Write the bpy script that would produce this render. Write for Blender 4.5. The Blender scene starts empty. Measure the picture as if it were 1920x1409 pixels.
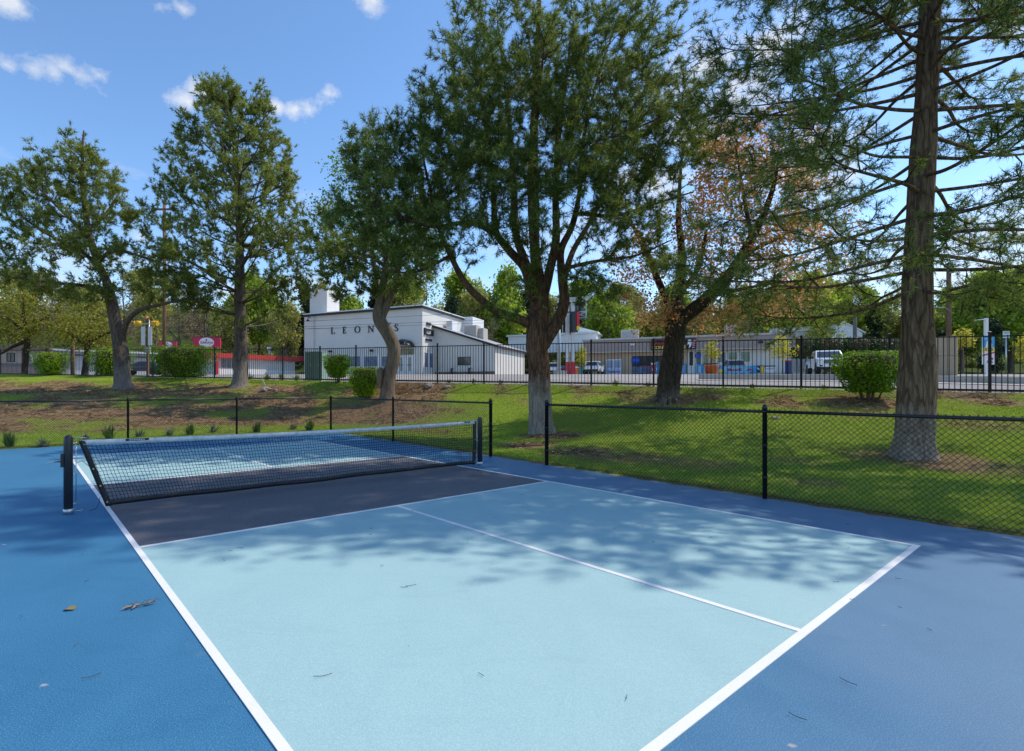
import bpy, bmesh, math, random
import numpy as np
from mathutils import Vector, Matrix, Quaternion

random.seed(7)
RNG = np.random.default_rng(11)
scene = bpy.context.scene
COL = scene.collection
rad = math.radians

# ------------------------------------------------------------------ camera
CX, HY, FPX, CAMH = 805.8, 730.1, 996.0, 1.534      # principal column, horizon row, focal length (photo pixels), eye height
cam_d = bpy.data.cameras.new('camera')
cam = bpy.data.objects.new('camera', cam_d)
COL.objects.link(cam)
cam.location = (0, 0, CAMH)
cam.rotation_euler = (rad(90), 0, 0)
cam_d.sensor_width = 36
cam_d.lens = FPX / 1920 * 36
cam_d.shift_x = (960 - CX) / 1920
cam_d.shift_y = (HY - 704.5) / 1920
cam_d.clip_start = 0.05
cam_d.clip_end = 3000
scene.camera = cam

# ------------------------------------------------------------------ light
SUN_EL, SUN_AZ = 52.0, 75.0                          # azimuth clockwise from +Y
sdir = Vector((math.sin(rad(SUN_AZ)) * math.cos(rad(SUN_EL)), math.cos(rad(SUN_AZ)) * math.cos(rad(SUN_EL)), math.sin(rad(SUN_EL))))
sun_d = bpy.data.lights.new('sun', 'SUN')
sun_d.energy = 2.6
sun_d.angle = rad(0.53)
sun_d.color = (1.0, 0.905, 0.79)
sun = bpy.data.objects.new('sun', sun_d)
COL.objects.link(sun)
sun.location = sdir * 60
sun.rotation_euler = (-sdir).to_track_quat('-Z', 'Y').to_euler()
scene.view_settings.view_transform = 'Standard'
scene.view_settings.look = 'None'
scene.view_settings.exposure = 0.68
scene.view_settings.gamma = 1
scene.view_settings.use_curve_mapping = False
scene.cycles.max_bounces = 6
scene.cycles.transparent_max_bounces = 8

world = bpy.data.worlds.new('World')
scene.world = world
world.use_nodes = True
SKY_STRENGTH = 0.15


def px_dir(px, py):
    return Vector(((px - CX) / FPX, 1, (HY - py) / FPX)).normalized()


def build_world():
    nt = world.node_tree
    N, L = nt.nodes, nt.links
    N.clear()
    out = N.new('ShaderNodeOutputWorld')
    bg = N.new('ShaderNodeBackground')
    sky = N.new('ShaderNodeTexSky')
    sky.sky_type = 'NISHITA'
    sky.sun_disc = False
    sky.sun_elevation = rad(SUN_EL)
    sky.sun_rotation = rad(SUN_AZ)
    sky.altitude = 1400
    sky.air_density = 1.0
    sky.dust_density = 0.6
    sky.ozone_density = 1.6
    bg.inputs['Strength'].default_value = SKY_STRENGTH
    tc = N.new('ShaderNodeTexCoord')
    D = tc.outputs['Generated']

    def math_(op, a, b=None, c=None, clamp=False):
        n = N.new('ShaderNodeMath')
        n.operation = op
        n.use_clamp = clamp
        for i, x in enumerate((a, b, c)):
            if x is None:
                continue
            if isinstance(x, (int, float)):
                n.inputs[i].default_value = x
            else:
                L.new(x, n.inputs[i])
        return n.outputs[0]

    def noise(scale, detail, rough, sz=1.0, off=0.0):
        m = N.new('ShaderNodeMapping')
        m.inputs['Scale'].default_value = (1, 1, sz)
        m.inputs['Location'].default_value = (off, off * .7, off * .3)
        L.new(D, m.inputs[0])
        n = N.new('ShaderNodeTexNoise')
        n.inputs['Scale'].default_value = scale
        n.inputs['Detail'].default_value = detail
        n.inputs['Roughness'].default_value = rough
        L.new(m.outputs[0], n.inputs['Vector'])
        return n.outputs[0]

    sep = N.new('ShaderNodeSeparateXYZ')
    L.new(D, sep.inputs[0])
    Z = sep.outputs[2]
    # individual cumulus puffs, each a lobe of directions (row and column of the photo give the direction)
    lobes = [(10, 122, 50), (60, 128, 46), (105, 140, 38), (150, 142, 48), (130, 130, 40), (185, 142, 30), (600, 190, 52), (580, 205, 44), (555, 206, 34), (615, 175, 34), (385, 175, 44), (350, 190, 40),
             (300, 12, 46), (340, 14, 34), (20, 5, 36), (1320, 130, 105), (1280, 260, 120), (1450, 85, 85), (1380, 170, 95),
             (1500, 330, 130), (1240, 330, 110), (1900, 60, 60), (700, 2, 34), (515, 200, 28), (255, 445, 40), (1180, 330, 70), (690, -60, 60), (200, -160, 90), (1500, -330, 160), (-200, 250, 90), (2200, 200, 150), (2050, 420, 110)]
    flat = N.new('ShaderNodeMapping')
    flat.inputs['Scale'].default_value = (1, 1, 1.7)
    L.new(D, flat.inputs[0])
    total = None
    for px, py, r in lobes:
        d = px_dir(px, py)
        vm = N.new('ShaderNodeVectorMath')
        vm.operation = 'DISTANCE'
        L.new(flat.outputs[0], vm.inputs[0])
        vm.inputs[1].default_value = (d.x, d.y, d.z * 1.7)
        rr = r / FPX * 1.0 * d.y
        v = math_('SUBTRACT', 1.0, math_('DIVIDE', vm.outputs['Value'], rr))
        total = v if total is None else math_('MAXIMUM', total, v)
    puff = math_('ADD', math_('MAXIMUM', total, -0.8), math_('MULTIPLY', math_('SUBTRACT', noise(9.0, 3, .5, 1.5), 0.5), 2.2))
    puff = math_('ADD', puff, math_('MULTIPLY', math_('SUBTRACT', noise(26.0, 9, .66, 1.3, 1.7), 0.5), 2.2))
    puff = math_('MULTIPLY', math_('SUBTRACT', puff, 0.10), 1.05, clamp=True)
    # broad bank of pale cloud low in the sky, on all sides
    band = math_('MULTIPLY', math_('SUBTRACT', 0.36, Z), 4.2)
    band = math_('ADD', math_('MINIMUM', band, 1.0), math_('MULTIPLY', math_('SUBTRACT', noise(3.6, 7, .6, 2.4, 4.3), 0.5), 4.2))
    band = math_('MULTIPLY', math_('SUBTRACT', band, 0.55), 1.0, clamp=True)
    cloud = math_('MAXIMUM', math_('MULTIPLY', puff, 0.9), math_('MULTIPLY', band, 0.72))
    shade = noise(7.0, 5, .55, 1.6, 2.0)
    mixc = N.new('ShaderNodeMix')
    mixc.data_type = 'RGBA'
    mixc.inputs['A'].default_value = (3.0, 3.3, 3.8, 1)
    mixc.inputs['B'].default_value = (4.1, 4.1, 4.2, 1)
    L.new(math_('MULTIPLY', math_('SUBTRACT', shade, .3), 2.2, clamp=True), mixc.inputs['Factor'])
    mix = N.new('ShaderNodeMix')
    mix.data_type = 'RGBA'
    L.new(cloud, mix.inputs['Factor'])
    hs = N.new('ShaderNodeHueSaturation')
    hs.inputs['Saturation'].default_value = SKY_SAT
    hs.inputs['Value'].default_value = SKY_VAL
    L.new(sky.outputs[0], hs.inputs['Color'])
    tint = N.new('ShaderNodeMix')
    tint.data_type, tint.blend_type = 'RGBA', 'MULTIPLY'
    tint.inputs['Factor'].default_value = 1.0
    tint.inputs['B'].default_value = (.97, 1.02, 1.03, 1)
    L.new(hs.outputs[0], tint.inputs['A'])
    L.new(tint.outputs['Result'], mix.inputs['A'])
    L.new(mixc.outputs['Result'], mix.inputs['B'])
    L.new(mix.outputs['Result'], bg.inputs['Color'])
    L.new(bg.outputs[0], out.inputs['Surface'])


SKY_SAT, SKY_VAL = 1.10, 1.03
build_world()


# ------------------------------------------------------------------ picture geometry
def at(px, py, Y):
    return Vector(((px - CX) / FPX * Y, Y, CAMH + (HY - py) / FPX * Y))


TH = .656
CS, SN = math.cos(TH), math.sin(TH)
CU, CV = 7.892, -3.908


def uv(u, v, z=0.0):
    """court coordinates (u: along the court towards the camera, v: across it) -> world"""
    du, dv = u - CU, v - CV
    return Vector((du * SN + dv * CS, -du * CS + dv * SN, z))


def to_uv(x, y):
    return x * SN - y * CS + CU, x * CS + y * SN + CV


# ------------------------------------------------------------------ terrain
U_BACK = -9.4
PA = np.array([4.70, 7.45])
PB = np.array(uv(U_BACK, 4.92)[:2])
E1 = (PB - PA) / np.linalg.norm(PB - PA)
N1 = np.array([E1[1], -E1[0]])
N1 = N1 if N1[0] > 0 else -N1
N2 = np.array([-SN, CS])
FQ = np.array([-5.97, 28.9])
FR = np.array([16.7, 16.7])
FL = np.array([-30.7, 38.0])
ER = (FR - FQ) / np.linalg.norm(FR - FQ)
EL = (FL - FQ) / np.linalg.norm(FL - FQ)
NR = np.array([-ER[1], ER[0]])
NL = np.array([EL[1], -EL[0]])
ZFX = [-60, -30.7, -5.97, 5.6, 12.1, 16.7, 30]
ZFZ = [2.95, 2.56, 1.97, 1.72, 1.55, 1.42, 1.1]


def sstep(t):
    t = np.clip(t, 0, 1)
    return t * t * (3 - 2 * t)


def hashn(ix, iy, s):
    h = np.sin(ix * 127.1 + iy * 311.7 + s * 74.7) * 43758.5453
    return h - np.floor(h)


def vnoise(x, y, s=0.0):
    ix, iy = np.floor(x), np.floor(y)
    fx, fy = x - ix, y - iy
    fx, fy = fx * fx * (3 - 2 * fx), fy * fy * (3 - 2 * fy)
    return (hashn(ix, iy, s) * (1 - fx) + hashn(ix + 1, iy, s) * fx) * (1 - fy) + (hashn(ix, iy + 1, s) * (1 - fx) + hashn(ix + 1, iy + 1, s) * fx) * fy


def fbm(x, y, s=0.0, o=4):
    return sum(vnoise(x * 2 ** k, y * 2 ** k, s + k) * .5 ** (k + 1) for k in range(o)) / (1 - .5 ** o)


def fence_far(x, y):
    """signed distance beyond the iron fence (negative on the lawn side) and ground height on the fence line there"""
    p = np.stack([x, y], -1)
    fr = (p - FQ) @ NR
    fl = (p - FQ) @ NL
    F = np.maximum(fr, fl)
    xf = np.where(fr > fl, x - fr * NR[0], x - fl * NL[0])
    return F, np.interp(xf, ZFX, ZFZ)


def court_out(x, y):
    p = np.stack([x, y], -1)
    d1 = (p - PA) @ N1
    d2 = (p - PB) @ N2
    return np.maximum(d1, d2)


def terr(x, y):
    x = np.asarray(x, float)
    y = np.asarray(y, float)
    F, zf = fence_far(x, y)
    dc = court_out(x, y)
    w = np.clip(dc, 0, None) / np.maximum(np.clip(dc, 0, None) + np.clip(-F, 0, None), 1e-6)
    p = np.interp(x, [-2, 4], [1.45, 2.0])
    lawn = zf * np.clip((w - .18) / .8, 0, 1.01) ** p + .015
    lawn = lawn + (fbm(x * .5, y * .5, 3) - .5) * .22 * sstep(w / .3) * sstep((1 - w) / .1)
    lawn = np.where(dc < .1, -.035 + .05 * np.clip((dc + .2) / .3, 0, 1), lawn)
    back = CAMH + .028 * np.clip(y, 15, 84)
    k = sstep(np.clip(F, 0, None) / 27)
    far = zf * (1 - k) + back * k
    hill = 17.0 * sstep((y - 86) / 62) + .10 * np.clip(y - 148, 0, 300)
    hill = hill * np.interp(x / np.maximum(y, 1), [-.9, -.5, .3, .8, 1.1], [1.25, 1.1, 1.0, .8, .75])
    far = far + hill + (fbm(x * .06, y * .06, 9) - .5) * 3.0 * sstep((y - 88) / 20)
    return np.where(F < 0, lawn, far)


def tz(x, y):
    return float(terr(np.array([x]), np.array([y]))[0])


def ground_hit(px, py, y0=3.0, y1=160.0):
    """where the sight line through a photo pixel first meets the ground"""
    Y = np.arange(y0, y1, .02)
    X = (px - CX) / FPX * Y
    Z = CAMH + (HY - py) / FPX * Y
    g = np.maximum(terr(X, Y), 0)
    i = np.nonzero(Z <= g)[0]
    k = i[0] if len(i) else len(Y) - 1
    return Vector((X[k], Y[k], g[k]))


def on_ground(px, Y):
    x = (px - CX) / FPX * Y
    return Vector((x, Y, tz(x, Y)))


# ------------------------------------------------------------------ object helpers
def tag(o, label=None, cat=None, group=None, kind=None):
    if label:
        o['label'] = label
    if cat:
        o['category'] = cat
    if group:
        o['group'] = group
    if kind:
        o['kind'] = kind
    return o


def link(name, data, parent=None, loc=None):
    o = bpy.data.objects.new(name, data)
    COL.objects.link(o)
    if parent is not None:
        o.parent = parent
    if loc is not None:
        o.location = loc
    return o


def empty(name, loc=(0, 0, 0), rz=0.0, label=None, cat=None, group=None):
    o = link(name, None, None, loc)
    o.rotation_euler = (0, 0, rz)
    o.empty_display_size = .3
    return tag(o, label, cat, group)


KIDS = {}


def dup(root, loc, rz=0.0, scale=1.0, label=None, group=None):
    """a copy of a thing with copies of its parts and their sub-parts (shared meshes)"""
    r = root.copy()
    COL.objects.link(r)
    r.location = loc
    r.rotation_euler = (0, 0, rz)
    r.scale = (scale, scale, scale) if isinstance(scale, (int, float)) else scale
    if label:
        r['label'] = label
    if group:
        r['group'] = group
    for ch in list(root.children):
        c = ch.copy()
        COL.objects.link(c)
        c.parent = r
        for g in list(ch.children):
            d = g.copy()
            COL.objects.link(d)
            d.parent = c
    return r


class MB:
    """collects simple solids; build() links them as one mesh object"""

    def __init__(self, M=None):
        self.v, self.f, self.m, self.s = [], [], [], []
        self.M = M

    def add(self, vs, fs, mi=0, smooth=False):
        b = len(self.v)
        for p in vs:
            p = Vector(p)
            self.v.append(self.M @ p if self.M else p)
        for f in fs:
            self.f.append([b + i for i in f])
            self.m.append(mi)
            self.s.append(smooth)
        return self

    def box(self, x0, x1, y0, y1, z0, z1, mi=0):
        vs = [(x, y, z) for z in (z0, z1) for y in (y0, y1) for x in (x0, x1)]
        return self.add(vs, [(0, 2, 3, 1), (4, 5, 7, 6), (0, 1, 5, 4), (2, 6, 7, 3), (0, 4, 6, 2), (1, 3, 7, 5)], mi)

    def bar(self, p, q, w, h=None, mi=0, up=(0, 0, 1)):
        p, q = Vector(p), Vector(q)
        h = h or w
        d = (q - p).normalized()
        s = d.cross(Vector(up))
        if s.length < 1e-4:
            s = d.cross(Vector((1, 0, 0)))
        s.normalize()
        t = s.cross(d)
        vs = [c + s * (a * w / 2) + t * (b * h / 2) for c in (p, q) for a, b in ((-1, -1), (1, -1), (1, 1), (-1, 1))]
        return self.add(vs, [(0, 1, 2, 3), (7, 6, 5, 4), (0, 4, 5, 1), (1, 5, 6, 2), (2, 6, 7, 3), (3, 7, 4, 0)], mi)

    def tube(self, pts, radii, n=8, mi=0, cap=True, smooth=True):
        pts = [Vector(p) for p in pts]
        if isinstance(radii, (int, float)):
            radii = [radii] * len(pts)
        vs, fs = [], []
        a = None
        for i, p in enumerate(pts):
            d = (pts[min(i + 1, len(pts) - 1)] - pts[max(i - 1, 0)])
            d = d.normalized() if d.length > 1e-9 else Vector((0, 0, 1))
            if a is None:
                a = d.orthogonal().normalized()
            a = (a - d * a.dot(d))
            a = a.normalized() if a.length > 1e-6 else d.orthogonal().normalized()
            b = d.cross(a)
            for k in range(n):
                t = 2 * math.pi * k / n
                vs.append(p + (a * math.cos(t) + b * math.sin(t)) * radii[i])
        for i in range(len(pts) - 1):
            for k in range(n):
                fs.append((i * n + k, i * n + (k + 1) % n, (i + 1) * n + (k + 1) % n, (i + 1) * n + k))
        self.add(vs, fs, mi, smooth)
        if cap:
            b = len(self.v) - len(vs)
            for ring in (list(range(n))[::-1], [(len(pts) - 1) * n + k for k in range(n)]):
                self.f.append([b + i for i in ring])
                self.m.append(mi)
                self.s.append(False)
        return self

    def lathe(self, prof, n=16, c=(0, 0, 0), mi=0, smooth=True):
        c = Vector(c)
        pts = [c + Vector((0, 0, z)) for r, z in prof]
        vs, fs = [], []
        for (r, z) in prof:
            for k in range(n):
                t = 2 * math.pi * k / n
                vs.append(c + Vector((r * math.cos(t), r * math.sin(t), z)))
        for i in range(len(prof) - 1):
            for k in range(n):
                fs.append((i * n + k, i * n + (k + 1) % n, (i + 1) * n + (k + 1) % n, (i + 1) * n + k))
        fs.append(tuple(range(n))[::-1])
        fs.append(tuple((len(prof) - 1) * n + k for k in range(n)))
        return self.add(vs, fs, mi, smooth)

    def prism(self, poly, y0, y1, mi=0):
        """polygon in x,z pushed along y"""
        n = len(poly)
        vs = [(x, y0, z) for x, z in poly] + [(x, y1, z) for x, z in poly]
        fs = [tuple(range(n)), tuple(range(2 * n - 1, n - 1, -1))] + [(i, i + n, (i + 1) % n + n, (i + 1) % n) for i in range(n)]
        return self.add(vs, fs, mi)

    def plate(self, poly, z0, z1, mi=0):
        """polygon in x,y pushed along z"""
        n = len(poly)
        vs = [(x, y, z0) for x, y in poly] + [(x, y, z1) for x, y in poly]
        fs = [tuple(range(n))[::-1], tuple(range(n, 2 * n))] + [(i, (i + 1) % n, (i + 1) % n + n, i + n) for i in range(n)]
        return self.add(vs, fs, mi)

    def mesh(self, name, mats):
        me = bpy.data.meshes.new(name)
        me.from_pydata([tuple(p) for p in self.v], [], self.f)
        for m in (mats if isinstance(mats, (list, tuple)) else [mats]):
            me.materials.append(m)
        me.polygons.foreach_set('material_index', self.m)
        me.polygons.foreach_set('use_smooth', self.s)
        bm = bmesh.new()
        bm.from_mesh(me)
        bmesh.ops.recalc_face_normals(bm, faces=bm.faces)
        bm.to_mesh(me)
        bm.free()
        me.update()
        return me

    def build(self, name, mats, parent=None, loc=None, bevel=0.0):
        o = link(name, self.mesh(name, mats), parent, loc)
        if bevel:
            b = o.modifiers.new('bevel', 'BEVEL')
            b.width = bevel
            b.segments = 2
            b.limit_method = 'ANGLE'
        return o


def np_mesh(name, verts, faces, mats, mat_idx=None, smooth=False, attr=None):
    """faces: (F,k) index array with k = 3 or 4"""
    me = bpy.data.meshes.new(name)
    verts = np.asarray(verts, np.float32)
    faces = np.asarray(faces, np.int32)
    k = faces.shape[1]
    me.vertices.add(len(verts))
    me.vertices.foreach_set('co', verts.ravel())
    me.loops.add(faces.size)
    me.loops.foreach_set('vertex_index', faces.ravel())
    me.polygons.add(len(faces))
    me.polygons.foreach_set('loop_start', np.arange(0, faces.size, k, dtype=np.int32))
    for m in (mats if isinstance(mats, (list, tuple)) else [mats]):
        me.materials.append(m)
    if mat_idx is not None:
        me.polygons.foreach_set('material_index', np.asarray(mat_idx, np.int32))
    me.polygons.foreach_set('use_smooth', np.full(len(faces), smooth))
    for nme, val in (attr or {}).items():
        a = me.attributes.new(nme, 'FLOAT', 'POINT')
        a.data.foreach_set('value', np.asarray(val, np.float32))
    me.update(calc_edges=True)
    me.validate()
    return me


# ------------------------------------------------------------------ materials
class NT:
    def __init__(self, name):
        self.mat = bpy.data.materials.new(name)
        self.mat.use_nodes = True
        self.t = self.mat.node_tree
        self.N, self.L = self.t.nodes, self.t.links
        self.b = self.N['Principled BSDF']
        self.out = self.N['Material Output']

    def set(self, **kw):
        for k, v in kw.items():
            self.b.inputs[k.replace('_', ' ')].default_value = v
        return self

    def coords(self, kind='Object', scale=(1, 1, 1)):
        if kind == 'Position':
            v = self.N.new('ShaderNodeNewGeometry').outputs['Position']
        else:
            v = self.N.new('ShaderNodeTexCoord').outputs[kind]
        if scale != (1, 1, 1):
            m = self.N.new('ShaderNodeMapping')
            m.inputs['Scale'].default_value = scale
            self.L.new(v, m.inputs[0])
            v = m.outputs[0]
        return v

    def noise(self, vec, scale, detail=4, rough=.55, dist=0.0):
        n = self.N.new('ShaderNodeTexNoise')
        n.inputs['Scale'].default_value = scale
        n.inputs['Detail'].default_value = detail
        n.inputs['Roughness'].default_value = rough
        n.inputs['Distortion'].default_value = dist
        self.L.new(vec, n.inputs['Vector'])
        return n.outputs[0]

    def ramp(self, fac, stops):
        r = self.N.new('ShaderNodeValToRGB')
        e = r.color_ramp.elements
        while len(e) < len(stops):
            e.new(.5)
        for el, (p, c) in zip(e, stops):
            el.position = p
            el.color = (*c, 1) if len(c) == 3 else c
        self.L.new(fac, r.inputs[0])
        return r.outputs[0]

    def mix(self, fac, a, b, mode='MIX'):
        m = self.N.new('ShaderNodeMix')
        m.data_type = 'RGBA'
        m.blend_type = mode
        for s, x in (('Factor', fac), ('A', a), ('B', b)):
            if isinstance(x, (int, float)):
                m.inputs[s].default_value = x
            elif isinstance(x, tuple):
                m.inputs[s].default_value = (*x, 1) if len(x) == 3 else x
            else:
                self.L.new(x, m.inputs[s])
        return m.outputs['Result']

    def math(self, op, a, b=0.0, clamp=False):
        n = self.N.new('ShaderNodeMath')
        n.operation = op
        n.use_clamp = clamp
        for i, x in enumerate((a, b)):
            if isinstance(x, (int, float)):
                n.inputs[i].default_value = x
            else:
                self.L.new(x, n.inputs[i])
        return n.outputs[0]

    def to(self, out, inp):
        self.L.new(out, self.b.inputs[inp])
        return self

    def bump(self, h, strength=.3, dist=.02):
        n = self.N.new('ShaderNodeBump')
        n.inputs['Strength'].default_value = strength
        n.inputs['Distance'].default_value = dist
        self.L.new(h, n.inputs['Height'])
        self.L.new(n.outputs[0], self.b.inputs['Normal'])
        return self

    def attr(self, name):
        n = self.N.new('ShaderNodeAttribute')
        n.attribute_name = name
        return n.outputs['Fac']

    def island(self):
        return self.N.new('ShaderNodeNewGeometry').outputs['Random Per Island']

    def objrand(self):
        return self.N.new('ShaderNodeObjectInfo').outputs['Random']


def mat(name, c, rough=.6, metal=0.0, spec=.4, vary=.12, scale=3.0, bump=0.0, bscale=40.0, coat=0.0):
    """plain painted / metal / plastic surface with slight unevenness in tone and relief"""
    m = NT(name)
    m.set(Roughness=rough, Metallic=metal, Specular_IOR_Level=spec, Coat_Weight=coat)
    v = m.coords('Object')
    n = m.noise(v, scale, 5, .6)
    lo = tuple(x * (1 - vary) for x in c)
    hi = tuple(min(1, x * (1 + vary)) for x in c)
    m.to(m.ramp(n, [(.3, lo), (.7, hi)]), 'Base Color')
    if bump:
        m.bump(m.noise(v, bscale, 4, .6), bump, .01)
    return m.mat


def leaf_mat(name, a, b, c=None, trans=.35, rough=.5, big=.35, spec=.3):
    """foliage: hue differs from leaf to leaf and from clump to clump, some light passes through"""
    m = NT(name)
    m.set(Roughness=rough, Specular_IOR_Level=spec)
    r = m.island()
    n = m.noise(m.coords('Object'), big, 3, .6)
    f = m.math('ADD', m.math('MULTIPLY', r, .75), m.math('MULTIPLY', m.math('SUBTRACT', n, .38), .9), clamp=True)
    col = m.ramp(f, [(.1, a), (.55, b), (.95, c or b)])
    m.to(col, 'Base Color')
    tr = m.N.new('ShaderNodeBsdfTranslucent')
    m.L.new(m.mix(.5, col, (1, 1, .4), 'MULTIPLY'), tr.inputs['Color'])
    mx = m.N.new('ShaderNodeMixShader')
    mx.inputs[0].default_value = trans
    m.L.new(m.b.outputs[0], mx.inputs[1])
    m.L.new(tr.outputs[0], mx.inputs[2])
    m.L.new(mx.outputs[0], m.out.inputs['Surface'])
    return m.mat


def bark_mat(name, dark, mid, light, scale=6.0, low=None, bump=1.0, split=2.0, plate=1.6):
    """furrowed bark; low: colour of the weathered foot of the trunk (below split metres, measured in the tree's own space)"""
    m = NT(name)
    m.set(Roughness=.9, Specular_IOR_Level=.12)
    v = m.coords('Object', (1, 1, .17))
    n = m.noise(v, scale, 6, .68, 1.1)
    n2 = m.noise(v, scale * 3.5, 4, .7)
    warp = m.N.new('ShaderNodeVectorMath')
    warp.operation = 'MULTIPLY_ADD'
    nc = m.N.new('ShaderNodeTexNoise')
    nc.inputs['Scale'].default_value = scale * .8
    nc.inputs['Detail'].default_value = 4
    m.L.new(v, nc.inputs['Vector'])
    m.L.new(nc.outputs['Color'], warp.inputs[0])
    warp.inputs[1].default_value = (.30, .30, .30)
    m.L.new(v, warp.inputs[2])
    vo = m.N.new('ShaderNodeTexVoronoi')
    vo.feature = 'DISTANCE_TO_EDGE'
    vo.inputs['Scale'].default_value = scale * plate
    m.L.new(warp.outputs[0], vo.inputs['Vector'])
    crack = m.math('MULTIPLY', vo.outputs['Distance'], 6.0, clamp=True)
    h = m.math('ADD', m.math('MULTIPLY', n, .55), m.math('ADD', m.math('MULTIPLY', n2, .25), m.math('MULTIPLY', m.math('SUBTRACT', crack, .5), .15)))
    h = m.math('ADD', h, .085)
    col = m.ramp(h, [(.30, dark), (.5, mid), (.70, light)])
    if low:
        col2 = m.ramp(h, [(.28, tuple(x * .35 for x in low)), (.5, low), (.72, tuple(min(1, x * 1.3) for x in low))])
        sp = m.N.new('ShaderNodeSeparateXYZ')
        m.L.new(m.coords('Object'), sp.inputs[0])
        nz = m.noise(m.coords('Object'), 2.2, 4, .6)
        f = m.math('SUBTRACT', split, sp.outputs[2])
        f = m.math('ADD', m.math('MULTIPLY', f, 1.3), m.math('MULTIPLY', m.math('SUBTRACT', nz, .5), 3.0), clamp=True)
        col = m.mix(f, col, col2)
    m.to(col, 'Base Color')
    m.bump(h, bump, .09)
    return m.mat


M = {}
M['black'] = mat('black_coated_steel', (.012, .012, .013), .42, 0, .5)
M['black_iron'] = mat('black_iron_paint', (.008, .008, .009), .5, 0, .3)
M['net_post'] = mat('charcoal_post_paint', (.03, .03, .034), .38, 0, .5)
M['galv'] = mat('galvanised_steel', (.55, .56, .58), .35, .9, .5, .15, 25)
M['white_paint'] = mat('white_paint', (.78, .78, .77), .6, 0, .4, .04)
M['white_wall'] = mat('white_wall_paint', (.66, .635, .59), .8, 0, .2, .05, .4)
M['glass'] = mat('dark_window_glass', (.03, .04, .05), .08, 0, .8, .3, .6)
M['rubber'] = mat('tyre_rubber', (.015, .015, .015), .8, 0, .2)
M['wood_pole'] = bark_mat('weathered_pole_wood', (.09, .05, .03), (.19, .11, .065), (.28, .18, .11), 9, None, .3)
M['red_paint'] = mat('red_sign_paint', (.55, .02, .04), .5)
M['dark'] = mat('dark_trim', (.02, .02, .022), .6)
M['grey'] = mat('grey_metal', (.35, .36, .37), .5, .2)
M['yellow'] = mat('yellow_paint', (.75, .42, .02), .5)
M['concrete'] = mat('pale_concrete', (.42, .39, .35), .85, 0, .2, .15, 1.2, .2, 60)


# ------------------------------------------------------------------ ground
def dryness(x, y):
    """bare or straw-coloured ground: 0 lush grass, 1 bare soil; where the photo shows it"""
    F, zf = fence_far(x, y)
    dc = np.clip(court_out(x, y), 0, None)
    w = dc / np.maximum(dc + np.clip(-F, 0, None), 1e-6)
    n = fbm(x * .8, y * .8, 21, 5)
    n2 = fbm(x * .22, y * .22, 31, 3)
    d = np.zeros_like(x)
    left = sstep((2.2 - x + (n - .5) * 5) / 4.5)
    d = np.maximum(d, left * sstep((w - .18) / .16) * sstep((.97 - w) / .12) * np.interp(n, [.3, .62], [.30, 1.05]))
    d = np.maximum(d, sstep((x - 1) / 3) * sstep((w - .6) / .3) * np.interp(n, [.38, .62], [.0, .8]) * np.interp(n2, [.35, .6], [.35, 1]))
    for cx_, cy_, r, a in SPOTS:
        q = np.hypot(x - cx_, (y - cy_)) / r + (n - .5) * 1.3
        d = np.maximum(d, a * sstep(1.35 - q))
    d = np.maximum(d, sstep((.28 - dc) / .2) * .9 * np.interp(n, [.3, .55], [.3, 1]))
    d = np.maximum(d, np.interp(n, [.62, .75], [0, .5]) * np.interp(n2, [.4, .6], [0, 1]))
    return np.clip(d, 0, 1)


def spot(px, py, r, a):
    p = ground_hit(px, py)
    return (p.x, p.y, r, a)


SPOTS = [spot(985, 835, .9, .9), spot(1040, 818, 1.1, .8), spot(1100, 850, 1.3, .8), spot(1200, 858, 1.2, .62), spot(1290, 868, 1.0, .5),
         spot(1700, 857, .8, .9), spot(1760, 866, 1.0, .8), spot(1640, 856, .9, .6), spot(1860, 880, 1.1, .55), spot(1500, 868, .8, .4),
         spot(1255, 750, 1.0, .95), spot(1620, 755, 1.2, .9), spot(780, 735, 2.2, .95), spot(820, 728, 1.5, .7), spot(760, 765, .7, .7), spot(1850, 800, 1.2, .5), spot(1330, 870, .8, .5)]


def ground_mat():
    m = NT('lawn_soil_and_grass')
    m.set(Roughness=.95, Specular_IOR_Level=.08)
    p = m.coords('Position')
    fine = m.noise(p, 55, 4, .75)
    mid = m.noise(p, 6.5, 5, .7)
    broad = m.noise(p, .7, 4, .6)
    g = m.ramp(fine, [(.3, (.06, .11, .008)), (.52, (.22, .33, .024)), (.75, (.41, .48, .07))])
    g = m.mix(m.math('MULTIPLY', broad, .55), g, (.23, .25, .04))
    s = m.ramp(fine, [(.28, (.10, .058, .032)), (.5, (.28, .175, .095)), (.72, (.54, .39, .23))])
    clod = m.noise(p, 17, 5, .75, .6)
    s = m.mix(m.math('MULTIPLY', m.math('SUBTRACT', .56, clod), 4.0, clamp=True), s, (.055, .034, .02))
    s = m.mix(m.math('MULTIPLY', m.math('SUBTRACT', clod, .6), 4.0, clamp=True), s, (.55, .42, .27))
    s = m.mix(m.math('MULTIPLY', mid, .45), s, (.27, .165, .075))
    f = m.math('ADD', m.attr('dry'), m.math('MULTIPLY', m.math('SUBTRACT', mid, .5), .9))
    f = m.math('MULTIPLY', m.math('SUBTRACT', f, .22), 1.7, clamp=True)
    m.to(m.mix(f, g, s), 'Base Color')
    m.bump(m.math('ADD', fine, m.math('MULTIPLY', mid, 1.5)), 1.0, .035)
    return m.mat


M['lawn'] = ground_mat()


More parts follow.
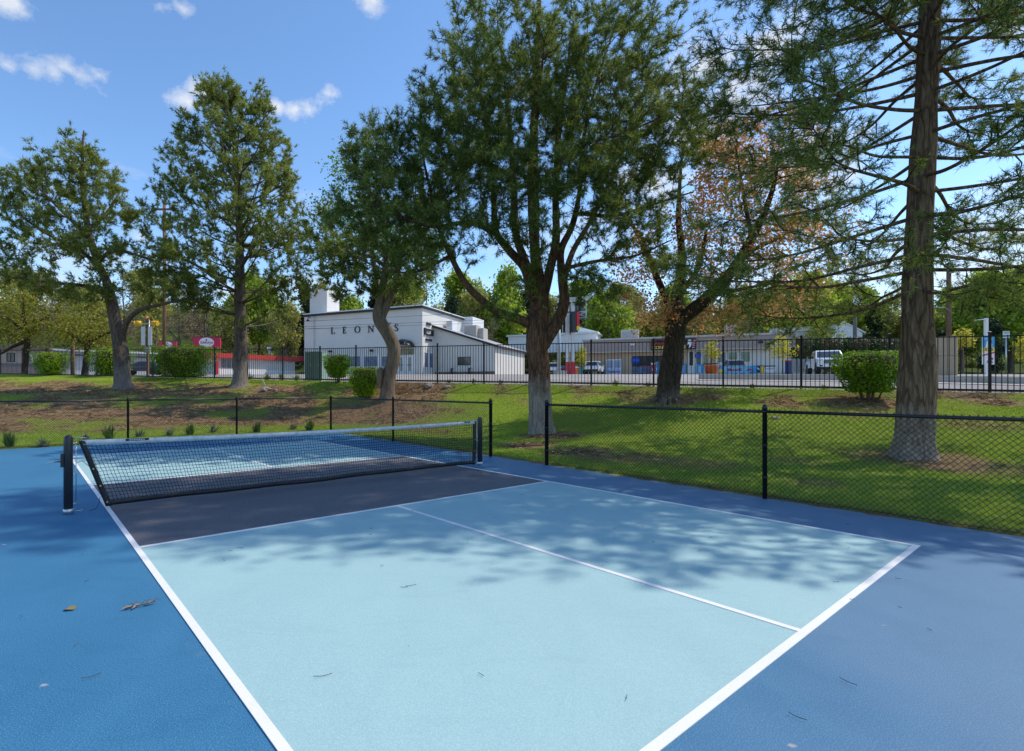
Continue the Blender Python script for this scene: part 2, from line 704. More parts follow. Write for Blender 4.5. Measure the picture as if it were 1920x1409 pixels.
def fence_param(n_r, n_l, right_len, left_len):
    """points and outward normals along the iron fence line, from far right to far left"""
    ts, ns = [], []
    for k in range(n_r):
        ts.append(FQ + ER * right_len * (1 - k / n_r))
        ns.append(NR)
    for k in range(n_l + 1):
        ts.append(FQ + EL * left_len * k / n_l)
        f = min(1, k / 6)
        ns.append(NL)
    ns = np.array(ns)
    k = np.ones(9) / 9
    ns = np.stack([np.convolve(np.pad(ns[:, i], 4, 'edge'), k, 'valid') for i in (0, 1)], 1)
    ns /= np.linalg.norm(ns, axis=1)[:, None]
    return np.array(ts), ns


def grid_faces(n, m):
    i = np.arange(n * m).reshape(n, m)
    return np.stack([i[:-1, :-1], i[1:, :-1], i[1:, 1:], i[:-1, 1:]], -1).reshape(-1, 4)


def strip(name, F0, F1, nF, mt, zoff=0.0, nr=70, nl=90, rl=34, ll=75, const_n=False, attrs=False):
    ts, ns = fence_param(nr, nl, rl, ll)
    if const_n:
        ns = np.repeat(((NR + NL) / np.linalg.norm(NR + NL))[None], len(ts), 0)
    fs = np.linspace(0, 1, nF)
    Fv = F0 + (F1 - F0) * fs
    P = ts[:, None, :] + ns[:, None, :] * Fv[None, :, None]
    x, y = P[..., 0].ravel(), P[..., 1].ravel()
    z = terr(x, y) + zoff
    me = np_mesh(name, np.stack([x, y, z], 1), grid_faces(len(ts), nF), mt, smooth=True, attr={'dry': dryness(x, y)} if attrs else None)
    return tag(link(name, me), kind='structure')


strip('lawn', .02, -42, 150, M['lawn'], 0, 160, 150, 70, 62, const_n=True, attrs=True)

# asphalt street and lots beyond the iron fence, hillside behind
def asphalt(name, lo, hi, sc=1.0):
    m = NT(name)
    m.set(Roughness=.9, Specular_IOR_Level=.15)
    p = m.coords('Position')
    n = m.math('ADD', m.math('MULTIPLY', m.noise(p, 30 * sc, 4, .7), .35), m.math('MULTIPLY', m.noise(p, .5 * sc, 5, .65), .65))
    m.to(m.ramp(n, [(.35, lo), (.65, hi)]), 'Base Color')
    return m.mat


M['asphalt'] = asphalt('bleached_asphalt', (.24, .22, .195), (.37, .345, .31))
M['road'] = asphalt('street_asphalt', (.20, .185, .17), (.31, .29, .265))


def hill_mat():
    m = NT('hillside_grass')
    m.set(Roughness=1, Specular_IOR_Level=.05)
    p = m.coords('Position')
    n = m.noise(p, .12, 6, .65)
    n2 = m.noise(p, 1.5, 4, .7)
    c = m.ramp(n, [(.34, (.11, .085, .05)), (.48, (.06, .10, .02)), (.66, (.10, .17, .025))])
    m.to(m.mix(m.math('MULTIPLY', n2, .6), c, (.045, .05, .02)), 'Base Color')
    m.bump(n2, .8, .3)
    return m.mat


M['hill'] = hill_mat()
strip('verge', .02, 1.3, 5, M['lawn'], 0.0, 100, rl=70, attrs=True)
strip('street', 1.3, 13, 16, M['road'], 0, 100, rl=70)
strip('parking_lot', 13, 52, 26, M['asphalt'], 0, 90, rl=70, ll=90)


def hillside():
    ys = np.concatenate([np.arange(58, 90, 4), np.arange(90, 170, 3.0), np.linspace(172, 620, 26)])
    ks = np.linspace(-2.2, 2.4, 150)
    Y, K = np.meshgrid(ys, ks, indexing='ij')
    x, y = (K * Y).ravel(), Y.ravel()
    F, zf = fence_far(x, y)
    z = terr(x, y) - np.where(F < 53, .25 + .0 * F, 0)
    me = np_mesh('hillside', np.stack([x, y, z], 1), grid_faces(len(ys), len(ks)), M['hill'], smooth=True)
    tag(link('hillside', me), kind='structure')
    # plain ground all round and behind the camera, out to the horizon
    g = MB()
    R = 900
    g.add([(-R, -R, -.4), (R, -R, -.4), (R, R, -.4), (-R, R, -.4)], [(0, 1, 2, 3)])
    tag(g.build('ground', M['hill']), kind='structure')


hillside()


# ------------------------------------------------------------------ court
def court_mat(name, lo, hi, stain=None, rough=.55, stain_amt=.0, spec=.35):
    m = NT(name)
    m.set(Roughness=rough, Specular_IOR_Level=spec)
    p = m.coords('Position')
    grain = m.noise(p, 150, 3, .7)
    mid = m.noise(p, 26, 4, .65)
    broad = m.noise(p, .55, 5, .6, .4)
    streak = m.noise(m.coords('Position', (1.2, .35, 1)), 2.2, 5, .7, .8)
    f = m.math('ADD', m.math('MULTIPLY', broad, .55), m.math('MULTIPLY', streak, .45))
    col = m.ramp(f, [(.33, lo), (.67, hi)])
    col = m.mix(m.math('MULTIPLY', m.math('SUBTRACT', grain, .5), .9, clamp=True), col, (.9, .95, 1))
    col = m.mix(m.math('MULTIPLY', m.math('SUBTRACT', .5, grain), .9, clamp=True), col, tuple(x * .45 for x in lo))
    scuff = m.noise(m.coords('Position', (6, 1.1, 1)), 3.0, 6, .75, 1.5)
    col = m.mix(m.math('MULTIPLY', m.math('SUBTRACT', scuff, .60), 1.6, clamp=True), col, tuple(min(1, x * 1.22 + .02) for x in hi))
    smear = m.noise(m.coords('Position', (.9, 3.0, 1)), 1.3, 6, .7, 1.2)
    col = m.mix(m.math('MULTIPLY', m.math('SUBTRACT', smear, .54), 1.3, clamp=True), col, tuple(x * .80 for x in lo))
    col = m.mix(m.math('MULTIPLY', m.math('SUBTRACT', mid, .58), .8, clamp=True), col, tuple(x * .8 for x in lo))
    if stain:
        a = m.noise(p, 1.15, 6, .62, .3)
        b = m.noise(p, 9, 4, .6)
        s = m.math('MULTIPLY', m.math('SUBTRACT', m.math('ADD', a, m.math('MULTIPLY', b, .28)), .80), 4.5, clamp=True)
        col = m.mix(m.math('MULTIPLY', s, stain_amt), col, stain)
        v = m.N.new('ShaderNodeTexVoronoi')
        v.inputs['Scale'].default_value = 1.7
        m.L.new(m.coords('Position', (1, 1.6, 1)), v.inputs['Vector'])
        d = m.math('ADD', v.outputs['Distance'], m.math('MULTIPLY', m.noise(p, 14, 3, .6), .10))
        dot = m.math('MULTIPLY', m.math('SUBTRACT', .095, d), 40, clamp=True)
        col = m.mix(m.math('MULTIPLY', dot, .75), col, tuple(min(1, x * 1.5) for x in stain))
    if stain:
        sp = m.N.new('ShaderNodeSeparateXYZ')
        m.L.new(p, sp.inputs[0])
        grey_mix = m.math('MULTIPLY', m.math('SUBTRACT', m.math('ADD', m.math('MULTIPLY', sp.outputs[0], .22), m.math('MULTIPLY', broad, .9)), .52), .42, clamp=True)  # grey blended in, stronger towards the right and broken up by broad noise
        col = m.mix(m.math('MINIMUM', grey_mix, .20), col, (.30, .29, .31))
    m.to(col, 'Base Color')
    rr = m.math('ADD', m.math('MULTIPLY', streak, .25), rough - .12)
    m.to(rr, 'Roughness')
    m.bump(m.math('ADD', m.math('MULTIPLY', grain, .6), m.math('MULTIPLY', m.noise(p, 90, 3, .6), .6)), .35, .004)
    return m.mat


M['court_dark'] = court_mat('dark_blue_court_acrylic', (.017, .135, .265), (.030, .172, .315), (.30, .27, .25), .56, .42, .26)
M['court_light'] = court_mat('light_blue_court_acrylic', (.295, .475, .485), (.325, .51, .515), None, .6)
M['court_grey'] = court_mat('grey_court_acrylic', (.088, .084, .095), (.108, .102, .114), None, .6)
M['line'] = court_mat('white_line_paint', (.74, .73, .71), (.80, .79, .78), None, .6)


def court_poly(name, pts, z, mt, z0=None):
    b = MB()
    P = [tuple(uv(u, v)[:2]) for u, v in pts]
    b.plate(P, z - (.003 if z0 is None else z - z0), z, 0)
    return tag(b.build(name, mt), kind='structure')


EDGE = .06
ea = PA + N1 * EDGE - E1 * 16
eb = PB + N1 * EDGE + N2 * EDGE * 1.3
ua, va = to_uv(*ea)
ub_, vb = to_uv(*eb)
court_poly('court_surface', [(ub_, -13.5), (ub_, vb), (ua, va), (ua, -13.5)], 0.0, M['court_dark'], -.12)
HW, BL, NV = 3.048, 6.706, 2.134
court_poly('service_court', [(NV, -HW), (NV, HW), (BL, HW), (BL, -HW)], .004, M['court_light'])
court_poly('service_court', [(-BL, -HW), (-BL, HW), (-NV, HW), (-NV, -HW)], .004, M['court_light'])
court_poly('kitchen_zone', [(-NV, -HW), (-NV, HW), (NV, HW), (NV, -HW)], .004, M['court_grey'])
LW = .052


def court_line(u0, u1, v0, v1):
    court_poly('court_line', [(u0, v0), (u0, v1), (u1, v1), (u1, v0)], .008, M['line'])


for s in (-1, 1):
    court_line(-BL, BL, s * HW - (LW if s > 0 else 0), s * HW + (LW if s < 0 else 0))
    court_line(*sorted((s * BL, s * (BL - LW))), -HW + LW, HW - LW)
    court_line(*sorted((s * NV, s * (NV - LW))), -HW + LW, HW - LW)
    court_line(*sorted((s * NV, s * (BL - LW))), -LW / 2, LW / 2)


# ------------------------------------------------------------------ chain-link fences
def wire_curve(name, segs, r, mt, parent):
    """many straight wires as three-sided rods in one mesh"""
    P = np.array([s[0] for s in segs], float)
    Q = np.array([s[1] for s in segs], float)
    d = Q - P
    d /= np.linalg.norm(d, axis=1)[:, None]
    up = np.where(np.abs(d[:, 2:3]) > .9, np.array([[1., 0, 0]]), np.array([[0, 0, 1.]]))
    a = np.cross(d, up)
    a /= np.linalg.norm(a, axis=1)[:, None]
    b = np.cross(d, a)
    V = []
    for c in (P, Q):
        for k in range(3):
            t = 2 * math.pi * k / 3
            V.append(c + r * (a * math.cos(t) + b * math.sin(t)))
    V = np.stack(V, 1)
    n = len(P)
    base = np.arange(n)[:, None] * 6
    F = np.concatenate([base + np.array([[k, (k + 1) % 3, 3 + (k + 1) % 3, 3 + k]]) for k in range(3)], 0)
    return link(name, np_mesh(name, V.reshape(-1, 3), F, mt), parent)


CH = 1.22


def link_panel(root, p, q, ext=0.0):
    """rail, tension wire and diamond mesh between two posts"""
    p, q = Vector(p), Vector(q)
    d = (q - p)
    L = d.length
    d.normalize()
    rail = MB()
    rail.tube([p + Vector((0, 0, CH)), q + Vector((0, 0, CH))], .021, 8)
    rail.build('top_rail', M['black'], root)
    segs = []
    w = .064
    z0, z1 = .03, CH + .035
    H = z1 - z0
    nrm = Vector((-d.y, d.x, 0)) * .004
    for k in range(int((L + H) / w) + 1):
        for sgn in (1, -1):
            s = k * w - H
            # wire from (s, z0) rising to (s + H, z1), or mirrored
            a0, a1 = max(s, 0), min(s + H, L)
            if a1 - a0 < .01:
                continue
            za, zb = z0 + (a0 - s), z0 + (a1 - s)
            if sgn < 0:
                za, zb = z1 - (a0 - s), z1 - (a1 - s)
            segs.append((p + d * a0 + Vector((0, 0, za)) + nrm * sgn, p + d * a1 + Vector((0, 0, zb)) + nrm * sgn))
    o = wire_curve('chain_link_mesh', segs, .0031, M['black'], root)
    tag(o, kind='stuff')
    wire_curve('tension_wire', [(p + Vector((0, 0, .05)), q + Vector((0, 0, .05)))], .003, M['black'], root)


def link_post(root, p, r=.036, tall=.06):
    b = MB()
    p = Vector(p)
    h = CH + tall
    b.lathe([(r, -.1), (r, h - .03), (r * 1.15, h - .03), (r * 1.15, h), (r * .9, h + .025), (r * .35, h + .04), (.002, h + .043)], 12, p)
    o = b.build('fence_post', M['black'], root)
    for z in (CH, .75, .3):
        MB().lathe([(r + .006, z - .014), (r + .006, z + .014)], 12, p).build('tension_band', M['black'], o)


def on_line(px):
    """point of the fence line along the court's right side seen at a photo column"""
    k = (px - CX) / FPX
    Y = (PA @ N1) / (k * N1[0] + N1[1])
    return Vector((k * Y, Y, 0))


def chain_fence(label, pts, ends):
    root = empty('chain_link_fence', pts[0], 0, label, 'fence', 'black chain-link fences around the court')
    P = [p - pts[0] for p in pts]
    for i, p in enumerate(P):
        link_post(root, p, .038 if i in ends else .03)
    for a, b in zip(P, P[1:]):
        link_panel(root, a, b)
    return root


g0 = on_line(1025)
g1 = on_line(1434)
stp = g1 - g0
chain_fence('waist-high black chain-link fence between the court and the shaded lawn with the two big pines', [g0, g1, g1 + stp, g1 + stp * 2, g1 + stp * 3], (0,))
cb = Vector((*PB, 0))
p_gate = on_line(920)
side = [p_gate, on_line(737), cb]
dv = Vector((-CS, -SN, 0))


def back_at(px):
    k = (px - CX) / FPX
    # cb + dv*s with X = k*Y
    s = (cb.x - k * cb.y) / (k * dv.y - dv.x)
    return cb + dv * s


b1, b2 = back_at(444), back_at(240)
back = [b1, b2] + [b2 + (b2 - b1).normalized() * 3.3 * k for k in (1, 2, 3)]
chain_fence('black chain-link fence turning the far corner of the court before the brown bank', side + back, (0, 2))


# ------------------------------------------------------------------ net and its posts
POST_V = 3.446


def net_post(v, label, crank):
    root = empty('net_post', uv(0, v), math.atan2(SN, CS), label, 'net post', 'posts of the court net')
    s = -1 if v < 0 else 1
    b = MB()
    r = .05
    b.lathe([(r, .06), (r, .90), (r * .98, .925), (r * .8, .95), (r * .45, .967), (.003, .973)], 24)
    b.build('pole', M['net_post'], root)
    c = MB()
    c.lathe([(r + .007, 0), (r + .007, .062), (r + .002, .066)], 24)
    c.build('base_sleeve', M['galv'], root)
    e = MB()
    for z in (.865, .49, .12):
        e.bar((-s * r, 0, z), (-s * (r + .036), 0, z), .012)
        e.tube([(-s * (r + .03), 0, z - .01), (-s * (r + .03), 0, z + .012)], .009, 8)
    e.build('eye_bracket', M['galv'], root)
    rod = MB()
    rod.tube([(-s * (r + .03), 0, .11), (-s * (r + .03), 0, .875)], .005, 6)
    rod.build('lacing_rod', M['galv'], root)
    h = MB()
    h.tube([(-s * r, 0, .025), (-s * (r + .05), -.01, .03), (-s * (r + .085), -.015, .022), (-s * (r + .10), -.01, .035), (-s * (r + .08), 0, .045)], .006, 6)
    h.build('ground_hook', M['galv'], root)
    if crank:
        w = MB()
        w.box(s * r * .9, s * (r + .03), -.03, .03, .58, .74) if s > 0 else w.box(-(r + .03), -r * .9, -.03, .03, .58, .74)
        o = w.build('winch_box', M['black'], root, bevel=.006)
        k = MB()
        k.tube([(s * (r + .03), 0, .65), (s * (r + .06), -.0, .65), (s * (r + .07), -.05, .655), (s * (r + .16), -.11, .66)], .008, 8)
        k.build('crank_handle', M['galv'], o)
    return root


net_post(-POST_V, 'charcoal round net post with winch handle at the near end of the net', True)
net_post(POST_V, 'slim black net post beside the fence gap at the far end of the net', False)


def build_net():
    root = empty('court_net', uv(0, 0), math.atan2(SN, CS), 'black pickleball net with white top tape and black bottom band stretched across the grey strip', 'net')
    L0, L1 = -3.30, 3.30
    top = lambda x: .905 - .035 * (1 - (x / 3.3) ** 2)

    def edge(x, f):
        """x (along the net) and f (0 top, 1 bottom) -> local point; the near end is pulled inward at its foot, the net billows a little"""
        t = (x - L0) / (L1 - L0)
        xl = L0 + f * .27
        xr = L1 - f * .03
        X = xl + (xr - xl) * t
        bot = .070 + .009 * math.sin(t * 9 + 1) + .004 * math.sin(t * 23)
        tp = top(X) - .04
        Z = tp + (bot - tp) * f
        Yb = (.025 * math.sin(t * 7 + f * 2) + .010 * math.sin(t * 19 + 1.0)) * f + .012 * math.sin(f * 6 + t * 31) * f
        return Vector((X, -Yb, Z))

    nx, nz = 150, 17
    segs = []
    G = [[edge(L0 + (L1 - L0) * i / nx, j / nz) for j in range(nz + 1)] for i in range(nx + 1)]
    rr = random.Random(5)
    for i in range(nx + 1):
        for j in range(nz + 1):
            if 0 < i < nx and 0 < j < nz:
                G[i][j] += Vector((rr.uniform(-.006, .006), rr.uniform(-.004, .004), rr.uniform(-.006, .006)))
    for i in range(nx + 1):
        for j in range(nz + 1):
            if i < nx:
                segs.append((G[i][j], G[i + 1][j]))
            if j < nz:
                segs.append((G[i][j], G[i][j + 1]))
    tag(wire_curve('netting', segs, .0031, M['net_cord'], root), kind='stuff')

    def band(name, f0, f1, mt, th, zadd=0.0, crease=0.0):
        vs, fs = [], []
        n = 160
        for i in range(n + 1):
            x = L0 + (L1 - L0) * i / n
            a, b_ = edge(x, f0), edge(x, f1)
            c = crease * (math.sin(i * 2.1) + .6 * math.sin(i * 3.7))
            for s in (1, -1):
                vs.append(a + Vector((0, s * th + c, zadd)))
                vs.append(b_ + Vector((0, s * th * 1.3 - c, 0)))
        for i in range(n):
            q = i * 4
            for a, b_ in ((0, 1), (3, 2), (2, 0), (1, 3)):
                fs.append((q + a, q + b_, q + 4 + b_, q + 4 + a))
        fs += [(0, 2, 3, 1), (4 * n, 4 * n + 1, 4 * n + 3, 4 * n + 2)]
        m = MB()
        m.add(vs, fs, 0, True)
        return m.build(name, mt, root)

    tp = band('top_tape', -.002, .032, M['tape'], .011, .034, .003)
    band('bottom_band', .95, 1.03, M['net_band'], .008, 0, .002)
    for s in (0, 1):
        vs, fs = [], []
        n = 24
        for j in range(n + 1):
            f = -.03 + 1.07 * j / n
            p = edge(L0 if s == 0 else L1, f)
            w = .034
            c = .004 * math.sin(j * 2.3)
            vs += [p + Vector((-w, -.012 + c, 0)), p + Vector((w, -.014 - c, 0)), p + Vector((w, .012, 0)), p + Vector((-w, .012, 0))]
        for j in range(n):
            for k in range(4):
                fs.append((4 * j + k, 4 * j + (k + 1) % 4, 4 * j + 4 + (k + 1) % 4, 4 * j + 4 + k))
        fs += [(0, 1, 2, 3), (4 * n + 3, 4 * n + 2, 4 * n + 1, 4 * n)]
        sb = MB()
        sb.add(vs, fs, 0, True)
        o = sb.build('side_band', M['net_band'], root)
        g = MB()
        for f in (.42, .7, .97):
            p = edge(L0 if s == 0 else L1, f)
            g.tube([p + Vector((0, -.018, 0)), p + Vector((0, -.012, 0))], .010, 10)
        g.build('grommet', M['brass'], o)
    cbl = MB()
    cbl.tube([(-3.40, 0, .93), (-3.25, 0, .925)], .006, 6)
    cbl.tube([(3.25, 0, .915), (3.40, 0, .90)], .006, 6)
    cbl.build('top_cable', M['galv'], root)
    tag_ = MB()
    for x0, x1 in ((-2.83, -2.56), (3.02, 3.17)):
        zt = top((x0 + x1) / 2)
        tag_.box(x0, x1, -.0175, -.0135, zt - .034, zt - .006)
    lb = tag_.build('maker_patch', M['net_band'], tp)
    em = MB()
    for x0, x1 in ((-2.79, -2.60), (3.05, 3.14)):
        zt = top((x0 + x1) / 2) - .020
        n = 7
        for k in range(n):
            a = x0 + (x1 - x0) * k / n
            em.box(a, a + (x1 - x0) / n * .7, -.0190, -.0176, zt - .007, zt + .006)
    em.build('printed_mark', M['tape'], lb)
    tie = MB()
    p = edge(L0, .45)
    tie.tube([(-POST_V + .085, 0, .62), (-3.30, -.01, .64), p], .003, 5)
    p = edge(L0, .85)
    tie.tube([p, p + Vector((-.05, -.02, -.03)), p + Vector((-.06, -.05, -.10)), p + Vector((-.10, -.10, -.15)), p + Vector((-.17, -.12, -.165))], .003, 5)
    tie.build('tie_cord', M['net_cord'], root)


M['net_cord'] = mat('black_net_cord', (.010, .011, .014), .8, 0, .2)
M['net_band'] = mat('black_vinyl_band', (.014, .014, .016), .45, 0, .4, .25, 30, .5, 120)
M['tape'] = mat('white_net_tape', (.60, .61, .62), .6, 0, .3, .22, 14, .5, 70)
M['brass'] = mat('brass_grommet', (.6, .45, .25), .3, .9)
build_net()


# ------------------------------------------------------------------ iron picket fence
def iron_fence():
    root = empty('iron_fence', (FQ[0], FQ[1], tz(FQ[0], FQ[1] - .05)), 0, 'tall black iron picket fence along the top of the bank, before the street', 'fence')
    O = root.location.copy()
    FH = 1.80

    def pt(t):
        """t: metres along the fence from its bend, positive to the right"""
        p = FQ + (ER * t if t >= 0 else EL * -t)
        zf = float(np.interp(p[0], ZFX, ZFZ))
        return Vector((p[0], p[1], zf)) - O

    rz_r = math.atan2(ER[1], ER[0])
    PW = 2.4
    T0, T1 = -18 * PW, 12 * PW
    pm = MB()
    pm.box(-.0095, .0095, -.0095, .0095, .03, FH - .01)
    pick = pm.mesh('picket', M['black_iron'])
    qm = MB()
    qm.box(-.032, .032, -.032, .032, -.25, FH + .07)
    qm.box(-.042, .042, -.042, .042, FH + .071, FH + .09)
    qm.add([(-.042, -.042, FH + .091), (.042, -.042, FH + .091), (.042, .042, FH + .091), (-.042, .042, FH + .091), (0, 0, FH + .12)], [(0, 1, 4), (1, 2, 4), (2, 3, 4), (3, 0, 4), (3, 2, 1, 0)])
    post = qm.mesh('post', M['black_iron'])
    n = round((T1 - T0) / PW)
    spots = []
    for i in range(n + 1):
        t = T0 + i * PW
        o = link('fence_post', post, root, pt(t))
        o.rotation_euler.z = rz_r if t >= 0 else math.atan2(-EL[1], -EL[0])
        if i < n:
            a, b = pt(t), pt(t + PW)
            for nm, z, h in (('top_rail', FH - .04, .036), ('bottom_rail', .09, .07)):
                m = MB()
                m.bar((0, 0, z), (b - a) + Vector((0, 0, z)), .034, h)
                m.build(nm, M['black_iron'], root, a)
            for k in range(1, 18):
                spots.append(t + PW * k / 18)
    def col(t):
        p = pt(t) + O
        return CX + FPX * p.x / p.y
    vis = [t for t in spots if -15 < col(t) < 1935]
    vis.sort(reverse=True)
    for t in vis[:300]:
        o = link('picket', pick, root, pt(t))
        o.rotation_euler.z = rz_r if t >= 0 else math.atan2(-EL[1], -EL[0])
    rest = MB()
    for t in vis[300:]:
        p = pt(t)
        rest.box(p.x - .0095, p.x + .0095, p.y - .0095, p.y + .0095, p.z + .03, p.z + FH - .01)
    if rest.v:
        tag(rest.build('picket_run', M['black_iron'], root), kind='stuff')


iron_fence()


# ------------------------------------------------------------------ trees
def unit(a):
    return a / np.maximum(np.linalg.norm(a, axis=-1, keepdims=True), 1e-9)


def smooth_path(pts, n):
    """Catmull-Rom through control rows (x, y, z, r)"""
    P = np.array(pts, float)
    P = np.vstack([2 * P[0] - P[1], P, 2 * P[-1] - P[-2]])
    out = []
    for i in range(1, len(P) - 2):
        t = np.linspace(0, 1, n, endpoint=False)[:, None]
        a, b, c, d = P[i - 1], P[i], P[i + 1], P[i + 2]
        out.append(.5 * ((2 * b) + (c - a) * t + (2 * a - 5 * b + 4 * c - d) * t ** 2 + (3 * b - a - 3 * c + d) * t ** 3))
    out.append(P[-2][None])
    out = np.vstack(out)
    out[:, 3] = np.maximum(out[:, 3], .004)
    return out


class Tree:
    def __init__(self, name, base, label, cat='tree', group=None, seed=1):
        self.root = empty(name, base, 0, label, cat, group)
        self.base = np.array(base, float)
        self.rng = np.random.default_rng(seed)
        self.nodes, self.rad, self.tan = [], [], []
        self.branches = []          # (points, radii) of the grown boughs
        self.tw = []                # twigs: start, end, radius
        self.tuft = []              # (position, axis)

    def limb(self, pts, name, mt, n=6, sides=10, build=True, flare=0.0):
        """pts: rows (x, y, z, radius) relative to the base"""
        P = smooth_path(pts, n)
        d = np.gradient(P[:, :3], axis=0)
        self.nodes.append(P[:, :3])
        self.rad.append(P[:, 3])
        self.tan.append(unit(d))
        if build:
            self.tube_obj([(P[:, :3], P[:, 3])], name, mt, sides, flare)
        return P

    def tube_obj(self, tubes, name, mt, sides, flare=0.0, kind=None, knob=.10):
        V, F, off = [], [], 0
        for P, r in tubes:
            n = len(P)
            d = unit(np.gradient(P, axis=0)) if n > 2 else unit(np.repeat((P[1:] - P[:-1]), 2, 0)[:n])
            ref = np.array([1., 0, 0]) if abs(d[0][0]) < .9 else np.array([0, 1., 0])
            a = unit(np.cross(d, ref))
            b = np.cross(d, a)
            t = np.linspace(0, 2 * math.pi, sides, endpoint=False)
            rr = np.repeat(r[:, None], sides, 1)
            if sides >= 8:
                s = self.rng.uniform(0, 50)
                arc = np.cumsum(np.r_[0, np.linalg.norm(np.diff(P, axis=0), axis=1)])
                nz = vnoise(np.cos(t)[None] * 1.6 + arc[:, None] * .9 + s, np.sin(t)[None] * 1.6 + arc[:, None] * .5 + s)
                nz2 = vnoise(np.cos(t)[None] * 5 + s, np.sin(t)[None] * 5 + arc[:, None] * 1.7)
                rr = rr * (1 + (nz - .5) * 2.2 * knob + (nz2 - .5) * 1.2 * knob)
                if flare:
                    ft = np.exp(-arc / .22)[:, None]
                    rr = rr * (1 + ft * flare * (.35 + 1.1 * np.clip(np.sin(t * 5 + s)[None], 0, 1) + .6 * np.clip(np.sin(t * 3 + 2 * s)[None], 0, 1)))
            ring = P[:, None] + rr[..., None] * (a[:, None] * np.cos(t)[None, :, None] + b[:, None] * np.sin(t)[None, :, None])
            V.append(ring.reshape(-1, 3))
            i = np.arange(n * sides).reshape(n, sides)
            j = np.roll(i, -1, 1)
            F.append(np.stack([i[:-1], j[:-1], j[1:], i[1:]], -1).reshape(-1, 4) + off)
            off += n * sides
        o = link(name, np_mesh(name, np.vstack(V), np.vstack(F), mt, smooth=True), self.root)
        if kind:
            tag(o, kind=kind)
        return o

    def grow(self, tips, step=.28, r0=.011, rk=.010, sag=0.0, upturn=.25, angle=.9, reach=3.5):
        """boughs from the skeleton out to the given tips; nearer tips first, later ones may leave from earlier boughs"""
        N, R, T = np.vstack(self.nodes), np.concatenate(self.rad), np.vstack(self.tan)
        tips = np.asarray(tips, float)
        d0 = np.array([np.min(np.linalg.norm(N - t, axis=1)) for t in tips])
        for t in tips[np.argsort(d0)]:
            v = t - N
            d = np.linalg.norm(v, axis=1) + 1e-6
            ca = np.einsum('ij,ij->i', v, T) / d
            cost = d * (1.5 - angle * ca) + np.maximum(0, -v[:, 2]) * .5 + .15 * np.maximum(0, .02 - R) * 50
            i = int(np.argmin(cost))
            q, dist = N[i], d[i]
            if dist < .15:
                continue
            n = max(4, int(dist / step) + 2)
            s = np.linspace(0, 1, n)[:, None]
            out = unit(v[i] / dist + T[i] * .55)
            c1 = q + out * dist * .4 + np.array([0, 0, -sag * dist])
            c2 = t - unit(v[i] / dist + np.array([0, 0, upturn * 2])) * dist * .3
            P = (1 - s) ** 3 * q + 3 * (1 - s) ** 2 * s * c1 + 3 * (1 - s) * s ** 2 * c2 + s ** 3 * t
            wob = self.rng.normal(0, .03 * min(dist, 2), (n, 3)) * np.sin(s * math.pi)
            P = P + wob
            ra = min(R[i] * .62, r0 + rk * dist)
            rr = ra * (1 - s[:, 0]) ** .8 + .0055
            self.branches.append((P, rr))
            tg = unit(np.gradient(P, axis=0))
            N = np.vstack([N, P[1:]])
            R = np.concatenate([R, rr[1:]])
            T = np.vstack([T, tg[1:]])

    def twigs(self, spacing=.16, start=.35, lmin=.15, lmax=.42, up=.3, spread=.8, both_end=True, mid=0.0, clump=0, cr=.12):
        for P, r in self.branches:
            seg = np.linalg.norm(np.diff(P, axis=0), axis=1)
            L = seg.sum()
            arc = np.r_[0, np.cumsum(seg)]
            n = max(2, int(L * (1 - start) / spacing))
            ss = L * (start + (1 - start) * (np.arange(n) + self.rng.random(n)) / n)
            pos = np.stack([np.interp(ss, arc, P[:, k]) for k in range(3)], 1)
            tg = unit(np.stack([np.interp(ss, arc, np.gradient(P[:, k])) for k in range(3)], 1))
            rnd = self.rng.normal(0, 1, (n, 3))
            rnd = unit(rnd - tg * np.einsum('ij,ij->i', rnd, tg)[:, None])
            ax = unit(tg * .75 + rnd * spread + np.array([0, 0, up]))
            ln = self.rng.uniform(lmin, lmax, n)[:, None] * (1.15 - .5 * ((ss / L)[:, None]))
            e = pos + ax * ln
            self.tw.append((pos, e))
            self.tuft.append((e, ax))
            for _ in range(clump):
                o = self.rng.normal(0, cr, (n, 3))
                self.tuft.append((e + o - ax * cr * .5, unit(ax + o / cr * .55 + np.array([0, 0, .15]))))
            if mid > 0:
                k = self.rng.random(n) < mid
                self.tuft.append(((pos + ax * ln * .55)[k], ax[k]))
            if both_end:
                self.tuft.append((P[-1:], unit(tg[-1:] + np.array([[0, 0, up]]))))

    def twig_mesh(self, r=.006):
        p = np.vstack([a for a, b in self.tw])
        q = np.vstack([b for a, b in self.tw])
        d = unit(q - p)
        a = unit(np.cross(d, np.array([0.3, .2, 1.])))
        b = np.cross(d, a)
        V = []
        for k in range(3):
            t = 2.1 * k
            V.append(p + r * (a * math.cos(t) + b * math.sin(t)))
        V.append(q)
        V = np.stack(V, 1).reshape(-1, 3)
        base = np.arange(len(p))[:, None] * 4
        F = np.concatenate([base + np.array([[0, 1, 3]]), base + np.array([[1, 2, 3]]), base + np.array([[2, 0, 3]])])
        return V, F

    def needles(self, n=22, length=.16, width=.012, back=.16, lo=15, hi=78, droop=0.0):
        pos = np.vstack([a for a, b in self.tuft])
        ax = np.vstack([b for a, b in self.tuft])
        T = len(pos)
        g = self.rng
        A = unit(np.cross(ax, unit(g.normal(0, 1, (T, 3)))))
        B = np.cross(ax, A)
        th = g.uniform(0, 2 * math.pi, (T, n))
        ph = np.radians(g.uniform(lo, hi, (T, n)))
        u = g.random((T, n))
        dirv = ax[:, None] * np.cos(ph)[..., None] + (A[:, None] * np.cos(th)[..., None] + B[:, None] * np.sin(th)[..., None]) * np.sin(ph)[..., None]
        dirv = dirv + np.array([0, 0, -droop])
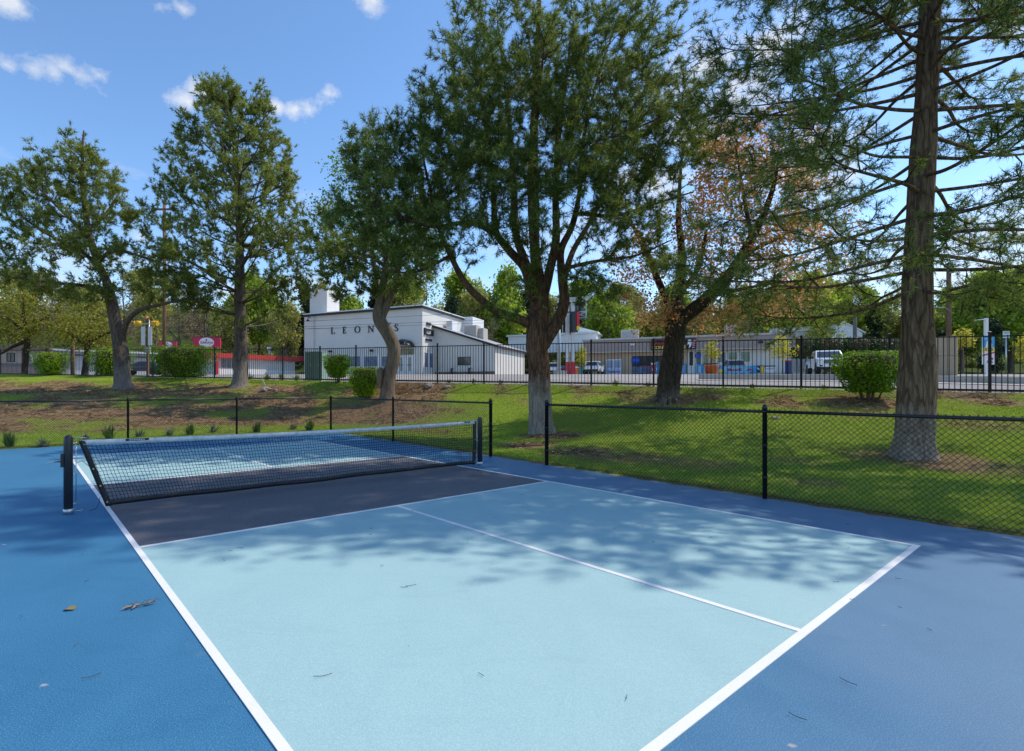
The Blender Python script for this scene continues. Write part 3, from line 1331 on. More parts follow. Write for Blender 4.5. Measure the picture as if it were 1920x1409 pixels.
        dirv = unit(dirv)
        s = g.uniform(.7, 1.15, (T, 1)) * g.uniform(.75, 1.1, (T, n))
        p0 = pos[:, None] - ax[:, None] * (u * back)[..., None]
        p1 = p0 + dirv * (length * s)[..., None]
        side = unit(np.cross(dirv, g.normal(0, 1, (T, n, 3)))) * width * .5
        V = np.stack([p0 - side, p0 + side, p1], 2)
        V = V.reshape(-1, 3)
        F = np.arange(len(V)).reshape(-1, 3)
        return V, F

    def leaves(self, n=6, size=.07, scatter=.12, jit=.5):
        pos = np.vstack([a for a, b in self.tuft])
        T = len(pos)
        g = self.rng
        c = pos[:, None] + g.normal(0, scatter, (T, n, 3))
        nrm = unit(g.normal(0, 1, (T, n, 3)) + np.array([0, 0, .6]))
        a = unit(np.cross(nrm, g.normal(0, 1, (T, n, 3))))
        b = np.cross(nrm, a)
        s = size * g.uniform(1 - jit, 1 + jit, (T, n, 1))
        V = np.stack([c - a * s * .5, c + b * s * .33, c + a * s * .55, c - b * s * .33], 2).reshape(-1, 3)
        return V, np.arange(len(V)).reshape(-1, 4)

    def finish(self, leafV, leafF, leaf_mt, bark, bough_sides=5, twig_r=.006, name='crown'):
        self.tube_obj(self.branches, 'bough', bark, bough_sides, kind='stuff')
        tv, tf = self.twig_mesh(twig_r)
        tf4 = np.concatenate([tf, tf[:, 2:3]], 1)
        o = link('twig', np_mesh('twig', tv, tf, bark), self.root)
        tag(o, kind='stuff')
        o = link(name, np_mesh(name, leafV, leafF, leaf_mt), self.root)
        tag(o, kind='stuff')
        return self.root


def ell(rng, T, Y0, rows, base, mult=1.0):
    """tips inside ellipsoids: rows (px, py, rx, ry in photo pixels at distance Y0, dy and depth radius in metres, count)"""
    out = []
    for px, py, rx, ry, dy, rd, n in rows:
        n = max(3, int(n * mult))
        c = np.array(at(px, py, Y0 + dy))
        m = (Y0 + dy) / FPX
        v = unit(rng.normal(0, 1, (n, 3))) * (rng.random((n, 1)) ** .42)
        out.append(c + v * np.array([rx * m, rd, ry * m]) - base)
    return np.vstack(out)


def path(base, Y0, rows):
    """limb rows (px, py, width in photo pixels, dy) -> local rows"""
    out = []
    for px, py, w, dy in rows:
        p = at(px, py, Y0 + dy)
        out.append((p.x - base[0], p.y - base[1], p.z - base[2], w * .5 * (Y0 + dy) / FPX))
    return out


PINE_NEAR = leaf_mat('pine_needles_near', (.060, .10, .024), (.175, .235, .048), (.46, .49, .19), .44, .6, .55, .08)  # palest stop paints sunlit needle highlights into a random share of needles
PINE_FAR = leaf_mat('pine_needles_far', (.11, .15, .03), (.25, .30, .060), (.52, .52, .20), .44, .6, .5, .1)  # last colour again a painted sunlit highlight, spread over random needles
PINE_BARK = bark_mat('pine_bark', (.03, .018, .012), (.14, .075, .047), (.30, .165, .10), 7, (.33, .275, .225), 1.0, 1.85)
PINE_BARK_R = bark_mat('scaly_pine_bark', (.035, .021, .014), (.155, .098, .066), (.33, .225, .15), 6, (.34, .265, .20), 1.0, 1.2)
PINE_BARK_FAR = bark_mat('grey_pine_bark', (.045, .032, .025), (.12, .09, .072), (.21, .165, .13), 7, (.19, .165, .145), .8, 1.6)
TWIG_BARK = bark_mat('twig_bark', (.03, .022, .015), (.065, .046, .032), (.12, .09, .06), 9, None, .2)
DARK_BARK = bark_mat('dark_furrowed_bark', (.02, .015, .012), (.065, .047, .036), (.13, .10, .072), 9, (.16, .135, .115), .9, .6)
TAN_BARK = bark_mat('smooth_tan_bark', (.09, .065, .045), (.17, .13, .095), (.25, .20, .15), 5, None, .5)


def scaled(TIPS):
    return TIPS


# big pine in the middle, several stems from one fork
def pine_middle():
    b = ground_hit(1017, 812)
    Y0 = b.y
    B = np.array(b)
    t = Tree('pine_tree', b, 'huge many-stemmed pine with a pale grey foot, standing behind the gap in the court fence', 'tree', None, 3)
    pth = lambda rows: path(B, Y0, rows)
    t.limb(pth([(1017, 822, 50, 0), (1016, 790, 43, 0), (1013, 740, 41, 0), (1010, 690, 38, 0), (1006, 650, 39, 0), (1008, 610, 40, 0), (1012, 575, 34, 0), (1010, 540, 27, 0), (1003, 470, 20, .1), (1000, 380, 21, .3), (1000, 280, 17, .4), (1006, 150, 13, .4), (1010, 30, 9, .3), (1012, -60, 4, .3)]), 'trunk', PINE_BARK, 8, 18, True, .32)
    limbs = [
        [(998, 612, 26, 0), (975, 600, 24, -.1), (938, 588, 21, -.3), (905, 565, 19, -.5), (872, 530, 16, -.8), (845, 480, 13, -1.0), (822, 425, 10, -1.3), (805, 350, 7, -1.6), (790, 280, 4, -1.8)],
        [(1000, 560, 26, -.1), (985, 505, 22, -.4), (955, 470, 20, -.6), (930, 435, 17, -.8), (926, 380, 14, -.9), (922, 310, 11, -1), (905, 200, 8, -1.2), (880, 90, 4, -1.4)],
        [(1003, 545, 24, .2), (985, 490, 20, .4), (968, 440, 18, .5), (964, 370, 16, .6), (960, 290, 13, .7), (950, 180, 9, .8), (935, 60, 4, .9)],
        [(1018, 560, 26, -.1), (1030, 510, 22, -.2), (1042, 450, 19, -.3), (1042, 370, 16, -.4), (1045, 280, 13, -.5), (1060, 160, 9, -.7), (1075, 40, 4, -.8)],
        [(1012, 660, 30, 0), (1030, 630, 30, -.1), (1048, 600, 27, -.2), (1058, 565, 24, -.3), (1054, 520, 20, -.3), (1052, 470, 17, -.2), (1074, 420, 14, -.1), (1088, 350, 11, 0), (1095, 260, 9, .1), (1120, 150, 6, .2), (1150, 60, 3, .3)],
        [(1056, 525, 18, .2), (1075, 470, 14, .9), (1110, 410, 11, 1.6), (1150, 330, 9, 2.3), (1190, 230, 6, 2.9), (1220, 130, 3, 3.3)],
        [(930, 440, 13, -.9), (880, 418, 10, -1.5), (810, 425, 8, -2.0), (740, 400, 6, -2.4), (680, 350, 3, -2.7)],
        [(960, 330, 11, .7), (900, 300, 8, 1.6), (840, 270, 6, 2.2), (770, 230, 3, 2.7)],
        [(1045, 300, 11, -.6), (1100, 270, 8, -1.6), (1170, 250, 6, -2.3), (1250, 215, 3, -2.8)],
        [(1088, 400, 11, 0), (1150, 405, 8, -.6), (1220, 385, 6, -1.0), (1300, 360, 3, -1.2)],
        [(1054, 505, 11, -.3), (1120, 490, 8, -.9), (1190, 480, 6, -1.3), (1260, 450, 3, -1.6)],
        [(845, 480, 8, -1.0), (780, 510, 6, -1.5), (720, 505, 4, -1.8), (660, 480, 3, -2)],
        [(1003, 250, 11, .4), (1010, 200, 8, -1.2), (1015, 140, 6, -2.4), (1020, 80, 3, -3.0)],
        [(1003, 250, 11, .4), (1000, 190, 8, 1.8), (1000, 130, 6, 3.0), (990, 60, 3, 3.8)],
    ]
    for l in limbs:
        t.limb(pth([(a, b2, w * .78, d) for a, b2, w, d in l]), 'limb', PINE_BARK, 7, 10)
    tips = ell(t.rng, t, Y0, [
        (1040, 60, 230, 130, 0, 3.6, 90), (1060, 170, 235, 95, 0, 3.8, 90), (900, 130, 110, 110, -.3, 2.8, 45), (1180, 130, 120, 120, 0, 3.0, 52),
        (830, 190, 70, 60, -.4, 1.6, 16), (1010, 270, 200, 65, -.2, 3.4, 48), (1200, 240, 115, 75, 0, 2.5, 34),
        (760, 330, 120, 95, -1.6, 1.9, 92), (690, 290, 60, 65, -1.8, 1.3, 26), (860, 300, 90, 70, -1.0, 2.0, 26), (680, 400, 80, 45, -1.8, 1.4, 20), (800, 250, 75, 40, -1, 1.5, 14),
        (950, 330, 150, 70, -2.6, 1.2, 44), (1100, 330, 130, 70, -2.4, 1.3, 40), (870, 420, 90, 55, -2.2, 1.1, 26), (1160, 420, 100, 50, -1.6, 1.3, 26), (1000, 430, 90, 40, -2.2, 1.1, 16), (830, 250, 110, 80, -2.0, 1.6, 40), (1280, 200, 60, 90, .5, 1.6, 24), (760, 420, 100, 60, -2.0, 1.5, 34),
        (960, 230, 130, 90, -1.2, 2.4, 44), (1110, 220, 130, 95, -1.4, 2.4, 46), (1040, 330, 150, 55, -1.6, 2.0, 34), (1010, 110, 200, 110, -2.2, 2.2, 50), (1230, 300, 80, 60, 0, 1.8, 20), (850, 360, 70, 50, -1.6, 1.4, 20),
        (1190, 350, 95, 50, -.3, 1.8, 22), (1260, 250, 70, 90, -.8, 1.6, 26), (1120, 545, 45, 40, -1.3, 1.0, 13), (1090, 510, 40, 30, -1.0, .8, 8), (1220, 470, 85, 40, -.9, 1.2, 16), (1190, 410, 70, 35, -.9, 1.2, 10),
        (880, 400, 95, 40, -1, 1.4, 10), (940, 590, 45, 22, -.8, .6, 6), (840, 470, 60, 40, -1.2, .9, 6), (1000, 520, 50, 45, -1, .8, 7), (780, 500, 60, 30, -1.6, .8, 8)], B, 1.55)
    t.grow(tips, .3, .009, .007, -.02, .22)
    t.twigs(.14, .28, .16, .44, .28, .85, True, .5, 2, .13)
    V, F = t.needles(24, .185, .017, .17, 10, 95, .04)
    t.finish(V, F, PINE_NEAR, TWIG_BARK, 5)
    return len(F)


# tall pine on the right, level whorled branches
def pine_right():
    b = ground_hit(1712, 856)
    Y0 = b.y
    B = np.array(b)
    t = Tree('pine_tree', b, 'tall straight pine with scaly brown bark rising from the lawn beside the square hedge', 'tree', None, 8)
    P = t.limb(path(B, Y0, [(1711, 866, 68, 0), (1713, 835, 59, 0), (1716, 790, 56, 0), (1719, 700, 53, 0), (1720, 620, 50, 0), (1721, 560, 44, 0), (1722, 470, 42, 0), (1728, 330, 38, 0), (1738, 160, 34, 0), (1744, 0, 30, 0), (1746, -250, 24, 0), (1746, -500, 17, .05), (1746, -780, 10, .1), (1746, -990, 4, .1)]), 'trunk', PINE_BARK_R, 8, 20, True, .34)
    zs, ks = P[:, 2], P
    H = P[-1, 2]
    g = t.rng
    z = 3.5
    tips = []
    az0 = 0.0
    while z < H - .3:
        f = (z - 3.2) / (H - 3.2)
        base_p = np.array([np.interp(z, zs, P[:, 0]), np.interp(z, zs, P[:, 1]), z])
        rt = np.interp(z, zs, P[:, 3])
        n = 3 if f < .25 else 4
        for k in range(n):
            az = az0 + k * 2 * math.pi / n + g.uniform(-.35, .35)
            L = np.interp(f, [0, .1, .40, .68, .9, 1], [3.8, 4.4, 3.9, 1.9, 1.4, .5]) * g.uniform(.8, 1.05)
            el0 = np.interp(f, [0, .4, 1], [.10, .16, .8]) + g.uniform(-.12, .14)
            d = np.array([math.cos(az), math.sin(az), 0])
            drop = np.interp(f, [0, .5, 1], [.16, .09, 0]) * L
            rows = []
            r0 = min(rt * .26, .013 + .0056 * L)
            side = np.array([-d[1], d[0], 0]) * g.uniform(-.10, .10)
            for s in (0, .22, .45, .7, .88, 1):
                q = base_p + d * L * s + side * L * s * s + np.array([0, 0, L * s * math.tan(el0) * .6 - drop * 2 * s * (1 - .55 * s) + .10 * L * s ** 4])
                rows.append((*q, r0 * (1 - s) ** .8 + .006))
            rows = np.array(rows)
            rows[1:-1, :3] += g.normal(0, .04, (4, 3))
            LP = t.limb(rows, 'limb', PINE_BARK_R, 5, 7)
            m = int(L * (9 if f < .36 else 17))
            for _ in range(m):
                s = g.uniform(.28, 1.0) ** (.7 if f < .3 else .8)
                q = LP[int(s * (len(LP) - 1)), :3]
                v = g.normal(0, 1, 3) * np.array([.42, .42, .26])
                tips.append(q + v + d * .3 + np.array([0, 0, -.05 if f < .4 else .12]))
        az0 += 1.1
        z += np.interp(f, [0, .5, 1], [.40, .46, .4]) * g.uniform(.8, 1.2)
    for c, r, n in (((-.8, -2.3, 9.4), (2.2, 1.5, 1.9), 150), ((.3, -4.2, 10.2), (1.1, .8, .9), 55), ((-1.2, -2.6, 13.6), (1.1, .9, 1.2), 45)):
        tips += list(np.array(c) + unit(g.normal(0, 1, (n, 3))) * g.random((n, 1)) ** .4 * np.array(r))
    t.grow(np.array(tips), .25, .007, .007, .05, .18)
    t.twigs(.15, .12, .14, .40, .16, .85, True, .4, 1, .11)
    V, F = t.needles(18, .15, .0125, .15, 12, 95, .06)
    t.finish(V, F, PINE_NEAR, TWIG_BARK, 5, .005)
    return len(F)


def pine_left_a():
    b = ground_hit(232, 729)
    Y0 = b.y
    B = np.array(b)
    t = Tree('pine_tree', b, 'broad leaning pine at the left, its trunk in front of the second clipped hedge', 'tree', None, 5)
    pth = lambda r: path(B, Y0, r)
    t.limb(pth([(233, 735, 34, 0), (231, 715, 29, 0), (229, 690, 27, 0), (226, 660, 25, 0), (219, 620, 24, 0), (211, 575, 20, 0), (200, 530, 16, 0), (182, 490, 13, 0), (165, 430, 11, 0), (155, 350, 8, 0), (155, 280, 5, 0), (157, 245, 2, 0)]), 'trunk', PINE_BARK_FAR, 7, 14, True, .5)
    for l in ([(228, 640, 12, 0), (238, 605, 10, -.3), (262, 582, 8, -.6), (300, 572, 6, -1), (350, 560, 4, -1.3)],
              [(205, 545, 10, 0), (150, 535, 7, -.5), (90, 530, 5, -1), (30, 520, 3, -1.5)],
              [(190, 505, 10, 0), (150, 470, 7, .8), (90, 440, 5, 1.5), (30, 400, 3, 2)],
              [(182, 490, 9, 0), (215, 470, 7, -.6), (260, 480, 5, -1.1), (320, 500, 3, -1.5)],
              [(172, 450, 8, 0), (120, 400, 6, -.9), (70, 350, 3, -1.6)],
              [(165, 430, 8, 0), (200, 400, 6, 1), (225, 360, 3, 1.8)]):
        t.limb(pth(l), 'limb', PINE_BARK_FAR, 5, 7)
    tips = ell(t.rng, t, Y0, [(155, 285, 32, 40, 0, 1.2, 16), (190, 330, 45, 40, 0, 1.4, 18), (85, 320, 75, 45, 0, 2.0, 34), (30, 370, 70, 60, 0, 2.2, 36), (150, 390, 95, 60, 0, 2.6, 46), (70, 450, 110, 50, -.4, 2.4, 46),
                              (190, 470, 75, 45, -.5, 2.0, 30), (40, 520, 90, 32, -1, 1.6, 26), (150, 545, 80, 30, -1, 1.5, 20), (310, 520, 65, 52, -1.2, 1.3, 34), (360, 565, 45, 22, -1.2, .8, 10), (-40, 480, 60, 70, -.5, 2, 22), (230, 405, 35, 30, .5, 1.2, 8)], B, 1.8)
    t.grow(tips, .45, .016, .012, .0, .25)
    t.twigs(.28, .28, .28, .66, .3, .85, True, .5, 2, .2)
    V, F = t.needles(20, .24, .036, .22, 10, 100, .02)
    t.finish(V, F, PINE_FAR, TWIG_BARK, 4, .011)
    return len(F)


def pine_left_b():
    b = ground_hit(450, 724)
    Y0 = b.y
    B = np.array(b)
    t = Tree('pine_tree', b, 'upright cone-shaped pine with one straight trunk, on the bank in front of the red-trimmed building', 'tree', None, 6)
    pth = lambda r: path(B, Y0, r)
    P = t.limb(pth([(449, 730, 33, 0), (450, 708, 27, 0), (451, 670, 24, 0), (451, 620, 22, 0), (450, 560, 20, 0), (450, 500, 17, 0), (449, 420, 13, 0), (444, 330, 10, 0), (436, 240, 6, 0), (428, 160, 2, 0)]), 'trunk', PINE_BARK_FAR, 7, 14, True, .5)
    g = t.rng
    zs = P[:, 2]
    H = P[-1, 2]
    z = 3.2
    ends = []
    while z < H - 1.2:
        f = (z - 3) / (H - 3)
        for k in range(4):
            az = g.uniform(0, 6.28)
            L = np.interp(f, [0, .2, .5, .8, 1], [4.2, 4.3, 3.6, 1.8, .5]) * g.uniform(.75, 1.08)
            q0 = np.array([np.interp(z, zs, P[:, 0]), np.interp(z, zs, P[:, 1]), z])
            d = np.array([math.cos(az), math.sin(az), 0])
            el0 = np.interp(f, [0, .4, 1], [.3, .7, 1.2])
            rt = np.interp(z, zs, P[:, 3])
            rows = [(*(q0 + d * L * s + np.array([0, 0, L * (s * math.tan(el0) * .35 + .35 * el0 * s * s)])), min(rt * .4, .05) * (1 - s) + .012) for s in (0, .3, .6, 1)]
            LP = t.limb(rows, 'limb', PINE_BARK_FAR, 4, 6)
            ends += [LP[-1, :3] + g.normal(0, .15, 3), LP[-1, :3] + d * .25 + g.normal(0, .2, 3), LP[-2, :3] + g.normal(0, .3, 3), LP[len(LP) // 2, :3] + g.normal(0, .35, 3)]
        z += .62
    tips = ell(t.rng, t, Y0, [(405, 180, 34, 36, 0, .9, 15), (440, 190, 34, 40, 0, .9, 15), (475, 220, 25, 45, 0, .9, 11), (350, 250, 30, 40, 0, 1.2, 11), (430, 260, 80, 55, 0, 1.8, 34), (500, 290, 50, 55, 0, 1.4, 22),
                              (360, 330, 75, 55, 0, 2.2, 34), (460, 360, 100, 60, 0, 2.8, 44), (310, 380, 45, 50, 0, 1.5, 18), (535, 360, 32, 50, 0, 1.4, 16), (400, 430, 130, 50, 0, 3.4, 44), (510, 440, 65, 50, 0, 2, 26), (300, 460, 45, 45, 0, 1.5, 15), (560, 470, 35, 50, -.4, 1.4, 14), (430, 510, 140, 36, -.4, 3.2, 34), (540, 545, 60, 28, -1, 1.4, 14), (350, 545, 55, 22, -.8, 1.6, 10)], B, 1.8)
    tips = np.vstack([tips, np.array(ends)])
    t.grow(tips, .42, .014, .010, .0, .3)
    t.twigs(.26, .28, .26, .56, .35, .8, True, .5, 2, .18)
    V, F = t.needles(20, .225, .034, .20, 10, 100, .02)
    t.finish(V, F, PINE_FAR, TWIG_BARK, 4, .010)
    return len(F)


def pine_bent():
    b = ground_hit(727, 748)
    Y0 = b.y
    B = np.array(b)
    t = Tree('pine_tree', b, 'bent S-shaped tree with smooth tan bark and a forked stem, standing beside two clipped bushes', 'tree', None, 9)
    pth = lambda r: path(B, Y0, r)
    P = t.limb(pth([(727, 756, 31, 0), (726, 735, 27, 0), (729, 705, 26, 0), (737, 675, 25, 0), (738, 650, 25, 0), (727, 625, 25, 0), (714, 605, 25, 0), (710, 585, 22, 0), (714, 560, 15, 0), (719, 530, 13, 0), (724, 490, 10, .1), (722, 430, 7, .2), (715, 370, 4, .3)]), 'trunk', TAN_BARK, 7, 14, True, .25)
    t.limb(pth([(713, 597, 18, 0), (722, 580, 16, 0), (732, 556, 13, -.1), (742, 530, 11, -.2), (748, 495, 9, -.4), (760, 440, 6, -.6), (770, 390, 3, -.8)]), 'limb', TAN_BARK, 6, 9)
    t.limb(pth([(724, 500, 8, .1), (690, 480, 6, -.4), (650, 470, 4, -.8), (615, 450, 2, -1)]), 'limb', TAN_BARK, 5, 7)
    t.limb(pth([(712, 728, 9, -.18), (712, 712, 12, -.22), (713, 697, 11, -.24), (715, 690, 8, -.22)]), 'stump', TAN_BARK, 4, 9)
    kn = Tree.__new__(Tree)
    tips = ell(t.rng, t, Y0, [(690, 470, 85, 55, -.3, 1.8, 46), (770, 460, 60, 50, -.3, 1.5, 26), (790, 400, 50, 60, -.3, 1.4, 20), (600, 420, 40, 70, -.3, 1.2, 16), (640, 490, 50, 40, -.6, 1.3, 20), (720, 530, 75, 26, -.6, 1.2, 18), (790, 500, 30, 40, -.6, 1.0, 9), (620, 540, 30, 30, -.6, .8, 8)], B, 1.8)
    t.grow(tips, .36, .011, .009, .03, .2)
    t.twigs(.2, .28, .2, .48, .25, .85, True, .45, 2, .16)
    V, F = t.needles(18, .22, .034, .24, 12, 80, .04)
    t.finish(V, F, PINE_NEAR, TWIG_BARK, 4, .008)
    return len(F)


LIME = leaf_mat('fresh_lime_leaves', (.08, .17, .012), (.17, .29, .02), (.27, .38, .04), .45, .5, .5)
ORANGE = leaf_mat('orange_spring_leaves', (.46, .21, .08), (.64, .35, .15), (.74, .50, .28), .45, .55, .6)
YGREEN = leaf_mat('yellow_green_leaves', (.15, .17, .02), (.27, .27, .035), (.38, .33, .06), .45, .5, .5)
YELLOW = leaf_mat('young_yellow_leaves', (.38, .36, .03), (.55, .50, .05), (.66, .60, .10), .4, .5, .8)


def tree_orange():
    b = ground_hit(1250, 748)
    Y0 = b.y
    B = np.array(b)
    t = Tree('maple_tree', b, 'dark forked tree with sparse orange leaves and bare roots, before the convenience shop', 'tree', None, 12)
    pth = lambda r: path(B, Y0, r)
    t.limb(pth([(1250, 756, 44, 0), (1252, 738, 38, 0), (1257, 700, 38, 0), (1262, 660, 36, 0), (1266, 620, 36, 0), (1264, 585, 33, 0), (1270, 555, 22, 0), (1278, 510, 17, 0), (1277, 460, 13, 0), (1272, 410, 10, .2), (1275, 340, 6, .4), (1280, 280, 3, .5)]), 'trunk', DARK_BARK, 8, 16, True, .3)
    for l in ([(1268, 612, 27, 0), (1285, 592, 26, -.2), (1320, 565, 24, -.4), (1355, 530, 22, -.6), (1385, 490, 18, -.8), (1410, 445, 15, -.9), (1432, 400, 12, -1), (1450, 350, 8, -1.1), (1462, 290, 4, -1.2)],
              [(1263, 588, 19, 0), (1250, 562, 15, .2), (1236, 530, 13, .4), (1215, 480, 10, .6), (1190, 430, 7, .8), (1165, 400, 4, 1)],
              [(1272, 550, 12, 0), (1300, 520, 10, -.4), (1315, 480, 8, -.7), (1325, 430, 5, -1)],
              [(1395, 475, 11, -.8), (1420, 465, 8, -.4), (1470, 440, 6, 0), (1520, 400, 3, .3)],
              [(1410, 445, 9, -.9), (1400, 400, 7, -1.3), (1390, 340, 5, -1.6), (1380, 280, 3, -1.8)],
              [(1340, 548, 10, -.5), (1380, 545, 7, -.1), (1430, 535, 5, .4), (1490, 530, 3, .8)]):
        t.limb(pth(l), 'limb', DARK_BARK, 6, 9)
    g = t.rng
    for k, (px, py) in enumerate([(1205, 757), (1232, 768), (1248, 770), (1262, 766), (1285, 757), (1300, 750), (1218, 750)]):
        q = ground_hit(px, py)
        d = np.array(q) - B
        rows = []
        for s in (0.02, .35, .7, 1.0):
            x, y = B[0] + d[0] * s + g.normal(0, .03), B[1] + d[1] * s + g.normal(0, .03)
            rows.append((x - B[0], y - B[1], tz(x, y) - B[2] + (.14 * (1 - s) ** 2 + .02 * (1 - s)) - .03 * s, .085 * (1 - s) + .02))
        t.limb(rows, 'root', TAN_BARK, 5, 8)
    tips = ell(t.rng, t, Y0, [(1400, 300, 90, 85, -.6, 2.4, 42), (1330, 380, 90, 80, -.3, 2.4, 42), (1460, 400, 90, 90, -.2, 2.4, 46), (1260, 470, 80, 70, 0, 2.0, 34), (1400, 480, 110, 60, 0, 2.6, 44), (1530, 430, 80, 80, .2, 1.8, 34), (1440, 280, 110, 90, 0, 2.2, 36), (1330, 290, 60, 60, -.3, 1.6, 18), (1220, 590, 50, 35, 0, 1.4, 16), (1360, 590, 70, 32, 0, 1.5, 20), (1470, 560, 70, 40, .4, 1.6, 20), (1180, 520, 50, 50, .2, 1.3, 14)], B)
    t.nodes = t.nodes[:7]
    t.rad = t.rad[:7]
    t.tan = t.tan[:7]
    t.grow(tips, .3, .008, .006, 0, .2)
    t.twigs(.22, .25, .16, .42, .2, .9)
    V, F = t.leaves(24, .095, .2)
    t.finish(V, F, ORANGE, DARK_BARK, 4, .005)
    return len(F)


def leafy(name, px, py, Y, label, trunk, limbs, ells, seed, mt, bark, n=7, size=.12, scatter=.2, spacing=.3, group=None, cat='tree', lmax=.6):
    b = on_ground(px, Y)
    B = np.array(b)
    t = Tree(name, b, label, cat, group, seed)
    t.limb(path(B, Y, trunk), 'trunk', bark, 6, 10, True, .3)
    for l in limbs:
        t.limb(path(B, Y, l), 'limb', bark, 5, 7)
    t.grow(ell(t.rng, t, Y, ells, B), .4, .010, .009, 0, .25)
    t.twigs(spacing, .25, .2, lmax, .25, .9)
    V, F = t.leaves(int(n * 2), size * 1.05, scatter * 1.2)
    t.finish(V, F, mt, bark, 4, .008)
    return len(F)


counts = [pine_middle(), pine_right(), pine_left_a(), pine_left_b(), pine_bent(), tree_orange()]
counts.append(leafy('ash_tree', 733, 722, 27.5, 'fresh lime-green leafy tree showing behind the bent tree and the big pine', [(734, 730, 12, 0), (735, 660, 12, 0), (716, 600, 11, 0), (708, 540, 9, 0), (698, 470, 8, 0), (692, 380, 6, 0), (688, 300, 3, 0)],
                    [[(697, 560, 7, 0), (740, 510, 5, .5), (790, 460, 3, 1)], [(695, 520, 7, 0), (650, 470, 5, -.3), (615, 420, 3, -.6)]],
                    [(680, 320, 60, 50, 0, 1.6, 26), (640, 400, 55, 70, 0, 1.8, 34), (700, 430, 70, 60, 0, 2.0, 34), (800, 470, 60, 50, .5, 1.6, 26), (620, 490, 40, 40, 0, 1.4, 16), (760, 540, 60, 30, .5, 1.4, 16)], 21, LIME, TAN_BARK, 9, .13, .2, .28))
counts.append(leafy('plum_tree', 47, 700, 37.2, 'low yellow-green tree at the far left, trunk in front of the arched doorway', [(46, 712, 12, 0), (47, 690, 10, 0), (49, 660, 10, 0), (51, 635, 10, 0), (48, 615, 8, 0), (44, 590, 5, 0), (44, 560, 3, 0)],
                    [[(50, 640, 7, 0), (25, 650, 6, -.3), (0, 664, 4, -.6), (-30, 672, 3, -.8)], [(50, 625, 7, 0), (25, 605, 5, .3), (0, 585, 3, .6)], [(51, 628, 7, 0), (80, 600, 5, .4), (110, 580, 3, .8)]],
                    [(30, 585, 80, 40, 0, 2.2, 44), (90, 610, 60, 35, 0, 1.8, 26), (-30, 610, 60, 45, 0, 1.8, 22), (50, 630, 90, 18, 0, 2.0, 16), (70, 545, 60, 28, 0, 1.6, 16)], 22, YGREEN, DARK_BARK, 8, .14, .22, .3, 'yellow-green trees along the iron fence'))
counts.append(leafy('plum_tree', 161, 701, 38.6, 'short yellow-green tree with an orange tinge, between the first two clipped hedges', [(158, 712, 12, 0), (160, 690, 11, 0), (163, 660, 11, 0), (165, 640, 9, 0), (168, 615, 5, 0)],
                    [[(164, 650, 7, 0), (140, 632, 5, .3), (118, 618, 3, .6)], [(165, 645, 7, 0), (195, 628, 5, -.3), (225, 620, 3, -.6)]],
                    [(165, 620, 55, 26, 0, 1.7, 34), (205, 630, 32, 22, 0, 1.2, 14), (135, 628, 30, 20, 0, 1.2, 12), (140, 580, 60, 26, .5, 1.4, 14)], 23, YGREEN, DARK_BARK, 8, .14, .22, .3, 'yellow-green trees along the iron fence'))


# ------------------------------------------------------------------ clipped hedges
def hedge_leaves(rng, n, dims, taper=.72, size=.07, flat_top=.5):
    """leaf quads through the outer shell of a rounded block that narrows to its foot; dims half-x, half-y, height"""
    a, b_, h = dims
    u = unit(rng.normal(0, 1, (n, 3)))
    p = 8.0
    k = (np.abs(u) ** p).sum(1) ** (-1 / p)
    s = u * k[:, None]
    depth = 1 - rng.random(n) ** 2.2 * .34 + rng.normal(0, .012, n) + (rng.random(n) > .975) * rng.uniform(.02, .12, n)
    s = s * depth[:, None]
    zz = (s[:, 2] + 1) / 2
    wv = taper + (1 - taper) * sstep(zz * 1.15)
    lump = 1 + (vnoise(u[:, 0] * 4 + 7, u[:, 1] * 4 + u[:, 2] * 3, 5) - .5) * .13
    c = np.stack([s[:, 0] * a * wv * lump, s[:, 1] * b_ * wv * lump, zz * h * (1 + (lump - 1) * .5)], 1)
    nrm = unit(u * .9 + rng.normal(0, .6, (n, 3)) + np.array([0, 0, .3]))
    t1 = unit(np.cross(nrm, rng.normal(0, 1, (n, 3))))
    t2 = np.cross(nrm, t1)
    sz = size * rng.uniform(.6, 1.3, (n, 1))
    V = np.stack([c - t1 * sz * .55, c + t2 * sz * .36 + nrm * sz * .08, c + t1 * sz * .6, c - t2 * sz * .36 + nrm * sz * .08], 1).reshape(-1, 3)
    return V, np.arange(len(V)).reshape(-1, 4)


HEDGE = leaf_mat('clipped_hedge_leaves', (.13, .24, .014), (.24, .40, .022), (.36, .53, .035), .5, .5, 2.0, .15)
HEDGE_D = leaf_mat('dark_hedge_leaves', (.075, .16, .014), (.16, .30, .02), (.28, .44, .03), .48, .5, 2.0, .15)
STEM = bark_mat('shrub_stem_bark', (.05, .032, .02), (.12, .08, .05), (.2, .14, .09), 12, None, .3)


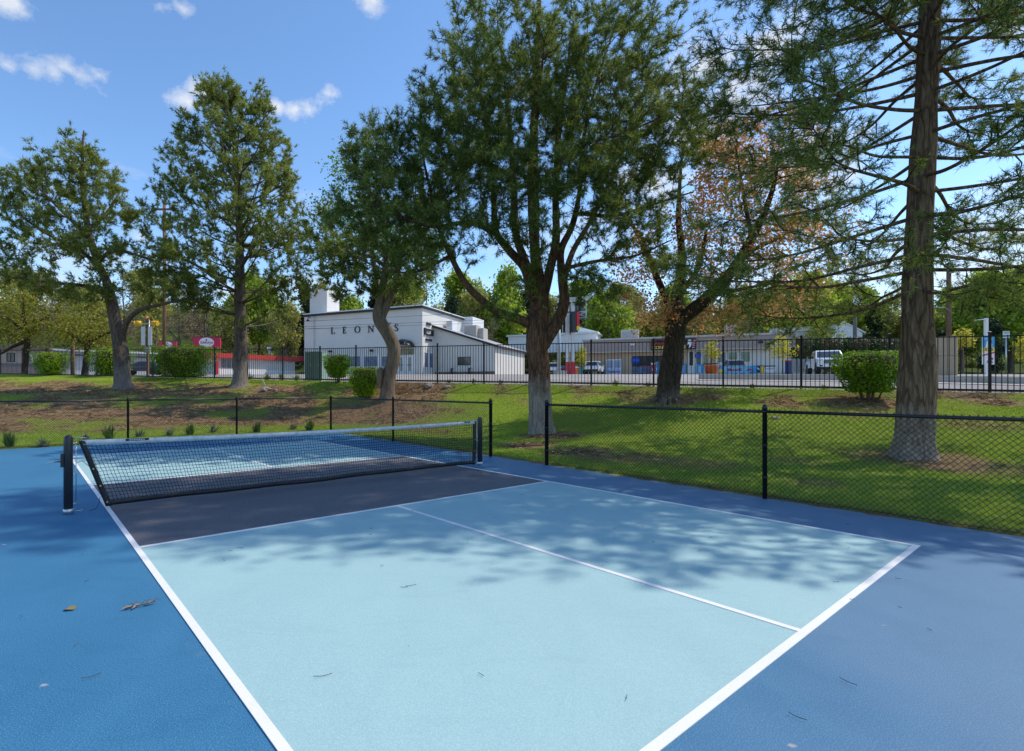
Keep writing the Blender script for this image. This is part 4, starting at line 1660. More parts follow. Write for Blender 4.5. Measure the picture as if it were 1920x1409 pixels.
def hedge(px, Y, x0, x1, ytop, ybot, label, n, depth=None, mt=None, taper=.72, stems=6, seed=1, rz=None, size=.07, foot=.0):
    """x0..x1, ytop..ybot: the leafy body in the photo at distance Y"""
    g = np.random.default_rng(seed)
    base = on_ground(px, Y)
    m = Y / FPX
    a = (x1 - x0) / 2 * m
    z0 = CAMH + (HY - ybot) * m - base.z
    h = (ybot - ytop) * m
    b_ = depth or a * .8
    root = empty('clipped_hedge', ((((x0 + x1) / 2 - CX) * m), Y, base.z), math.atan2(ER[1], ER[0]) * .6 if rz is None else rz, label, 'hedge', 'clipped hedges along the iron fence')
    V, F = hedge_leaves(g, n, (a, b_, h), taper, size)
    V = V + np.array([0, 0, z0])
    tag(link('foliage', np_mesh('foliage', V, F, mt or HEDGE), root), kind='stuff')
    core = MB()
    prof = [(.30, .05), (.66 * taper + .05, .12), (.80 * taper + .1, .4), (.86, .75), (.84, .88), (.6, .93), (.02, .95)]
    core.lathe([(r, z * h) for r, z in prof], 14, (0, 0, z0))
    me = core.mesh('twig_core', STEM)
    for v in me.vertices:
        v.co.x *= a * .84
        v.co.y *= b_ * .84
    link('twig_core', me, root)
    for k in range(stems):
        t = 6.28 * k / stems + g.uniform(-.4, .4)
        q = MB()
        r = g.uniform(.1, .45)
        q.tube([(math.cos(t) * a * r * .45, math.sin(t) * b_ * r * .45, -.1), (math.cos(t) * a * r * .7, math.sin(t) * b_ * r * .7, z0 * .5 + .1), (math.cos(t) * a * r * 1.3, math.sin(t) * b_ * r * 1.3, z0 + h * .4)], [.028, .022, .016], 6)
        q.build('stem', STEM, root)
    return root


hedge(96, 36.0, 66, 126, 662, 701, 'first clipped hedge from the left, a small rounded block beside the wooden pole', 3600, mt=HEDGE, seed=1, size=.10)
hedge(205, 35.0, 169, 245, 656, 704, 'clipped hedge half hidden by the leaning pine trunk', 4200, mt=HEDGE, seed=2, size=.10)
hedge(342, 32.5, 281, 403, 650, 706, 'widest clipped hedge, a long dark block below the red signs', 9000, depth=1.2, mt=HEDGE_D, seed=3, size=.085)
hedge(632, 28.0, 607, 657, 667, 708, 'small clipped bush with a bare twiggy patch, next to the green utility cabinet', 3600, mt=HEDGE, seed=4, size=.08, taper=.6)
hedge(684, 25.2, 653, 714, 690, 742, 'bright lime clipped bush lower on the bank, touching the bent tree trunk', 4600, mt=HEDGE, seed=5, size=.075, taper=.6)
hg = ground_hit(1628, 752)
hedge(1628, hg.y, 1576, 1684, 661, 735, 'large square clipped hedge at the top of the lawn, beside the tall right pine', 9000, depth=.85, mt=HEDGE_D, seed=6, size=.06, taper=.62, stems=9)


# ------------------------------------------------------------------ grass blades
def grass():
    g = np.random.default_rng(77)
    n = 1150000
    Y = 5.0 + 27 * g.random(n) ** 1.35
    K = g.uniform(-.86, 1.16, n)
    x, y = K * Y, Y
    dc = court_out(x, y)
    F, zf = fence_far(x, y)
    dry = dryness(x, y)
    keep = (dc > .085) & (F < -.05) & (g.random(n) > np.clip((dry - .25) * 1.35, 0, .70)) & (g.random(n) < np.interp(Y, [5, 9, 16, 26], [1, .95, .75, .55]))
    x, y, dry, dc = x[keep], y[keep], dry[keep], dc[keep]
    z = terr(x, y)
    n = len(x)
    px = np.hypot(x, y) / FPX * 1.875
    h = g.uniform(.018, .045, n) * np.interp(dc, [.1, .35], [2.0, 1])
    h = h * (1 + .6 * (fbm(x * 1.5, y * 1.5, 4) - .5))
    h = h * np.interp(dry, [.45, .8], [1, .35])
    w = np.maximum(.004, px * .28) * g.uniform(.7, 1.2, n)
    t = g.uniform(0, 6.28, n)
    lean = g.normal(0, .55, (n, 2)) * (h * np.interp(dry, [.45, .8], [1, 4.5]))[:, None]
    dx, dy = np.cos(t) * w, np.sin(t) * w
    A = np.stack([x - dx, y - dy, z - .004], 1)
    Bv = np.stack([x + dx, y + dy, z - .004], 1)
    C = np.stack([x + lean[:, 0], y + lean[:, 1], z + h], 1)
    V = np.stack([A, Bv, C], 1).reshape(-1, 3)
    at_ = np.repeat(dry, 3)
    o = link('grass', np_mesh('grass', V, np.arange(len(V)).reshape(-1, 3), M['blade'], attr={'dry': at_}))
    tag(o, kind='stuff')
    return n


def blade_mat():
    m = NT('grass_blades')
    m.set(Roughness=.55, Specular_IOR_Level=.25)
    p = m.coords('Position')
    broad = m.noise(p, .7, 4, .6)
    r = m.island()
    f = m.math('ADD', m.math('MULTIPLY', r, .6), m.math('MULTIPLY', broad, .5))
    g = m.ramp(f, [(.2, (.15, .26, .015)), (.55, (.31, .43, .03)), (.9, (.48, .55, .10))])
    s = m.ramp(r, [(.1, (.17, .14, .04)), (.6, (.34, .27, .11)), (.95, (.50, .41, .21))])
    d = m.math('MULTIPLY', m.math('SUBTRACT', m.attr('dry'), .12), 1.8, clamp=True)
    d = m.math('MAXIMUM', d, m.math('MULTIPLY', m.math('SUBTRACT', r, .84), 5, clamp=True))
    col = m.mix(d, g, s)
    m.to(col, 'Base Color')
    tr = m.N.new('ShaderNodeBsdfTranslucent')
    m.L.new(col, tr.inputs['Color'])
    mx = m.N.new('ShaderNodeMixShader')
    mx.inputs[0].default_value = .3
    m.L.new(m.b.outputs[0], mx.inputs[1])
    m.L.new(tr.outputs[0], mx.inputs[2])
    m.L.new(mx.outputs[0], m.out.inputs['Surface'])
    return m.mat


M['blade'] = blade_mat()
print('leaf faces', counts, 'blades', grass())


def bank_litter():
    """dead needles and bark crumbs matted over the bare parts of the bank"""
    g = np.random.default_rng(88)
    n = 330000
    Y = 12 + 24 * g.random(n)
    K = g.uniform(-.86, 1.1, n)
    x, y = K * Y, Y
    F, zf = fence_far(x, y)
    dry = dryness(x, y)
    keep = (court_out(x, y) > .5) & (F < -.1) & (dry > .42 + .3 * g.random(n)) & (fbm(x * 2.2, y * 2.2, 61, 3) > .42)
    x, y = x[keep][:52000], y[keep][:52000]
    n = len(x)
    z = terr(x, y) + .012
    L = g.uniform(.04, .13, n)
    w = g.uniform(.006, .02, n)
    t = g.uniform(0, 6.28, n)
    a = np.stack([np.cos(t) * L, np.sin(t) * L, g.normal(0, .02, n)], 1)
    b = np.stack([-np.sin(t) * w, np.cos(t) * w, g.uniform(0, .015, n)], 1)
    c = np.stack([x, y, z], 1)
    V = np.stack([c - a, c + b, c + a * .9], 1).reshape(-1, 3)
    m = NT('dead_needle_litter')
    m.set(Roughness=.9, Specular_IOR_Level=.1)
    m.to(m.ramp(m.island(), [(.0, (.05, .03, .018)), (.4, (.20, .12, .06)), (.75, (.42, .28, .15)), (1.0, (.62, .48, .30))]), 'Base Color')
    tag(link('needle_litter', np_mesh('needle_litter', V, np.arange(len(V)).reshape(-1, 3), m.mat)), kind='stuff')


bank_litter()


# ------------------------------------------------------------------ far things: frame helper
class Site:
    """local frame of a facade: x along it (to the right), y away from the viewer, z up from the ground"""

    def __init__(self, name, p, q, z0, label, cat='building', group=None):
        p, q = Vector((p[0], p[1], 0)), Vector((q[0], q[1], 0))
        self.o = Vector((p.x, p.y, z0))
        self.ex = (q - p).normalized()
        self.ey = Vector((-self.ex.y, self.ex.x, 0))
        self.L = (q - p).length
        self.root = empty(name, self.o, math.atan2(self.ex.y, self.ex.x), label, cat, group)

    def xz(self, px, py, y=0.0):
        """local x and z of the point of the plane at depth y seen at a photo pixel"""
        k = (px - CX) / FPX
        o = self.o + self.ey * y
        x = (k * o.y - o.x) / (self.ex.x - k * self.ex.y)
        Y = o.y + self.ex.y * x
        return x, CAMH + (HY - py) / FPX * Y - self.o.z

    def rect(self, px0, py0, px1, py1, y=0.0):
        x0, z1 = self.xz(px0, py0, y)
        x1, z0 = self.xz(px1, py1, y)
        return x0, x1, z0, z1

    def slab(self, name, px0, py0, px1, py1, mt, y=0.0, t=.05, parent=None, zmin=None):
        """a plate standing t proud of the plane at depth y"""
        x0, x1, z0, z1 = self.rect(px0, py0, px1, py1, y)
        if zmin is not None:
            z0 = zmin
        return MB().box(x0, x1, y - t, y, z0, z1).build(name, mt, parent or self.root)

    def box(self, name, x0, x1, y0, y1, z0, z1, mt, parent=None):
        return MB().box(x0, x1, y0, y1, z0, z1).build(name, mt, parent or self.root)

    def window(self, px0, py0, px1, py1, frame, y=0.0, panes=1, glass=None, w=.07, name='window'):
        x0, x1, z0, z1 = self.rect(px0, py0, px1, py1, y)
        b = MB()
        b.box(x0, x1, y - .05, y - .001, z0, z0 + w)
        b.box(x0, x1, y - .05, y - .001, z1 - w, z1)
        b.box(x0, x0 + w, y - .05, y - .001, z0 + w, z1 - w)
        b.box(x1 - w, x1, y - .05, y - .001, z0 + w, z1 - w)
        for k in range(1, panes):
            x = x0 + (x1 - x0) * k / panes
            b.box(x - w * .4, x + w * .4, y - .045, y - .001, z0 + w, z1 - w)
        f = b.build(name, frame, self.root)
        for k in range(panes):
            xa, xb = x0 + (x1 - x0) * k / panes + w * .6, x0 + (x1 - x0) * (k + 1) / panes - w * .6
            MB().box(xa, xb, y - .02, y - .003, z0 + w * .9, z1 - w * .9).build('pane', glass or M['glass'], f)
        return f


def text_mesh(name, s, h, mt, depth=.01, width=None, bold=0.0, shear=0.0):
    """flat lettering, standing in the x-z plane, facing -y"""
    cu = bpy.data.curves.new(name, 'FONT')
    cu.body = s
    cu.size = h * 1.38
    cu.extrude = depth
    cu.offset = bold
    cu.shear = shear
    cu.align_x = 'CENTER'
    ob = bpy.data.objects.new('tmp_text', cu)
    COL.objects.link(ob)
    dg = bpy.context.evaluated_depsgraph_get()
    me = bpy.data.meshes.new_from_object(ob.evaluated_get(dg))
    bpy.data.objects.remove(ob)
    me.name = name
    me.transform(Matrix.Rotation(rad(90), 4, 'X'))
    if width:
        xs = [v.co.x for v in me.vertices]
        me.transform(Matrix.Diagonal((width / max(1e-6, max(xs) - min(xs)), 1, 1, 1)))
    me.materials.clear()
    me.materials.append(mt)
    return me


def text_on(root, s, x, y, z, h, mt, width=None, bold=0.0, name='lettering', shear=0.0):
    o = link(name, text_mesh(name, s, h, mt, .006, width, bold, shear), root, (x, y - .008, z))
    return o


def solid(name, c, rough=.5, **k):
    if name not in M:
        M[name] = mat(name, c, rough, **k)
    return M[name]


WALL = solid('warm_white_render', (.63, .605, .56), .85, vary=.05, scale=.5)
BEIGE = solid('beige_stucco', (.55, .42, .29), .85, vary=.06, scale=.8)
TAUPE = solid('taupe_cladding', (.33, .27, .24), .7, vary=.05, scale=.6)
POSTER = solid('blue_grey_poster_glass', (.10, .14, .22), .25, vary=.5, scale=2.2)
BLUE = solid('bright_blue_print', (.03, .32, .62), .4)
NAVY = solid('navy_print', (.02, .03, .12), .4)
MAROON = solid('maroon_print', (.35, .02, .07), .4)
REDP = solid('bright_red_print', (.62, .02, .03), .4)
YELP = solid('yellow_print', (.82, .60, .03), .4)
WHP = solid('white_print', (.78, .78, .78), .4)
STOREGLASS = solid('shop_window_glass', (.02, .03, .04), .06, spec=.9, vary=.5, scale=.5)
GREENGLASS = solid('green_tinted_glass', (.03, .10, .075), .1, spec=.8, vary=.3)
ROOFW = solid('white_roof_coating', (.68, .69, .70), .7)
ROOFG = solid('grey_roof_membrane', (.33, .33, .34), .8)
HVAC = solid('rooftop_unit_metal', (.48, .43, .37), .6)
CORR = solid('light_grey_metal_siding', (.55, .55, .56), .6)


# ------------------------------------------------------------------ white two-storey building
def white_building():
    s = Site('white_building', (-16.0, 69.5), (-.87, 62.0), CAMH + .028 * 63.5, 'white two-storey building with black serif lettering and a black dome awning over its doors')
    L = s.L
    r = s.root
    H = s.xz(792, 574)[1]
    D = 13.0
    s.box('main_wall', 0, L, 0, D, -.6, H - .22, M['white_wall'])
    rf = MB().box(-.35, L + .25, -.45, D + .3, H - .22, H - .02).build('roof', M['dark'], r)
    MB().box(-.40, L + .30, -.50, D + .35, H - .018, H + .10).build('roof_coping', ROOFW, rf)
    # tower at the far left
    x0, z1 = s.xz(581, 545, .9)
    x1, _ = s.xz(613, 590, .9)
    s.box('chimney_tower', x0, x1, .9, 3.6, H + .101, z1, WALL)
    x0, x1, z0, z1 = s.rect(573, 590, 590, 705, 0)
    s.box('corner_pier', x0, x1, -.25, -.002, -.6, H - .3, WALL)
    lamp = MB()
    xl, zl = s.xz(585, 597)
    lamp.tube([(xl, -.3, zl), (xl, -.7, zl + .1), (xl, -.85, zl - .25)], .05, 6)
    lamp.lathe([(.06, 0), (.22, -.16), (.25, -.22), (.02, -.23)], 12, (xl, -.85, zl - .25))
    lamp.build('wall_lamp', M['dark'], r)
    # lettering
    def letter(ch, px, py0, py1, wpx):
        xa, za = s.xz(px, py1)
        xb, zb = s.xz(px + wpx, py0)
        h, w = zb - za, xb - xa
        b = MB()
        st, th, y0, y1 = .17 * h, .075 * h, -.09, -.004
        se = .09 * h
        def P(*q):
            b.prism([(xa + a * w, za + c * h) for a, c in q], y0, y1)
        sw, tw = st / w, th / w
        if ch in 'LE':
            P((.10, .06), (.10 + sw, .06), (.10 + sw, .94), (.10, .94))
            P((0, .94), (.2 + sw, .94), (.2 + sw, 1), (0, 1))
            P((0, 0), (.93, 0), (1, .26), (.93, .26), (.84, .06), (0, .06))
        if ch == 'E':
            P((.2 + sw + .01, .94), (.82, .94), (.87, .76), (.94, .76), (.92, 1), (.2 + sw + .01, 1))
            P((.1 + sw + .01, .475), (.62, .475), (.62, .40), (.68, .40), (.68, .62), (.62, .62), (.62, .535), (.1 + sw + .01, .535))
        if ch == 'N':
            P((.12, .05), (.12 + tw, .05), (.12 + tw, .95), (.12, .95))
            P((.86 - tw, .0), (.86, 0), (.86, .95), (.86 - tw, .95))
            P((.0, 1), (.0, .952), (.12, .952), (.84 - tw, 0), (.855 - tw, 0), (.855 - tw, .28), (.25, 1))
            P((.0, 0), (.12 + tw + .1, 0), (.12 + tw + .1, .048), (.0, .048))
            P((.72, .952), (1, .952), (1, 1), (.72, 1))
        if ch == 'O':
            n = 28
            vo = [(.5 + .5 * math.cos(2 * math.pi * k / n), .5 + .515 * math.sin(2 * math.pi * k / n)) for k in range(n)]
            vi = [(.5 + (.5 - sw) * math.cos(2 * math.pi * k / n), .5 + .47 * math.sin(2 * math.pi * k / n)) for k in range(n)]
            for k in range(n):
                q = (k + 1) % n
                P(vo[k], vo[q], vi[q], vi[k])
        if ch == 'S':
            pts = []
            for k in range(25):
                t = k / 24
                a = rad(35 + t * 235) if t < .5 else rad(35 + 117.5 + 0)
                pts.append(t)
            path_ = [(.90, .80), (.78, .93), (.55, .985), (.28, .95), (.12, .80), (.16, .66), (.38, .55), (.64, .45), (.86, .32), (.88, .15), (.70, .03), (.42, .01), (.18, .08), (.06, .24)]
            ws = [.05, .07, .06, .09, .15, .17, .18, .18, .17, .15, .09, .06, .07, .05]
            for k in range(len(path_) - 1):
                (ax, az), (bx, bz) = path_[k], path_[k + 1]
                b.bar((xa + ax * w, (y0 + y1) / 2, za + az * h), (xa + bx * w, (y0 + y1) / 2, za + bz * h), .086 + .0004 * k, (ws[k] + ws[k + 1]) / 2 * h * .95)
        if ch == "'":
            P((.2, 1), (.9, 1), (.8, .5), (.35, 0), (.2, .05), (.45, .5))
        o = b.build('letter', M['dark'], r)
        return o
    for a in (('L', 621, 614, 627, 7), ('E', 643, 613, 626, 6), ('O', 665, 611.5, 625, 11), ('N', 690, 610.5, 624, 12), ("'", 730.5, 605, 609, 2), ('S', 740, 608, 621.5, 7)):
        letter(*a)
    # ground-floor windows
    for a in ((653, 668, 677, 688.5), (683, 668, 709.5, 688.5), (714.5, 668, 734, 688.5)):
        s.window(*a, M['white_paint'], 0, 1, POSTER)
    for px in (682, 711.5):
        x0, x1, z0, z1 = s.rect(px - 2.5, 664, px + .3, 702, 0)
        s.box('pilaster', x0, x1, -.12, -.002, -.3, z1, M['white_paint'])
    for px, py in ((621, 659.5), (698, 658)):
        x, z = s.xz(px, py)
        s.box('flood_light', x - .16, x + .16, -.4, -.01, z - .12, z + .12, M['dark'])
    # doors
    x0, x1, z0, z1 = s.rect(746, 667, 776, 703)
    MB().box(x0 - .12, x1 + .12, -.06, -.002, -.3, z1 + .12).build('door_surround', M['white_paint'], r)
    mid = (x0 + x1) / 2
    for a, b_ in ((x0, mid - .03), (mid + .03, x1)):
        d = MB().box(a, b_, -.10, -.062, -.2, z1).build('door', M['white_paint'], r)
        p = MB().box(a + .38, b_ - .38, -.115, -.102, .35, z1 - .25).build('door_glass', M['glass'], d)
        MB().box((a + b_) / 2 - .3, (a + b_) / 2 + .3, -.15, -.117, 1.05, 1.12).build('door_bar', M['dark'], d)
    s.slab('transom_sign', 748, 655.5, 775, 665, solid('olive_sign_face', (.22, .21, .13), .5, vary=.5, scale=2), -.10, .03)
    # domed awning: ribbed quarter barrel
    xa, za = s.xz(738, 653)
    xb, zb = s.xz(778, 636)
    n, m_ = 10, 8
    vs, fs = [], []
    for i in range(n + 1):
        for j in range(m_ + 1):
            t = math.pi * i / n
            f = math.pi / 2 * j / m_
            vs.append(((xa + xb) / 2 - (xb - xa) / 2 * math.cos(t), -1.7 * math.cos(f) * (.35 + .65 * math.sin(t)) - .01, za + (zb - za) * math.sin(t) * (.25 + .75 * math.sin(f))))
    for i in range(n):
        for j in range(m_):
            fs.append((i * (m_ + 1) + j, (i + 1) * (m_ + 1) + j, (i + 1) * (m_ + 1) + j + 1, i * (m_ + 1) + j + 1))
    aw = MB().add(vs, fs, 0, True)
    ao = aw.build('awning', solid('black_awning_vinyl', (.018, .018, .02), .35), r)
    ao.modifiers.new('solid', 'SOLIDIFY').thickness = .04
    rb = MB()
    for i in (3, 5, 7):
        rb.tube([Vector(vs[i * (m_ + 1) + j]) + Vector((0, -.03, .03)) for j in range(m_ + 1)], .03, 5)
    rb.build('awning_rib', M['grey'], ao)
    # cross-shaped emblem on the sunny side wall
    em = MB()
    yc = 1.55
    zc = H - 3.0
    for dy, dz, w, h in ((0, 1.05, .55, .28), (0, -.85, .75, .26), (-.95, .1, .22, .8), (.95, .05, .22, .7), (0, .35, .5, .22), (0, -.25, .6, .22)):
        em.box(L + .02, L + .16, yc + dy - w, yc + dy + w, zc + dz - h / 2, zc + dz + h / 2)
    em.build('cross_emblem', M['dark'], r)
    # lower wing with a lean-to roof
    wx, wy, wd = 7.9, 2.82, 12.0
    za_, zb_ = s.xz(812, 614, wy)[1], s.xz(928, 650, wy)[1]
    P = [(L + .002, -.6), (L + wx, -.6), (L + wx, zb_), (L + .002, za_)]
    MB().prism(P, wy, wy + wd).build('wing_wall', WALL, r)
    t = .22
    e = .35
    sl = (zb_ - za_) / wx
    R = [(L + .003, za_ + .004), (L + wx + e, zb_ + sl * e + .004), (L + wx + e, zb_ + sl * e + t), (L + .003, za_ + t)]
    MB().prism(R, wy - .3, wy + wd + .3).build('wing_roof', M['dark'], r)
    R2 = [(a, b + t + .002 if i < 2 else b + .06) for i, (a, b) in enumerate(R)]
    MB().prism([(R[3][0], R[3][1] + .002), (R[2][0], R[2][1] + .002), (R[2][0], R[2][1] + .05), (R[3][0], R[3][1] + .05)], wy - .25, wy + wd + .25).build('wing_roof_sheet', ROOFG, r)
    s.window(858, 670, 882, 685, M['dark'], wy, 2)
    for a in ((794.5, 667, 803, 688), (808, 668.5, 816, 690)):
        x0, x1, z0, z1 = s.rect(*a, wy)
    for ya in (.5, 1.75):
        f = MB().box(L + .002, L + .05, ya, ya + .85, .75, 2.6).build('side_window', M['white_paint'], r)
        MB().box(L + .052, L + .07, ya + .07, ya + .78, .82, 2.53).build('pane', POSTER, f)
    b = MB()
    for px in (848, 881):
        x, z = s.xz(px, 694, wy)
        b.tube([(x, wy - .25, -.3), (x, wy - .25, .7)], .09, 6)
        b.tube([(x, wy - .25, .5), (x + .22, wy - .25, .75)], .07, 6)
    b.build('gas_meter', M['dark'], r)
    s.box('plinth', L + .3, L + wx + .02, wy - .04, wy - .002, -.6, .28, solid('brown_plinth', (.16, .11, .085), .9))
    # upper rear block and rooftop units
    xr, zr = s.xz(830, 592, 11.0)
    s.box('rear_block', L + .002, s.xz(880, 592, 11.0)[0], 12.2, 16.5, 0, s.xz(880, 592, 11.0)[1], M['white_paint'])
    for px0, px1, py0, py1, y, nm in ((836, 848, 602, 621, 6.0, 'wall_air_unit'), (870, 893, 611, 634, 7.0, 'rooftop_unit'), (893.5, 906.5, 616, 634, 7.6, 'rooftop_unit')):
        x0, x1, z0, z1 = s.rect(px0, py0, px1, py1, y)
        o = MB().box(x0, x1, y, y + 1.6, z0 - .3, z1).build(nm, HVAC if nm[0] == 'r' else M['white_paint'], r, bevel=.04)
        g = MB()
        for k in range(5):
            zz = z0 + (z1 - z0) * (.45 + .1 * k)
            g.box(x0 + .15, x1 - .15, y - .02, y - .003, zz, zz + .05)
        g.build('louvre', M['grey'], o)


white_building()


# ------------------------------------------------------------------ convenience shop
def shop():
    s = Site('convenience_shop', (21.8, 75.0), (42.9, 65.9), CAMH + .028 * 70.5, 'long flat-roofed convenience shop with a taupe fascia and a black red-and-yellow sign')
    r = s.root
    X1 = s.xz(1489, 620)[0]
    H = s.xz(1300, 630)[1]
    zf = s.xz(1300, 656)[1]
    D = 14
    s.box('wall', 0, X1, .9, D, -.8, H - .05, BEIGE)
    fa = s.box('fascia', -.1, X1 + .1, -.25, .898, zf, H - .22, TAUPE)
    seam = MB()
    for k in range(1, 60):
        x = k * .42
        if x < X1:
            seam.box(x - .012, x + .012, -.268, -.252, zf + .03, H - .25)
    seam.build('cladding_rib', TAUPE, fa)
    rf = s.box('roof_coping', -.25, X1 + .25, -.45, D + .2, H - .218, H, solid('pale_metal_coping', (.50, .48, .45), .5))
    s.box('fascia_trim', -.1, X1 + .1, -.28, -.252, zf - .12, zf - .002, solid('pale_trim', (.5, .45, .4), .6))
    # recessed shop window run
    x0, x1, z0, z1 = s.rect(1186, 668.5, 1243, 702.5, .9)
    f = s.box('window', x0, x1, .80, .898, .1, z1, M['dark'])
    n = 6
    for k in range(n):
        xa, xb = x0 + (x1 - x0) * (k + .04) / n, x0 + (x1 - x0) * (k + .96) / n
        MB().box(xa, xb, .785, .798, z1 * .46, z1 - .08).build('pane', STOREGLASS, f)
        MB().box(xa, xb, .785, .798, .2, z1 * .44).build('lower_panel', solid('faded_blue_poster', (.10, .16, .27), .3, vary=.6, scale=1.6), f)
    rd = MB().box(x0 + 1, x1 - .4, .770, .783, z1 * .455, z1 * .49).build('red_stripe', REDP, f)
    xs, zs = s.xz(1192, 676, .9)
    sg = MB()
    sg.lathe([(.02, -.02), (.55, -.02), (.55, .02), (.02, .02)], 18)
    so = sg.build('neon_sign', solid('blue_neon_panel', (.03, .10, .55), .3), f, (xs, .74, zs))
    so.rotation_euler.x = rad(90)
    # entrance
    x0, x1, z0, z1 = s.rect(1244, 667, 1260, 702.5, .9)
    d = s.box('door', x0, x1, .80, .898, .05, z1, M['dark'])
    MB().box(x0 + .12, x1 - .12, .785, .798, .3, z1 - .12).build('door_glass', STOREGLASS, d)
    for k, (c, fz) in enumerate(((WHP, .72), (YELP, .52), (GREENGLASS, .42), (WHP, .20))):
        MB().box(x0 + .3, x0 + .3 + .5 + .1 * k, .772, .783, z1 * fz, z1 * (fz + .08)).build('door_notice', c, d)
    # pale panelled half on the right
    xa = s.xz(1288, 656, .9)[0]
    s.box('panel_wall', xa, X1, .72, .897, -.8, zf - .13, M['white_wall'])
    for a, g, p in (((1291, 659, 1301, 687), STOREGLASS, 1), ((1304, 659, 1316, 687), STOREGLASS, 1), ((1318, 659, 1341, 686), STOREGLASS, 2), ((1343, 660, 1362, 681), solid('grey_blind_glass', (.2, .22, .23), .3), 1), ((1364, 660, 1384, 680), GREENGLASS, 1), ((1387, 659, 1408, 680), GREENGLASS, 1)):
        s.window(*a, M['white_paint'], .72, p, g, .08)
    s.slab('neon_sign', 1303, 664, 1315, 671, solid('blue_neon_panel', (.03, .10, .55), .3), .66, .04)
    rb = MB()
    for k in range(24):
        x = s.xz(1410, 660, .72)[0] + k * .3
        if x < X1 - .1:
            rb.box(x, x + .03, .70, .718, .1, zf - .2)
    rb.build('siding_rib', M['white_wall'], r)
    # sign
    x0, x1, z0, z1 = s.rect(1221, 637.5, 1305, 655.5, -.27)
    sg = s.box('sign_board', x0, x1, -.42, -.27, z0, z1, M['dark'])
    w, h = x1 - x0, z1 - z0
    text_on(sg, 'EAGLE MART', x0 + w * .385, -.42, z0 + h * .53, h * .32, REDP, w * .72, .012)
    text_on(sg, 'CONVENIENCE', x0 + w * .40, -.42, z0 + h * .12, h * .29, YELP, w * .75, .012)
    # bird-head and stripe emblem at the sign's end
    e0 = x0 + w * .80
    ew = w * .19
    eb = MB()
    eb.prism([(e0 + ew * a, z0 + h * b) for a, b in ((.05, .78), (.25, .92), (.5, .86), (.62, .66), (.58, .42), (.42, .26), (.20, .10), (.30, .36), (.22, .50), (.02, .44), (.10, .60))], -.432, -.422)
    eb.build('bird_emblem', WHP, sg)
    st = MB()
    for k in range(5):
        st.prism([(e0 + ew * (.60 + .03 * k + q), z0 + h * (.12 + .16 * k + d_)) for q, d_ in ((0, 0), (.34, .03), (.34, .10), (0, .07))], -.432, -.422)
    st.build('stripe_emblem', solid('pale_pink_print', (.7, .35, .38), .4), sg)
    # small wall lights
    for px, py in ((1186, 646.5), (1426, 642)):
        x, z = s.xz(px, py, -.27)
        s.box('wall_light', x - .25, x + .25, -.5, -.27, z - .12, z + .12, WHP if px < 1300 else M['dark'])
    # roof units
    for a, y in (((1164, 619, 1197, 636), 5.0), ((1361.5, 610, 1383.5, 629), 4.0)):
        x0, x1, z0, z1 = s.rect(*a, y)
        o = s.box('rooftop_unit', x0, x1, y, y + 2.2, H + .001, z1, HVAC)
        MB().box(x0 + .25, x1 - .25, y - .03, y - .002, H + .4, z1 - .3).build('louvre', M['grey'], o)
    s.box('pavement', -1, X1 + 2, -2.4, .7, -.9, .02, M['concrete'])
    # posters leaning on the front
    for a, m1, t1, tm in (((1306, 683, 1318, 703), BLUE, None, None), ((1319, 682, 1346, 703), solid('pale_blue_print', (.30, .42, .60), .4), 'Qwik', NAVY), ((1410, 686, 1432, 703), NAVY, None, None), ((1433, 686, 1453.5, 702), WHP, 'HOME', REDP), ((1278, 682, 1286, 703), BLUE, None, None)):
        x0, x1, z0, z1 = s.rect(*a, .66)
        o = s.box('poster_panel', x0, x1, .58, .66, max(z0, .03), z1, m1)
        if t1:
            text_on(o, t1, (x0 + x1) / 2, .58, z0 + (z1 - z0) * .55, (z1 - z0) * .2, tm, (x1 - x0) * .7)
            MB().box(x0, x1, .565, .578, z0 + .03, z0 + .14).build('dark_border', M['dark'], o)
            MB().box(x0, x1, .565, .578, z1 - .14, z1).build('dark_border', M['dark'], o)
        elif m1 is NAVY:
            MB().box(x0 + .9, x0 + 1.25, .565, .578, z0 + .2, z1 - .1).build('printed_shape', YELP, o)
            MB().prism([(x0 + .15, z1 - .5), (x0 + .5, z1 - .15), (x0 + .85, z1 - .5), (x0 + .7, z1 - .55), (x0 + .5, z1 - .35), (x0 + .3, z1 - .55)], .565, .578).build('printed_shape', WHP, o)
        else:
            MB().box(x0 + (x1 - x0) * .3, x0 + (x1 - x0) * .6, .565, .578, z0 + .25, z1 - .25).build('printed_shape', WHP, o)
    # free-standing goods along the front
    def ground_box(name, label, cat, a, y, depth, mt, group=None):
        x0, x1, z0, z1 = s.rect(*a, y)
        p = s.o + s.ex * ((x0 + x1) / 2) + s.ey * y
        o = empty(name, (p.x, p.y, s.o.z + .02), math.atan2(s.ex.y, s.ex.x), label, cat, group)
        w_ = (x1 - x0) / 2
        MB().box(-w_, w_, 0, depth, 0, z1 - .02).build('cabinet', mt, o, bevel=.03)
        return o, w_, z1 - .02
    o, w_, h_ = ground_box('ice_merchandiser', 'white ice merchandiser with ReddyIce lettering, beside the parked white four-wheel drive', 'ice box', (1137, 674.5, 1165, 703), -.5, 1.2, solid('white_enamel', (.72, .75, .80), .35))
    for sx in (-1, 1):
        MB().box(*sorted((sx * .06, sx * (w_ - .08))), -.035, -.002, h_ * .45, h_ - .12).build('door', solid('ice_door_grey', (.28, .34, .44), .3), o)
    MB().box(-w_ + .03, w_ - .03, -.03, -.002, .08, h_ * .42).build('front_panel', solid('pale_blue_panel', (.45, .60, .80), .4), o)
    text_on(o, 'ReddyIce', 0, -.03, h_ * .12, h_ * .17, MAROON, w_ * 1.7, .01)
